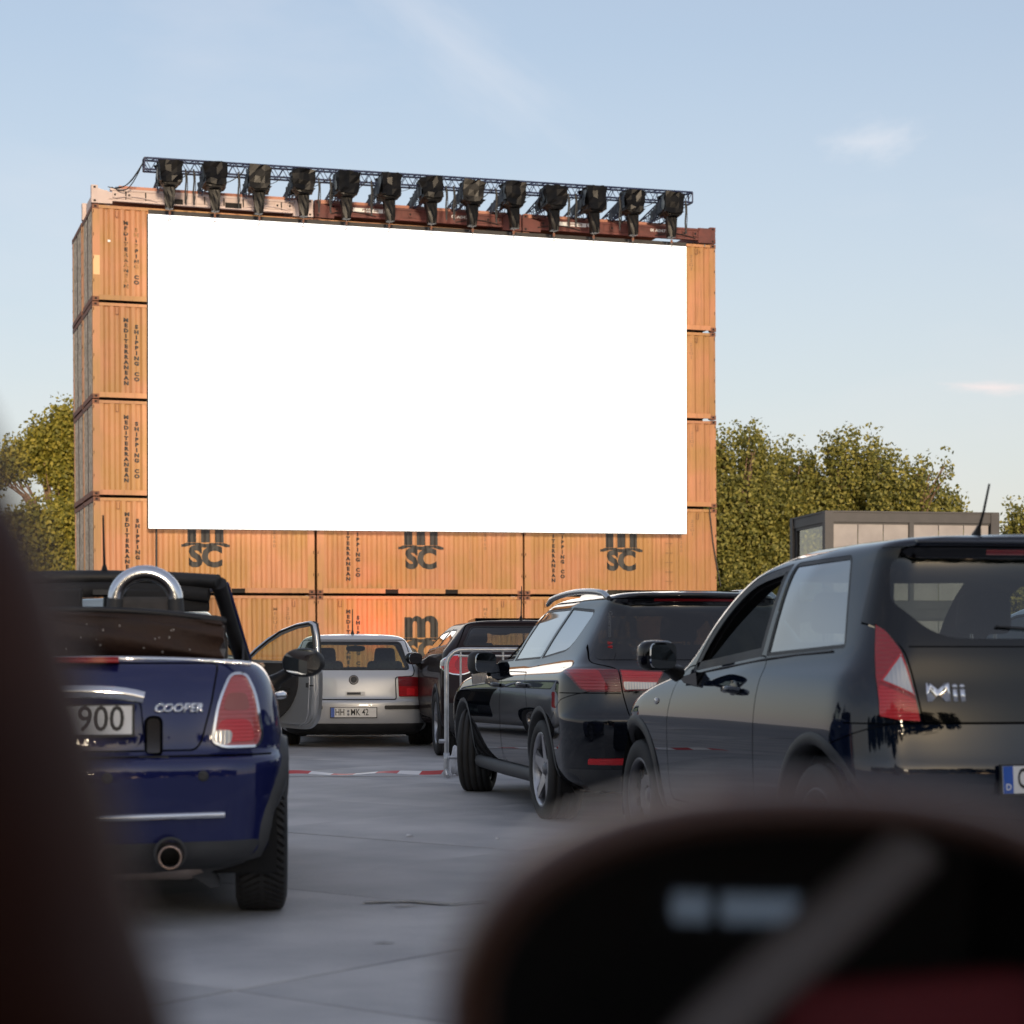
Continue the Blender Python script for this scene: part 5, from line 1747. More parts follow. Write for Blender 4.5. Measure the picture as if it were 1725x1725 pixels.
# ---------------------------------------------------------------- dark brown crossover
def car_cross():
    t = thing('parked_car', 'dark brown crossover with round red tail lamps behind the steel barrier', 'car', (.20, 19.75, 0), R_(8), 'cars parked before the screen')
    P = carpaint('dark brown paint', (0.024, 0.015, 0.015), 0.2, 0.4)
    Lv = [lev(.24, .25, .74, 4.1), lev(.32, .08, .86, 4.22, c=.25), lev(.46, .02, .885, 4.3, c=.28, bow=.08), lev(.58, .0, .89, 4.31, c=.28, bow=.08), lev(.70, .01, .892, 4.3, c=.28, bow=.08),
          lev(.80, .05, .89, 4.2, c=.28, bow=.08), lev(.95, .08, .882, 4.0, c=.27, bow=.07, zf=.90), lev(1.05, .12, .86, 3.7, c=.25, bow=.06, zr=1.08, zf=.98), lev(1.09, .16, .825, 3.1, c=.22, bow=.06, zr=1.14, zf=1.05),
          lev(1.22, .26, .725, 2.76, c=.19, zr=1.25, cf=.2), lev(1.32, .38, .645, 2.42, c=.17, zr=1.335, cf=.18), lev(1.375, .40, .585, 2.2, c=.16, zr=1.38, cf=.16), lev(1.40, .44, .44, 2.0, c=.12, zr=1.40, cf=.14), lev(1.41, .5, .01, 1.8, c=.01, zr=1.408)]
    P.node_tree.nodes['Principled BSDF'].inputs['Coat Weight'].default_value = .25
    B = Body(Lv, nt=6, nk=5)
    wy = (.85, 3.45)
    B.region(rnd_poly(sym([(-.605, 1.37), (-.75, 1.10), (-.60, 1.0), (-.56, .72), (-.45, .60)]), .04), 'B', P_TAIL, .01)
    B.region(rnd_poly(sym([(-.565, 1.345), (-.685, 1.135)]), .05), 'B', P_RGLASS, .012, P_SEAL)
    for mm in (lambda q: q, mir):
        q = [(-.72 + .165 * math.cos(a), .945 + .105 * math.sin(a)) for a in np.linspace(0, 2 * math.pi, 20, endpoint=False)]
        B.region(mm(q), 'B', P_LAMP, .012, P_RIM)
        q = [(-.665 + .085 * math.cos(a), .945 + .08 * math.sin(a)) for a in np.linspace(0, 2 * math.pi, 16, endpoint=False)]
        B.region(mm(q), 'B', P_LAMP2, only=(P_LAMP,))
        B.region(rnd_poly(mm([(-.89, .985), (-.82, .995), (-.815, .935), (-.89, .93)]), .012), 'B', P_LAMP3, only=(P_LAMP,))
        B.region(rnd_poly(mm([(-.74, .645), (-.58, .645), (-.58, .67), (-.74, .67)]), .006), 'B', P_REFL)
    B.region(rnd_poly(sym([(-.86, .56), (-.78, .25)]), .03), 'B', P_BLACK, only=(0,))
    B.region(rnd_poly([(.72, 1.14), (1.55, 1.12), (1.5, 1.325), (.86, 1.315)], .04), 'LR', P_GLASS, .016, P_SEAL)
    B.region(rnd_poly([(1.6, 1.12), (2.75, 1.09), (2.2, 1.29), (1.56, 1.325)], .04), 'LR', P_GLASS, .016, P_SEAL)
    B.region(rnd_poly([(1.6, .36), (1.6, 1.1), (2.78, 1.07), (2.85, .7), (2.8, .36)], .06), 'LR', P_DOOR, .01)
    B.region(rnd_poly(sym([(-.52, 1.345), (-.70, 1.08)]), .05), 'F', P_WS, .02, P_SEAL)
    for y in wy: B.region(circ(y, .34, .37), 'LR', P_CUT)
    B.finish()
    part('body', B.get(0, 'body', P), t)
    part('cabin_lining', B.get([0, P_SEAL, P_DOOR, P_TAIL], 'cabin_lining', M_inner, off=-.035, flip=True, where=lambda c: c[2] > .5), t)
    sides(B, t, P_DOOR, 'door', P); sides(B, t, P_GLASS, 'side_window', G_tint, off=-.004)
    tg = part('tailgate', B.get(P_TAIL, 'tailgate', P, off=.002), t)
    part('window_seal', B.get(P_SEAL, 'window_seal', M_black_plastic), t)
    part('rear_window', B.get(P_RGLASS, 'rear_window', G_mid, off=-.003), tg)
    part('windscreen', B.get(P_WS, 'windscreen', G_clear, off=-.004), t)
    part('lower_bumper', B.get(P_BLACK, 'lower_bumper', M_trim, off=.003), t)
    for s_ in (-1, 1):
        w_ = lambda c, s_=s_: c[0] * s_ > 0
        tl = part('tail_light', B.get([P_LAMP], 'tail_light', [M_bright_red_lens], off=.016, skirt=.03, where=w_), t)
        part('round_lens', B.get([P_LAMP2], 'round_lens', [M_red_lens], off=.022, skirt=.02, where=w_), tl)
        part('clear_lens', B.get([P_LAMP3], 'clear_lens', [M_clear_lens], off=.018, skirt=.02, where=w_), tl)
        part('lamp_rim', B.get([P_RIM], 'lamp_rim', [M_chrome], off=.014, skirt=.03, where=w_), tl)
        part('reflector', B.get([P_REFL], 'reflector', [M_bright_red_lens], off=.008, skirt=.01, where=w_), t)
        wing_mirror(t, s_, (s_ * .985, 2.45, 1.01), (.19, .14, .14), M_gloss_black, rz=-s_ * R_(24), e=.75, arm=.08, arm_dz=-.10)
    mb = MB(); mb.bbox((-.46, .95, .0), (.46, 1.6, .035)); mb.build('sunroof', M_gloss_black, t, loc=(0, 0, 1.425), rot=(R_(-1.5), 0, 0))
    wheel_meshes('cross', .34, .215, .225, 'twin', M_alloy)
    sp = [(-.785, wy[0]), (.785, wy[0]), (-.785, wy[1]), (.785, wy[1])]
    for i, (x, y) in enumerate(sp): add_wheel(t, 'cross', x, y, .34, R_(9) if i > 1 else 0)
    wheel_wells(t, [(x, y, .34) for x, y in sp], .38, .40)
    for y in wy: ring_flare(t, B, y, .34, .365, .41, M_trim, .008)
    underbody(t, .3, 4.0, .66, .24)
    interior(t, 1.9, 1.1, .30, .72, 2.9, 1.06, 2, -.02, 1.31, 2.4)
    aerial(t, (-.02, .62, 1.402), .36, -.12)
    number_plate(t, (0, B.rear_y(0, .82) - .012, .82), (0, 0, 0), '', True)
    return t

# ---------------------------------------------------------------- silver people carrier with its right door open
def car_carrier():
    t = thing('parked_car', 'silver car behind the blue convertible with one front door wide open', 'car', (-4.10, 19.25, 0), R_(-6), 'cars parked before the screen')
    P = carpaint('pale silver paint', (0.50, 0.53, 0.57), 0.7, 0.32)
    Lv = [lev(.18, .22, .70, 3.9), lev(.26, .05, .82, 4.0, c=.22), lev(.42, .0, .85, 4.05, c=.24, bow=.07), lev(.60, .0, .855, 4.05, c=.24, bow=.07), lev(.72, .03, .855, 4.0, c=.24, bow=.07),
          lev(.88, .06, .85, 3.85, c=.22, bow=.06, zf=.84), lev(.98, .09, .82, 3.5, c=.2, bow=.06, zf=.95), lev(1.20, .16, .74, 2.95, c=.18, cf=.2), lev(1.42, .24, .655, 2.5, c=.16, cf=.18), lev(1.54, .28, .60, 2.2, c=.15, cf=.16),
          lev(1.60, .32, .45, 2.0, c=.12, cf=.14), lev(1.62, .4, .01, 1.8, c=.01)]
    B = Body(Lv, nt=5, nk=5)
    B.region(rnd_poly(sym([(-.60, 1.50), (-.70, 1.02)]), .05), 'B', P_RGLASS, .02, P_SEAL)
    B.region(rnd_poly([(.45, 1.05), (1.5, 1.04), (1.45, 1.48), (.55, 1.46)], .04), 'LR', P_GLASS, .02, P_SEAL)
    B.region(rnd_poly([(1.60, 1.04), (2.72, 1.02), (2.1, 1.44), (1.56, 1.48)], .04), 'LR', P_QGLASS, .02, P_SEAL)
    B.region(rnd_poly([(1.60, .30), (1.60, 1.02), (2.78, 1.0), (2.85, .6), (2.75, .30)], .05), 'R', P_CUT)
    B.region(rnd_poly([(1.60, .30), (1.60, 1.02), (2.78, 1.0), (2.85, .6), (2.75, .30)], .05), 'L', P_DOOR, .01)
    B.region(rnd_poly(sym([(-.54, 1.49), (-.70, 1.02)]), .05), 'F', P_WS, .02, P_SEAL)
    for mm in (lambda q: q, mir): B.region(rnd_poly(mm([(-.83, 1.0), (-.66, 1.0), (-.62, .70), (-.83, .70)]), .03), 'B', P_LAMP)
    for y in (.70, 3.25): B.region(circ(y, .30, .335), 'LR', P_CUT)
    B.finish()
    part('body', B.get(0, 'body', P), t)
    part('cabin_lining', B.get([0, P_SEAL], 'cabin_lining', M_inner, off=-.035, flip=True, where=lambda c: c[2] > .5), t)
    part('door', B.get(P_DOOR, 'door', P), t)
    part('window_seal', B.get(P_SEAL, 'window_seal', M_black_plastic), t)
    sides(B, t, P_GLASS, 'side_window', G_green, off=-.004)
    part('side_window', B.get(P_QGLASS, 'side_window', G_green, off=-.004, where=lambda c: c[0] < 0), t)
    part('rear_window', B.get(P_RGLASS, 'rear_window', G_green, off=-.003), t); part('windscreen', B.get(P_WS, 'windscreen', G_green, off=-.004), t)
    sides(B, t, P_LAMP, 'tail_light', M_red_lens, skirt=.02)
    sp = [(-.74, .70), (.74, .70), (-.74, 3.25), (.74, 3.25)]
    for x, y in sp: add_wheel(t, 'hatch', x, y, .30)
    wheel_wells(t, [(x, y, .30) for x, y in sp], .34, .36)
    underbody(t, .3, 3.8, .62)
    interior(t, 1.85, .95, .22, .70, 2.8, 1.0, 2, 0, 1.38, 2.35)
    number_plate(t, (0, B.rear_y(0, .6) - .012, .6), (0, 0, 0), '', True)
    wing_mirror(t, -1, (-.95, 2.6, 1.02), (.18, .12, .14), P, e=.7)
    # the open door, hinged at the front right pillar; x runs from hinge to latch
    d = bpy.data.objects.new('open_door', None); d.empty_display_size = .2
    link(d, t); d.location = (.845, 2.76, 0); d.rotation_euler = (0, 0, R_(6 - 38)); d['label'] = 'front right door standing open'
    low = rnd_poly([(0.0, .27, .03), (.96, .235, .10), (1.09, .34, .14), (1.12, .60, .2), (1.12, .88, .06), (1.07, .965, .04), (0.0, 1.0, .02)], .04, 5)
    mb = MB(); mb.prism(low, 0.0, .055); mb.build('door_skin', P, d)
    inn = inset(low, .05)
    mb = MB(); mb.prism(inn, -.055, .002); mb.build('door_inner', P, d)
    trim = rnd_poly([(.06, .36, .1), (.50, .30, .1), (.74, .46, .2), (.86, .66, .1), (.87, .955, .03), (.06, .965, .03)], .05, 5)
    mb = MB(); mb.prism(trim, -.085, -.053); tr = mb.build('door_trim', M_inner, d)
    mb = MB(); mb.box((.50, -.105, .66), (.52, .05, .05)); mb.box((.30, -.095, .83), (.14, .02, .045)); mb.build('armrest', M_black_plastic, tr)
    fr = [(.02, 0, 1.0), (.16, 0, 1.10), (.34, 0, 1.205), (.56, 0, 1.30), (.80, 0, 1.365), (1.0, 0, 1.39), (1.045, 0, 1.37), (1.075, 0, 1.25), (1.10, 0, 1.0), (1.105, 0, .93)]
    mb = MB(); mb.tube(fr, .030, 8, sx=.8); mb.build('window_frame', P, d)
    mb = MB(); mb.tube([(x * .985 + .03 * (x < .5), -.03, z - .0) for x, y, z in fr], .012, 6); mb.tube([(x + .012, .032, z + .014) for x, y, z in fr], .014, 6); mb.build('door_gasket', M_black_plastic, d)
    mb = MB(); mb.add([(x, .003, z) for x, y, z in fr] + [(.02, .003, .95)], [tuple(range(len(fr) + 1))]); mb.build('side_window', G_green, d)
    # weather strips and lock on the latch edge
    mb = MB()
    for off in (.0, .035, .07): mb.tube([(1.085 - off + .01 * math.sin(k * .6), -.02 - off * .5, .93 - .064 * k) for k in range(9)] + [(1.04 - off, -.02 - off * .5, .33), (.94 - off, -.02 - off * .5, .27)], .007, 6)
    mb.build('weather_strip', P, d)
    mb = MB(); mb.box((1.0, -.06, .72), (.03, .02, .05)); mb.box((1.045, -.05, .715), (.06, .015, .016)); mb.box((1.07, -.04, .84), (.02, .02, .03)); mb.box((1.03, -.045, .68), (.02, .02, .02)); mb.build('door_lock', M_trim, d)
    return t

# ---------------------------------------------------------------- pale saloon seen through the city car's rear window
def car_pale():
    t = thing('parked_car', 'pale grey blue saloon seen through the rear window of the black city car', 'car', (5.15, 12.9, 0), R_(20), 'cars parked before the screen')
    P = carpaint('pale grey blue paint', (0.40, 0.45, 0.50), 0.5, 0.35)
    Lv = [lev(.18, .22, .74, 4.2), lev(.26, .05, .86, 4.3, c=.25), lev(.42, .0, .89, 4.35, c=.28, bow=.08), lev(.62, .0, .895, 4.35, c=.28, bow=.08), lev(.80, .03, .89, 4.25, c=.28, bow=.08),
          lev(.95, .08, .87, 4.0, c=.25, bow=.08, zf=.88), lev(1.02, .14, .83, 3.3, c=.22, bow=.07, zf=.98), lev(1.20, .34, .735, 2.92, c=.18, cf=.2), lev(1.36, .55, .64, 2.5, c=.16, cf=.18), lev(1.43, .68, .57, 2.25, c=.15, cf=.16),
          lev(1.465, .8, .42, 2.0, c=.12, cf=.14), lev(1.48, .9, .01, 1.8, c=.01)]
    B = Body(Lv, nt=5, nk=5)
    B.region(rnd_poly(sym([(-.56, 1.40), (-.70, 1.06)]), .05), 'B', P_RGLASS, .02, P_SEAL)
    B.region(rnd_poly([(.75, 1.07), (1.6, 1.05), (1.56, 1.385), (1.0, 1.37)], .04), 'LR', P_GLASS, .018, P_SEAL)
    B.region(rnd_poly([(1.66, 1.05), (2.80, 1.02), (2.2, 1.34), (1.62, 1.385)], .04), 'LR', P_GLASS, .018, P_SEAL)
    B.region(rnd_poly([(1.64, .32), (1.64, 1.03), (2.8, 1.0), (2.9, .6), (2.8, .32)], .06), 'LR', P_DOOR, .01)
    B.region(rnd_poly(sym([(-.54, 1.40), (-.70, 1.03)]), .05), 'F', P_WS, .02, P_SEAL)
    for mm in (lambda q: q, mir): B.region(rnd_poly(mm([(-.86, .92), (-.60, .92), (-.58, .74), (-.87, .76)]), .03), 'B', P_LAMP)
    for y in (.85, 3.45): B.region(circ(y, .31, .345), 'LR', P_CUT)
    B.finish()
    part('body', B.get(0, 'body', P), t)
    part('cabin_lining', B.get([0, P_SEAL, P_DOOR], 'cabin_lining', M_inner, off=-.035, flip=True, where=lambda c: c[2] > .5), t)
    sides(B, t, P_DOOR, 'door', P); part('window_seal', B.get(P_SEAL, 'window_seal', M_black_plastic), t)
    sides(B, t, P_GLASS, 'side_window', G_tint, off=-.004)
    part('rear_window', B.get(P_RGLASS, 'rear_window', G_tint, off=-.003), t); part('windscreen', B.get(P_WS, 'windscreen', G_clear, off=-.004), t)
    sides(B, t, P_LAMP, 'tail_light', M_red_lens, skirt=.02)
    sp = [(-.77, .85), (.77, .85), (-.77, 3.45), (.77, 3.45)]
    for x, y in sp: add_wheel(t, 'hatch', x, y, .30)
    wheel_wells(t, [(x, y, .30) for x, y in sp], .34, .38)
    underbody(t, .3, 4.0, .66)
    interior(t, 2.0, 1.2, .22, .72, 2.95, 1.0, 0)
    for s_ in (-1, 1): wing_mirror(t, s_, (s_ * .98, 2.7, 1.03), (.19, .13, .14), P, e=.7)
    number_plate(t, (0, B.rear_y(0, .55) - .012, .55), (0, 0, 0), '', True)
    return t

# ---------------------------------------------------------------- blue convertible, near left
def car_convertible():
    t = thing('parked_car', 'dark blue convertible with its brown soft top folded down and a chrome roll hoop', 'car', (-1.68, 7.30, 0), R_(7.5), 'cars parked before the screen')
    P = carpaint('deep blue paint', (0.012, 0.016, 0.085), 0.25, 0.3)
    Lv = [lev(.20, .18, .66, 3.40), lev(.27, .05, .78, 3.50, c=.26), lev(.36, .01, .81, 3.58, c=.3, bow=.09), lev(.46, .0, .83, 3.62, c=.32, bow=.10), lev(.58, .0, .835, 3.62, c=.32, bow=.10), lev(.635, .012, .832, 3.6, c=.32, bow=.10),
          lev(.66, .06, .825, 3.58, c=.32, bow=.10), lev(.76, .07, .818, 3.5, c=.32, bow=.10, zf=.74), lev(.88, .095, .80, 3.40, c=.32, bow=.10, zf=.84), lev(.96, .14, .765, 3.2, c=.30, bow=.10, zr=.97, zf=.92), lev(.995, .20, .72, 2.9, c=.26, bow=.09, zr=1.015, zf=.97),
          lev(1.008, .30, .60, 2.70, c=.2, bow=.06, zr=1.028, zf=1.0), lev(1.01, .42, .30, 2.66, c=.15, bow=.03, zr=1.03, zf=1.015), lev(1.012, .5, .01, 2.64, c=.01, zr=1.03, zf=1.018)]
    B = Body(Lv)
    wy = (.62, 3.06)
    # cockpit opening
    B.region(rnd_poly([(-.59, .62), (.59, .62), (.60, 1.4), (.56, 2.45), (-.56, 2.45), (-.60, 1.4)], .12), 'T', P_CUT)
    B.region(rnd_poly([(1.10, .30), (2.36, .30), (2.42, .60), (2.34, .965), (1.10, .975)], .05), 'LR', P_DOOR, .007)
    # boot lid outline and lower hatch
    B.region(rnd_poly(sym([(-.578, 1.008), (-.553, .85), (-.515, .70), (-.49, .668)]), .03), 'B', P_TAIL, .007)
    stroke(B, [(-.78, .65), (.78, .65)], .007, 'B', only=(0,))
    lamp = [(-.675, .96), (-.612, .96), (-.568, .85), (-.545, .70), (-.59, .675), (-.72, .675), (-.738, .72), (-.712, .88)]
    for mm in (lambda q: q, mir):
        B.region(rnd_poly(mm(lamp), .06, 4), 'B', P_LAMP, .0095, P_RIM)
        B.region(rnd_poly(mm([(-.69, .785), (-.575, .785), (-.568, .70), (-.71, .70)]), .03), 'B', P_LAMP2, only=(P_LAMP,))
        B.region(rnd_poly(mm([(-.675, .885), (-.605, .885), (-.59, .82), (-.69, .82)]), .02), 'B', P_LAMP3, only=(P_LAMP,))
        B.region(rnd_poly(mm([(-.625, .745), (-.55, .745), (-.55, .69), (-.62, .69)]), .02), 'B', P_LAMP4, only=(P_LAMP, P_LAMP2))
    B.region(rnd_poly(sym([(-.285, .885), (-.30, .72), (-.26, .675)]), .05), 'B', P_HATCH2, only=(P_TAIL,))
    B.region(rnd_poly(sym([(-.74, .325), (-.64, .18)]), .03), 'B', P_BLACK, only=(0,))
    for y in wy: B.region(circ(y, .30, .335), 'LR', P_CUT)
    for mm in (lambda q: q, mir):
        q = [(-.58 + .09 * math.cos(a), .80 + .10 * math.sin(a)) for a in np.linspace(0, 2 * math.pi, 18, endpoint=False)]
        B.region(mm(q), 'F', P_FLAP)
    B.finish()
    part('body', B.get(0, 'body', P), t)
    part('cabin_lining', B.get([0, P_DOOR], 'cabin_lining', M_inner, off=-.03, flip=True, where=lambda c: c[2] > .4), t)
    doors = sides(B, t, P_DOOR, 'door', P)
    tg = part('boot_lid', B.get([P_TAIL], 'boot_lid', P), t)
    part('plate_recess', B.get(P_HATCH2, 'plate_recess', P, off=-.014, skirt=-.014), tg)
    sides(B, t, P_FLAP, 'headlight', M_clear_lens)
    part('lower_bumper', B.get(P_BLACK, 'lower_bumper', M_trim, off=.004, skirt=.01), t)
    for s_ in (-1, 1):
        w_ = lambda c, s_=s_: c[0] * s_ > 0
        tl = part('tail_light', B.get([P_LAMP], 'tail_light', [M_pink_lens], off=.012, skirt=.03, where=w_), t)
        part('brake_lens', B.get([P_LAMP2], 'brake_lens', [M_bright_red_lens], off=.014, skirt=.02, where=w_), tl)
        part('indicator_lens', B.get([P_LAMP3], 'indicator_lens', [M_pink_lens if 0 else mat('dull rose lens', (.33, .085, .06), .12, 0, .8)], off=.014, skirt=.02, where=w_), tl)
        part('reversing_lens', B.get([P_LAMP4], 'reversing_lens', [M_clear_lens], off=.015, skirt=.02, where=w_), tl)
        part('chrome_surround', B.get([P_RIM], 'chrome_surround', [M_chrome], off=.018, skirt=.03, where=w_), tl)
    # chrome beading along the waistline and over the boot, third brake light
    wl_ = []
    for x in np.linspace(-.70, .70, 29): wl_.append((x, B.rear_y(x, 1.012) + .02 - .004, 1.022 - .022 * (abs(x) / .7)**3))
    mb = MB(); mb.tube(wl_, .011, 8); mb.build('waist_trim', M_chrome, t)
    mb = MB(); mb.box((0, B.rear_y(0, 1.0) - .0, 1.018), (.40, .05, .022)); mb.build('brake_light', M_red_lens, t)
    for s_ in (-1, 1):
        mb = MB(); mb.tube([(s_ * (B.side_x(y, .985) + .002), y, .992) for y in np.linspace(.75, 2.5, 18)], .010, 6); mb.build('waist_trim', M_chrome, t)
    mb = MB(); mb.tube([(x, .055 - .045 + .10 * (x / .5)**2 * .35 - .01 * 0 + .02, .898 - .028 * (abs(x) / .31)**3.5) for x in np.linspace(-.30, .30, 17)], .026, 10, sx=1.0); mb.build('boot_handle', M_chrome, tg)
    number_plate(t, (0, .028, .79), (R_(-6), 0, 0), '900', True, .062, sx=.86, size=.134)
    tm = text_mesh('COOPER', .046, .0022, 'CENTER', sx=1.0)
    reface(tm, lambda x, y: (x + .25 * y + .428, B.rear_y(x + .25 * y + .428, y + .832) - .007, y + .832))
    bd = part('badge', tm, tg, M_chrome); md = bd.modifiers.new('thickness', 'SOLIDIFY'); md.thickness = .006
    # fog lamp pod on the boot
    mb = MB()
    prof = rnd_poly([(-.034, .0, .02), (.034, .0, .02), (.034, .15, .034), (-.034, .15, .034)], .03, 5)
    yb = B.rear_y(.34, .68)
    mb.prism(prof, yb - .012, yb + .03); pod = mb.build('fog_lamp', M_gloss_black, tg, loc=(.335, 0, .655))
    mb = MB(); mb.prism(inset(prof, .010), yb - .03, yb); mb.build('lamp_lens', M_chrome, pod)
    mb = MB(); mb.bbox((-.055, yb - .02, -.022), (.055, yb + .03, -.004)); mb.build('lamp_foot', M_trim, pod)
    for x in (-.15, .17, .52):
        mb = MB(); mb.lathe([(0, .0), (-.004, .016), (0, .021)], 16, 'y', c=(x, B.rear_y(x, .575) - .003, .575)); mb.build('parking_sensor', M_trim, t)
    mb = MB(); mb.tube([(x, B.rear_y(x, .425) - .010, .425) for x in np.linspace(-.60, .60, 25)], .014, 8); mb.build('bumper_strip', M_chrome, t)
    # exhaust
    mb = MB(); mb.lathe([(-.02, .037), (-.025, .041), (-.02, .045), (.16, .043), (.16, .037)], 32, 'y'); mb.lathe([(.0, .037), (.15, .037), (.15, 0)], 32, 'y', mi=1)
    mb.build('exhaust', [noisy('stained steel', (.38, .26, .20), (.55, .44, .38), 14, rough=(.25, .45), metal=.9), M_well], t, loc=(.40, .02, .275))
    mb = MB(); mb.tube([(-.42, .26, .225), (-.36, .26, .225), (.46, .26, .225), (.54, .26, .228)], [.04, .062, .062, .04], 16); mb.build('silencer', noisy('dull steel', (.26, .20, .17), (.40, .33, .29), 6, rough=(.4, .6), metal=.7), t)
    mb = MB(); mb.lathe([(.03, .060), (.0, .063), (.0, .050), (.03, .048)], 32, 'y'); mb.build('exhaust_shroud', M_trim, t, loc=(.40, .03, .288))
    # arches
    for y in wy: ring_flare(t, B, y, .30, .322, .415, M_trim, .024, a0=-.42)
    for s_ in (-1, 1):
        mb = MB(); mb.bbox((min(s_ * .70, s_ * .835), .98, .20), (max(s_ * .70, s_ * .835), 2.72, .30)); mb.build('side_sill', M_trim, t)
    wheel_meshes('mini', .30, .195, .205, 'five', M_alloy, 'vee')
    sp = [(-.742, wy[0]), (.742, wy[0]), (-.73, wy[1]), (.73, wy[1])]
    for x, y in sp: add_wheel(t, 'mini', x, y, .30)
    wheel_wells(t, [(x, y, .30) for x, y in sp], .345, .36)
    underbody(t, .38, 3.3, .60)
    mb = MB(); mb.bbox((.54, .50, .20), (.66, .70, .30)); mb.tube([(.3, .62, .26), (.66, .62, .26)], .05, 8); mb.build('rear_axle', M_well, t)
    # folded soft top: stacked cloth bulging over the deck
    M_top = noisy('brown soft top cloth', (0.020, 0.0095, 0.005), (0.045, 0.020, 0.009), 3.5, 8, rough=(.6, .85), bump=.3, bscale=40)
    nx, ny = 41, 22
    vs_ = []
    prof = [(.40, 1.015), (.345, 1.06), (.33, 1.11), (.345, 1.15), (.37, 1.175), (.375, 1.19), (.40, 1.212), (.46, 1.222), (.56, 1.225), (.72, 1.215), (.90, 1.19), (1.0, 1.10), (1.02, 1.0)]
    pr = pchip(np.array(prof), 4)
    for i in range(nx):
        u = -1 + 2 * i / (nx - 1)
        for j, (y, z) in enumerate(pr):
            sag = 1 - 0.16 * abs(u)**2.2
            ww = 0.585 + .01 * math.sin(j)
            zz = 1.0 + (z - 1.0) * sag + .006 * math.sin(u * 9 + j * .7) * (z > 1.03)
            yy = y + .08 * u * u + .010 * math.sin(u * 6 + z * 30)
            # big soft folds running across
            yy += .016 * math.sin(z * 55 + u * 5.0) * (1 if z < 1.19 else 0)
            vs_.append((u * ww, yy, zz))
    m_ = len(pr)
    mb = MB(); mb.add(vs_, [(i * m_ + j, (i + 1) * m_ + j, (i + 1) * m_ + j + 1, i * m_ + j + 1) for i in range(nx - 1) for j in range(m_ - 1)], 0, True)
    mb.add([vs_[j] for j in range(m_)], [tuple(range(m_))]); mb.add([vs_[(nx - 1) * m_ + j] for j in range(m_)], [tuple(range(m_))])
    st = mb.build('soft_top', M_top, t)
    mb = MB(); mb.tube([(u * .60, .40 + .08 * u * u, 1.215 - .045 * abs(u)**2.2) for u in np.linspace(-1, 1, 25)], .014, 6); mb.build('top_edge', M_black_plastic, st)
    # roll hoops
    M_hoop = noisy('satin hoop', (.62, .64, .68), (.70, .72, .76), 8, rough=(.16, .22), metal=1.0)
    for x in (-.40, .245):
        h = bpy.data.objects.new('roll_hoop', None); link(h, t); h.location = (x, 1.18, 1.03); h.empty_display_size = .1
        pts = [(.128 * math.cos(a), 0, .245 + .118 * math.sin(a)) for a in np.linspace(0.05, math.pi - .05, 19)]
        mb = MB(); mb.tube(pts, .034, 14, up=(0, 1, 0)); mb.build('hoop_arch', M_hoop, h)
        for s_ in (-1, 1):
            mb = MB(); mb.tube([(s_ * .128, 0, .25), (s_ * .133, 0, .15), (s_ * .150, 0, .0)], [.035, .037, .045], 12, up=(0, 1, 0)); mb.build('hoop_leg', M_trim, h)
        me = rounded_box_mesh('hoop_pad', (.24, .06, .30), .03, noisy('grey pad', (.055, .05, .047), (.075, .068, .064), 20, rough=(.7, .9))); part('hoop_pad', me, h, loc=(0, .02, .11))
    mb = MB()
    for s_ in (-1, 1): mb.prism([(s_ * .43, 1.0), (s_ * .60, 1.0), (s_ * .60, 1.11), (s_ * .52, 1.13), (s_ * .44, 1.19)], 1.05, 1.2)
    mb.build('rear_side_trim', M_trim, t)
    # windscreen frame: pillars, header, sun visors, glass
    def ws(u, v):      # u -1..1 across, v 0 bottom..1 top
        hw = .66 - .115 * v
        return (u * hw, 2.60 - .46 * v - .12 * (abs(u)**2.2), .985 + .395 * v + .022 * (1 - u * u) * v)
    mb = MB()
    for s_ in (-1, 1): mb.tube([ws(s_, v) for v in np.linspace(-.05, 1.0, 9)], [.042, .040, .038, .037, .036, .036, .036, .038, .04], 10)
    mb.tube([ws(u, 1.02) for u in np.linspace(-1, 1, 21)], .036, 10)
    mb.build('windscreen_frame', M_black_plastic, t)
    for s_ in (-1, 1):
        mb = MB(); mb.tube([(p[0] + s_ * .038, p[1] + .02, p[2]) for p in [ws(s_, v) for v in np.linspace(-.02, 1.0, 9)]], .012, 6); mb.build('pillar_trim', P, t)
    vs_ = [ws(u, v) for v in np.linspace(0, 1, 7) for u in np.linspace(-1, 1, 15)]
    mb = MB(); mb.add(vs_, [(j * 15 + i, j * 15 + i + 1, (j + 1) * 15 + i + 1, (j + 1) * 15 + i) for j in range(6) for i in range(14)], 0, True); mb.build('windscreen', G_clear, t)
    mb = MB(); mb.tube([(x, 2.115 - .10 * (abs(x) / .56)**2.2, 1.355 - .03 * (x / .56)**2) for x in np.linspace(-.50, .50, 15)], .040, 8, sx=.6); mb.build('header_lining', M_inner, t)
    for x in (-.30, .30):
        me = rounded_box_mesh('sun_visor', (.40, .03, .11), .014, M_inner); part('sun_visor', me, t, loc=(x, 2.09, 1.30), rot=(.15, 0, 0))
    mb = MB(); mb.bbox((-.05, 2.07, 1.325), (.05, 2.10, 1.35)); mb.build('roof_latch', M_trim, t)
    ll = super_mesh('header_catch', (.07, .05, .05), .9, M_alloy, 16, 8)
    for s_ in (-1, 1): part('header_catch', ll, t, loc=(s_ * .50, 2.06, 1.36))
    interior(t, 1.45, .98, .12, .60, 2.55, .98, 0, -.03, 1.235, 2.20, False)
    for s_, d in zip((-1, 1), doors): door_handle(d, B.side_x(1.30, .855) - .002, 1.30, .855, M_chrome, s_, .18)
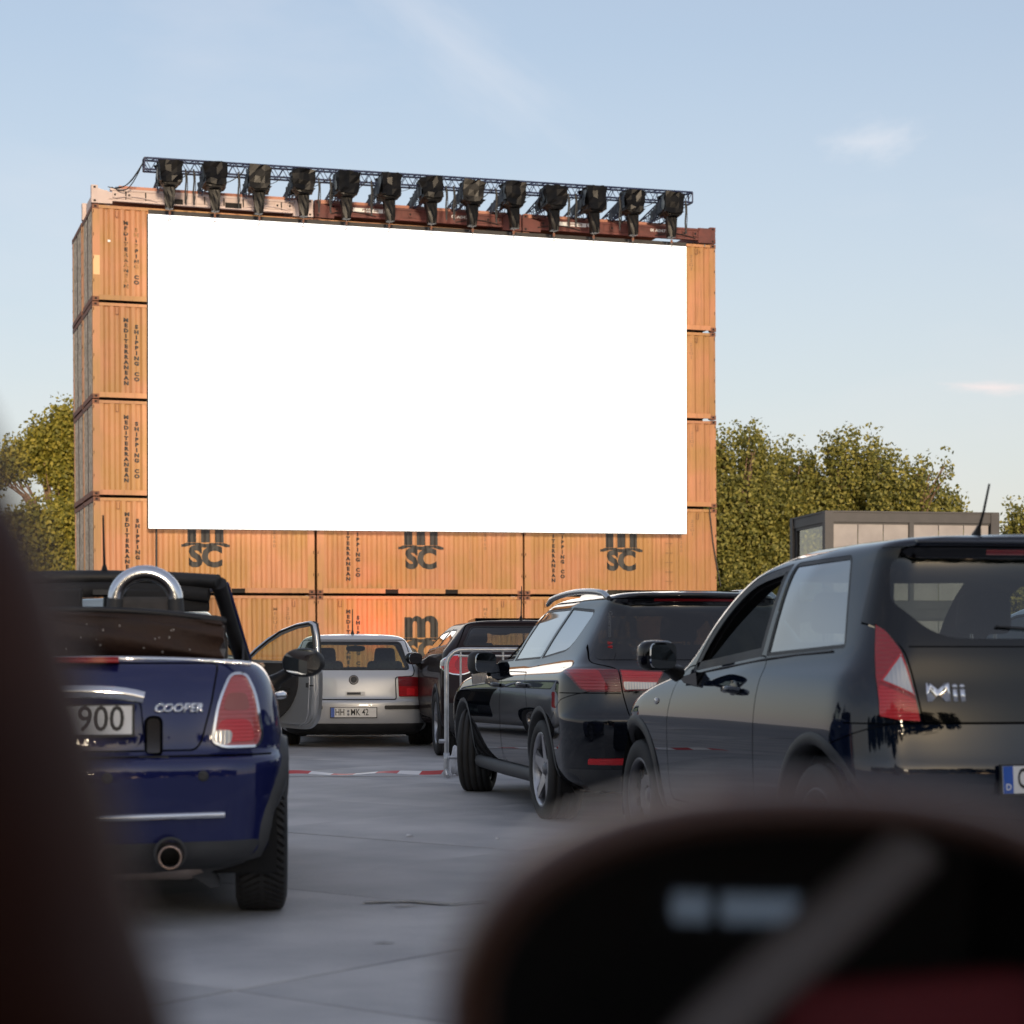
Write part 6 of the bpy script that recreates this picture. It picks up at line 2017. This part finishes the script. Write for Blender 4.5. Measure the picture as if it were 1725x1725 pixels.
    for s_ in (-1, 1):
        wing_mirror(t, s_, (s_ * .955, 2.30, 1.0), (.215, .13, .145), M_black_plastic, rz=R_(-9.5) if s_ > 0 else R_(-4), rx=R_(-2.5), e=.95, arm=.05, arm_dz=-.08)
    aerial(t, (0.0, 2.13, 1.415), .30, -.28)
    # quarter glass edges left standing above the doors
    for s_ in (-1, 1):
        mb = MB(); mb.prism([(2.05, .99), (2.42, .985), (2.36, 1.06), (2.22, 1.10)], s_ * .655, s_ * .665, 'x'); mb.build('mirror_base', M_black_plastic, t)
    # dried drips on the cloth
    mb = MB(); rr = random.Random(4)
    for k in range(26):
        u = rr.uniform(-.75, .8); y = .335 + .08 * u * u; z = rr.uniform(1.05, 1.17) - .02 * abs(u)
        mb.box((u * .58, y - .012, z), (.004, .003, rr.uniform(.003, .007)))
    mb.build('speck', mat('dried speck', (.5, .45, .4), .6), st)
    return t

# ================================================================== trees
def mat_leaf(name, c1, c2, c3):
    if name in MATS: return MATS[name]
    m = mat(name, c1, 0.6)
    nt = m.node_tree
    b = nt.nodes['Principled BSDF']
    geo = N(m, 'ShaderNodeNewGeometry')
    rp = N(m, 'ShaderNodeValToRGB')
    rp.color_ramp.elements[0].position = 0.0; rp.color_ramp.elements[0].color = (*c1, 1)
    rp.color_ramp.elements[1].position = 1.0; rp.color_ramp.elements[1].color = (*c3, 1)
    e = rp.color_ramp.elements.new(0.5); e.color = (*c2, 1)
    L(m, geo.outputs['Random Per Island'], rp.inputs['Fac'])
    L(m, rp.outputs['Color'], b.inputs['Base Color'])
    tr = N(m, 'ShaderNodeBsdfTranslucent')
    L(m, rp.outputs['Color'], tr.inputs['Color'])
    mx = N(m, 'ShaderNodeMixShader'); mx.inputs[0].default_value = 0.28
    out = nt.nodes['Material Output']
    L(m, b.outputs[0], mx.inputs[1]); L(m, tr.outputs[0], mx.inputs[2]); L(m, mx.outputs[0], out.inputs['Surface'])
    return m

def leaf_cloud(blobs, n, size, rng, clump=26, spread=0.55, up=0.35):
    """leaf-sized faces in clumps spread through a set of ellipsoids (x,y,z,rx,ry,rz)"""
    vol = np.array([b[3] * b[4] * b[5] for b in blobs])**0.75
    pick = rng.choice(len(blobs), n // clump, p=vol / vol.sum())
    V = []; O = []
    for k in pick:
        b = np.array(blobs[k])
        d = rng.normal(size=3); d /= np.linalg.norm(d)
        r = rng.uniform(0.35, 1.0)**0.45
        c = b[:3] + d * b[3:] * r
        sp = spread * rng.uniform(.6, 1.3)
        p = c + np.clip(rng.normal(size=(clump, 3)), -1.5, 1.5) * sp * np.array([.5, .5, .5 + up])
        V.append(p); O.append(np.repeat((d * np.array([1, 1, .6]))[None], clump, 0))
    P = np.concatenate(V)
    m = len(P)
    a = rng.normal(size=(m, 3)) * .65 + np.concatenate(O) * .8; a[:, 2] += .15; a /= np.linalg.norm(a, axis=1)[:, None]
    t = rng.normal(size=(m, 3)); t -= (t * a).sum(1)[:, None] * a; t /= np.linalg.norm(t, axis=1)[:, None]
    s = np.cross(a, t)
    sz = size * rng.uniform(.6, 1.35, m)[:, None]
    q = np.stack([P - t * sz, P + s * sz * .62 + a * sz * .12, P + t * sz, P - s * sz * .62 + a * sz * .12], 1).reshape(-1, 3)
    return q

def cloud_mesh(name, q, m):
    n = len(q) // 4
    me = bpy.data.meshes.new(name)
    me.vertices.add(n * 4); me.vertices.foreach_set('co', q.astype(np.float32).ravel())
    me.loops.add(n * 4); me.loops.foreach_set('vertex_index', np.arange(n * 4, dtype=np.int32))
    me.polygons.add(n); me.polygons.foreach_set('loop_start', np.arange(0, n * 4, 4, dtype=np.int32))
    me.update(calc_edges=True)
    me.materials.append(m)
    return me

def tree(name, label, loc, hgt, blobs, n, leaf_m, seed, size=0.15, trunk_r=0.28, group=None, bark=None, spread=.55, clump=26, up=.35):
    t = thing(name, label, 'tree', loc, 0, group)
    rng = np.random.default_rng(seed)
    mb = MB()
    base = Vector((0, 0, -0.1))
    bz = [b[2] for b in blobs]
    mid = Vector((rng.uniform(-.2, .2), rng.uniform(-.2, .2), hgt * .35))
    top = Vector((0, 0, hgt * .82))
    mb.tube([base, base.lerp(mid, .5) + Vector((.1, 0, 0)), mid, mid.lerp(top, .6), top], [trunk_r * 1.25, trunk_r, trunk_r * .8, trunk_r * .45, trunk_r * .15], 9)
    for b in blobs:
        c = Vector(b[:3])
        s0 = mid.lerp(top, rng.uniform(-.3, .55))
        for k in range(4):
            d = Vector(rng.normal(size=3)); d.normalize()
            e = c + Vector((d.x * b[3], d.y * b[4], d.z * b[5])) * .72
            m_ = s0.lerp(e, .5) + Vector((0, 0, .3))
            mb.tube([s0, m_, e], [trunk_r * .36, trunk_r * .2, trunk_r * .07], 6)
    mb.build('trunk', bark, t)
    q = leaf_cloud(blobs, n, size, rng, clump, spread, up)
    part('crown', cloud_mesh('crown', q, leaf_m), t)
    return t

def build_trees():
    bark = noisy('bark', (0.16, 0.10, 0.065), (0.28, 0.18, 0.12), 6, 8, rough=(.8, .95), bump=.5, bscale=20)
    olive = mat_leaf('olive leaves', (0.095, 0.105, 0.020), (0.215, 0.205, 0.040), (0.36, 0.315, 0.070))
    gold = mat_leaf('golden green leaves', (0.13, 0.13, 0.016), (0.27, 0.24, 0.030), (0.42, 0.34, 0.05))
    dark = mat_leaf('dark green leaves', (0.030, 0.040, 0.014), (0.055, 0.065, 0.020), (0.085, 0.090, 0.028))
    # right: a belt of poplars falling away in height to the right
    g = 'poplars beyond the right end of the container wall'
    def poplar(label, x, y, h, rx, seed, n, m=olive, extra=()):
        bl = []
        rng = np.random.default_rng(seed)
        k = 9
        for i in range(k):
            u = i / (k - 1)
            w = rx * (0.55 + 0.75 * math.sin(math.pi * (0.12 + 0.80 * u)))* (1 - .35 * u)
            bl.append((rng.uniform(-.35, .35) * rx, rng.uniform(-.3, .3) * rx, h * (.10 + .80 * u), w, w, h * .11))
        # spiky leaders
        for i in range(7):
            a = rng.uniform(0, 6.28); r = rng.uniform(.1, .85) * rx
            bl.append((r * math.cos(a), r * math.sin(a), h * rng.uniform(.88, .99) - r * .40, .30, .30, h * rng.uniform(.06, .09)))
        bl += list(extra)
        return tree('poplar_tree', label, (x, y, 0), h, bl, int(n * 2.1), m, seed, .082, .24, g, bark, .36, 26, .55)
    poplar('tall olive poplar touching the edge of the container wall', 8.6, 76, 9.7, 2.6, 11, 26000)
    poplar('tall olive poplar second from the container wall', 11.0, 78, 9.3, 2.7, 12, 26000, olive)
    poplar('broad olive poplar rising above the corner post of the glass pavilion', 12.9, 77, 9.6, 2.7, 13, 24000)
    poplar('lower olive poplar with open twigs behind the glass pavilion middle', 15.0, 75, 8.6, 2.2, 14, 19000)
    poplar('short spiky poplar that ends the tall row above the pavilion roof', 16.8, 76, 7.2, 1.6, 15, 12000)
    poplar('small lone poplar beyond the end of the pavilion, past the aerial', 20.6, 79, 6.9, 1.7, 16, 12000)
    poplar('dark poplar in the second rank behind the first two', 10.4, 88, 8.9, 2.6, 17, 14000, dark)
    poplar('dark poplar in the second rank behind the pavilion', 15.6, 88, 8.0, 2.6, 18, 14000, dark)
    # left: a loose tall crown above a lower bushy tree
    g2 = 'trees beyond the left end of the container wall'
    tree('broadleaf_tree', 'tall loose golden tree with a sky gap beside the dark container doors', (-18.4, 79, 0), 10.6,
         [(0, 0, 9.6, 1.1, 1.0, .8), (-1.2, 0, 9.0, .85, .8, .6), (.7, 0, 10.2, .9, .9, .7), (.4, 0, 8.5, .9, .9, .7), (-1.8, .2, 8.7, .55, .5, .35), (1.7, 0, 9.4, 1.2, 1.1, 1.0), (.7, 0, 7.1, .8, .8, .8), (-2.3, 0, 8.4, .4, .4, .3), (1.6, 0, 5.5, 1.2, 1.0, 1.6)], 34000, gold, 21, .088, .22, g2, bark, .46, 20)
    tree('broadleaf_tree', 'lower bushy yellow green tree under the tall golden one', (-17.6, 73, 0), 6.2,
         [(.2, 0, 5.9, 1.1, 1.1, .7), (-1.1, 0, 5.3, 1.0, 1.0, .8), (1.2, 0, 5.5, 1.1, 1.1, .9), (-.5, 0, 4.2, 1.7, 1.4, 1.1), (1.0, 0, 3.6, 1.7, 1.4, 1.4), (-1.6, 0, 3.0, 1.3, 1.2, 1.3), (0, -.2, 1.8, 2.2, 1.6, 1.5)], 44000, gold, 22, .085, .22, g2, bark, .46, 20)
    # dense wood behind the viewer that throws the forecourt into shade
    rng = np.random.default_rng(5)
    bl = []
    for i in range(46):
        x = -70 + 140 * i / 45 + rng.uniform(-1, 1)
        h = rng.uniform(9.5, 12.5)
        if -16 < x < 6: h *= rng.choice([1.0, 1.1, 1.55, 1.75])
        for k in range(3):
            bl.append((x + rng.uniform(-1.2, 1.2), -44 + rng.uniform(-2, 2), h * (.25 + .28 * k), 2.4, 2.0, h * .2))
    q = leaf_cloud(bl, 44000, .55, rng, 20, 1.1)
    o = part('treeline', cloud_mesh('treeline', q, dark), None)
    tag(o, 'dark wood standing behind the viewer, mirrored in the car paint', None, None, 'stuff')

# ================================================================== glass pavilion at the right
def build_pavilion():
    t = thing('pavilion', 'dark framed two storey container pavilion with pale glass panes in front of the poplars', 'building', (9.28, 57.5, 0), R_(9))
    M_fr = noisy('anthracite steel', (0.032, 0.030, 0.033), (0.05, 0.046, 0.048), 3, rough=(.45, .6))
    M_frost = noisy('frosted pane', (0.27, 0.245, 0.24), (0.33, 0.30, 0.29), 1.5, rough=(.18, .3), coat=.6)
    W_, D_ = 5.10, 3.2
    def storey(z0, h):
        mb = MB()
        mb.bbox((-.10, -.10, z0 + h - .28), (W_ + .10, 0.06, z0 + h)); mb.bbox((-.10, -.10, z0), (W_ + .10, .06, z0 + .22))
        mb.bbox((-.10, D_ - .06, z0 + h - .28), (W_ + .1, D_ + .1, z0 + h)); mb.bbox((-.10, D_ - .06, z0), (W_ + .1, D_ + .1, z0 + .22))
        for x0 in (-.10, W_ - .06):
            mb.bbox((x0, .06, z0 + h - .28), (x0 + .16, D_ - .06, z0 + h)); mb.bbox((x0, .06, z0), (x0 + .16, D_ - .06, z0 + .22))
        mb.bbox((-.13, -.13, z0 + h + .002), (W_ + .13, D_ + .13, z0 + h + .05))
        mb.build('frame', M_fr, t)
        for x, y in ((-.14, -.14), (W_ - .12, -.14), (-.14, D_ - .12), (W_ - .12, D_ - .12)):
            mb = MB(); mb.bbox((x, y, z0 - .01), (x + .26, y + .26, z0 + h + .03)); mb.build('corner_post', M_fr, t)
        mb = MB(); mb.bbox((W_ / 2 - .09, -.09, z0 + .22), (W_ / 2 + .05, .05, z0 + h - .28)); mb.build('mullion', M_fr, t)
        xs = np.linspace(.12, W_ / 2 - .09, 4)
        for side in (0, 1):
            for i in range(3):
                a, b = xs[i] + side * (W_ / 2 - .06), xs[i + 1] + side * (W_ / 2 - .06)
                mb = MB(); mb.bbox((a + .012, -.02, z0 + .23), (b - .012, .0, z0 + h - .34)); mb.build('pane', M_frost, t)
        mb = MB(); mb.bbox((.12, -.03, z0 + h - .34), (W_ - .12, .02, z0 + h - .28)); mb.build('blind_box', M_fr, t)
        # left flank: one clear pane
        mb = MB(); mb.add([(-.02, .30, z0 + .3), (-.02, D_ - .3, z0 + .3), (-.02, D_ - .3, z0 + h - .36), (-.02, .30, z0 + h - .36)], [(0, 1, 2, 3)]); mb.build('side_pane', G_green, t)
        mb = MB(); mb.bbox((-.06, .12, z0 + .22), (.02, .30, z0 + h - .28)); mb.bbox((-.06, D_ - .30, z0 + .22), (.02, D_ - .12, z0 + h - .28)); mb.bbox((-.06, .30, z0 + h - .36), (.02, D_ - .30, z0 + h - .28)); mb.build('pane_frame', M_fr, t)
        mb = MB(); mb.bbox((0, 0, z0 + .12), (W_, D_, z0 + .2)); mb.build('floor', M_fr, t)
    storey(0.0, 2.42)
    storey(2.46, 2.80)
    return t

# ================================================================== barrier, tape, litter
def build_barrier():
    M_g = noisy('galvanised tube', (.42, .43, .44), (.58, .59, .60), 12, rough=(.3, .5), metal=.7)
    t = thing('crowd_barrier', 'galvanised steel crowd barrier standing between the dark crossover and the estate car', 'barrier', (-.565, 16.9, 0), R_(4))
    W_, H_ = 2.2, 1.09
    pts = [(0, 0, .0), (0, 0, H_ - .14)] + [(.14 - .14 * math.cos(a), 0, H_ - .14 + .14 * math.sin(a)) for a in np.linspace(.2, math.pi / 2, 6)] + [(W_ - .14, 0, H_)] + [(W_ - .14 + .14 * math.sin(a), 0, H_ - .14 + .14 * math.cos(a)) for a in np.linspace(.2, math.pi / 2, 6)] + [(W_, 0, 0)]
    mb = MB(); mb.tube(pts, .021, 10); mb.build('frame', M_g, t)
    mb = MB(); mb.tube([(.10, 0, H_ - .055), (W_ - .10, 0, H_ - .055)], .010, 8); mb.tube([(0, 0, .16), (W_, 0, .16)], .014, 8); mb.build('rail', M_g, t)
    for k in range(1, 18):
        x = W_ * k / 18
        mb = MB(); mb.tube([(x, 0, .16), (x, 0, H_ - .01)], .0095, 8); mb.build('bar', M_g, t)
    for x in (.0, W_):
        mb = MB(); mb.tube([(x, -.30, .015), (x, 0, .05), (x, .30, .015)], .018, 8); mb.build('foot', M_g, t)
    mb = MB(); mb.tube([(0, 0, .30), (-.065, -.01, .30)], .018, 8); mb.build('hook', M_g, t)
    mb = MB(); mb.lathe([(-.03, .026), (.03, .026), (.03, 0)], 12, 'z', c=(0, 0, .17)); mb.lathe([(-.10, .025), (.0, .025)], 12, 'z', c=(0, 0, .12)); mb.build('clamp', M_g, t)
    # tape
    M_r = mat('tape red', (.46, .035, .03), .4); M_w = mat('tape white', (.72, .71, .70), .4)
    t2 = thing('barrier_tape', 'red and white striped barrier tape lying slack across the ground to the steel barrier', 'tape', (0, 0, 0))
    n = 19
    for k in range(n):
        mb = MB(); vs_ = []
        for j in range(5):
            u = (k + j / 4) / n
            x = -4.2 + (4.2 - .60) * u
            y = 16.72 + .16 * u + .03 * math.sin(u * 9)
            z = .012 + .008 * (1 + math.sin(u * 31))
            w_ = .040
            tw = .5 + .35 * math.sin(u * 14)
            vs_ += [(x - .012, y - w_ * math.cos(tw), z), (x + .012, y + w_ * math.cos(tw), z + 2 * w_ * math.sin(tw) * .55)]
        mb.add(vs_, [(2 * i, 2 * i + 2, 2 * i + 3, 2 * i + 1) for i in range(4)], 0, True)
        mb.build('stripe', M_r if k % 2 == 0 else M_w, t2)
    # white bag caught at the barrier foot
    bm = bmesh.new(); bmesh.ops.create_icosphere(bm, subdivisions=3, radius=1)
    rr = np.random.default_rng(9); ph = rr.uniform(0, 6, 8); fr = rr.uniform(-6, 6, (8, 3))
    for v in bm.verts:
        p = np.array(v.co); k = 1 + .10 * sum(math.sin(fr[i] @ p + ph[i]) for i in range(8)) / 2
        v.co = Vector((p[0] * .055 * k, p[1] * .06 * k, p[2] * .10 * k + (.05 * p[2] if p[2] > 0 else 0)))
    me = bpy.data.meshes.new('plastic_bag'); bm.to_mesh(me); bm.free()
    o = part('plastic_bag', me, None, noisy('white film', (.58, .58, .60), (.72, .72, .74), 20, rough=(.4, .6)), loc=(-.485, 16.98, .105))
    tag(o, 'crumpled white plastic bag at the foot of the steel barrier', 'bag')
    M_l = mat('paper scrap', (.62, .62, .62), .7)
    for k, (x, y, lab) in enumerate(((-.585, 11.2, 'white paper scrap on the open paving in front of the barrier'), (-.08, 11.0, 'tiny white paper scrap on the paving beside the estate car'))):
        mb = MB(); s_ = .022 if k == 0 else .014
        mb.add([(-s_, -s_, .004), (s_, -s_ * .7, .012), (s_ * .8, s_, .006), (-s_ * .8, s_ * .9, .016)], [(0, 1, 2, 3)])
        o = mb.build('paper_scrap', M_l, None, loc=(x, y, 0)); tag(o, lab, 'litter', 'paper scraps on the paving')

# ================================================================== the car the picture is taken from
def build_viewer_car():
    t = thing('viewing_car', 'blurred car of the viewer, dark brown window post and rounded wing mirror close up', 'car', (0, 0, 0))
    M_hs = mat('dark brown gloss', (0.115, 0.042, 0.018), 0.38, 0, .3)
    M_post = noisy('brown leather trim', (0.018, 0.0058, 0.0038), (0.058, 0.016, 0.0065), 5, rough=(.45, .6), spec=.25)
    # wing mirror: rounded housing with a flush glass, facing back into the car
    c = Vector((.0865, .56, .925))
    view = (c - Vector((0, 0, 1.03))).normalized()
    target = Vector((.55, -1.0, .60))
    nrm = ((target - c).normalized() - view).normalized()
    zx = Vector((0, 0, 1)); ax = zx.cross(nrm).normalized() * -1; up = nrm.cross(ax) * -1
    if up.z < 0: up = -up
    ax = up.cross(nrm)   # right-handed frame: ax, up, nrm
    Mx = Matrix((ax, up, nrm)).transposed().to_4x4(); Mx.translation = c
    def outline(rx, ry, e=.78, n=64):
        return [(rx * math.copysign(abs(math.cos(a))**e, math.cos(a)), ry * math.copysign(abs(math.sin(a))**e, math.sin(a))) for a in np.linspace(0, 2 * math.pi, n, endpoint=False)]
    RX, RY = .104, .066
    rings = [(.91, .885, -.004), (.925, .905, .005), (1.0, 1.0, .004), (1.03, 1.04, -.012), (1.01, 1.02, -.035), (.85, .86, -.065), (.45, .46, -.085), (.02, .02, -.090)]
    vs_ = []; fs = []
    n = 64
    for a, b, z in rings:
        vs_ += [(x, y, z) for x, y in outline(RX * a, RY * b, .86, n)]
    for i in range(len(rings) - 1):
        for k in range(n): fs.append((i * n + k, i * n + (k + 1) % n, (i + 1) * n + (k + 1) % n, (i + 1) * n + k))
    mb = MB(); mb.add(vs_, fs, 0, True)
    h = mb.build('wing_mirror', M_hs, t); h.matrix_world = Mx
    h.location = Mx.to_translation(); h.rotation_euler = Mx.to_euler()
    mb = MB(); o_ = outline(RX * .92, RY * .90, .86, n)
    vs_ = [(0, 0, 0.002)] + [(x, y, -.002) for x, y in o_]
    mb.add(vs_, [(0, 1 + k, 1 + (k + 1) % n) for k in range(n)], 0, True)
    mb.build('mirror_glass', mat('dark mirror', (.50, .60, .66), .03, 1.0), h)
    mb = MB(); mb.tube([(.06, -.05, -.05), (.13, -.09, -.03), (.20, -.14, .0)], [.03, .026, .034], 10); mb.build('mirror_foot', M_hs, h)
    # window post beside the lens: rounded, leather covered
    prof = [(-.215, 1.20), (-.165, 1.13), (-.140, 1.094), (-.1335, 1.078), (-.1225, 1.0546), (-.1154, 1.031), (-.1044, .9915), (-.0975, .96), (-.0885, .932), (-.080, .88), (-.072, .78)]
    pp = pchip(np.array(prof), 4)
    vs_ = []; m_ = 18
    for x, z in pp:
        for k in range(m_):
            a = 2 * math.pi * k / m_
            rx = .045; ry = .035
            vs_.append((x - rx + rx * math.copysign(abs(math.cos(a))**.8, math.cos(a)) , .52 + ry * math.sin(a), z))
    fs = [(i * m_ + k, i * m_ + (k + 1) % m_, (i + 1) * m_ + (k + 1) % m_, (i + 1) * m_ + k) for i in range(len(pp) - 1) for k in range(m_)]
    mb = MB(); mb.add(vs_, fs, 0, True)
    mb.add([vs_[k] for k in range(m_)], [tuple(range(m_))]); mb.add([vs_[(len(pp) - 1) * m_ + k] for k in range(m_)], [tuple(range(m_))])
    post = mb.build('window_post', M_post, t)
    mb = MB(); mb.tube([(x - .055, .478, z) for x, z in pp], .010, 8); mb.build('post_seam', noisy('brown leather', (.22, .075, .025), (.34, .12, .04), 6, rough=(.4, .55)), post)
    # cabin behind the lens, seen only in the mirror
    M_liner = mat('cabin liner', (.035, .022, .017), .9)
    mb = MB()
    mb.bbox((-.9, -2.2, 1.34), (1.3, -.25, 1.38)); mb.bbox((-.9, -2.2, .25), (1.3, -.25, .30))
    mb.bbox((-.94, -2.2, .25), (-.9, -.25, 1.38))
    mb.bbox((1.3, -2.2, .25), (1.34, -.25, 1.38))
    mb.bbox((-.94, -2.24, .25), (1.34, -2.2, .72)); mb.bbox((-.94, -2.24, .80), (1.34, -2.2, 1.38)); mb.bbox((-.94, -2.24, .72), (.56, -2.2, .80)); mb.bbox((.88, -2.24, .72), (1.34, -2.2, .80)); mb.bbox((.66, -2.24, .72), (.68, -2.2, .80))
    mb.build('cabin', M_liner, t)
    mb = MB(); mb.tube([(.20, -1.0, .37), (.46, -1.0, .68), (.70, -1.02, .97)], .058, 12); mb.build('inner_pillar', mat('grey brown pillar', (.30, .20, .165), .6), t)
    me = rounded_box_mesh('seat_back', (.5, .16, .62), .07, mat('dark red seat cloth', (.34, .04, .04), .8)); part('seat_back', me, t, loc=(.80, -1.25, .34), rot=(.2, 0, 0))
    return t

# ================================================================== build everything
build_ground()
_c = build_containers()
build_top(*_c)
build_pavilion()
build_trees()
car_hatch()
car_cross()
car_carrier()
car_pale()
car_estate()
car_city()
car_convertible()
build_barrier()
build_viewer_car()
bpy.context.view_layer.update()
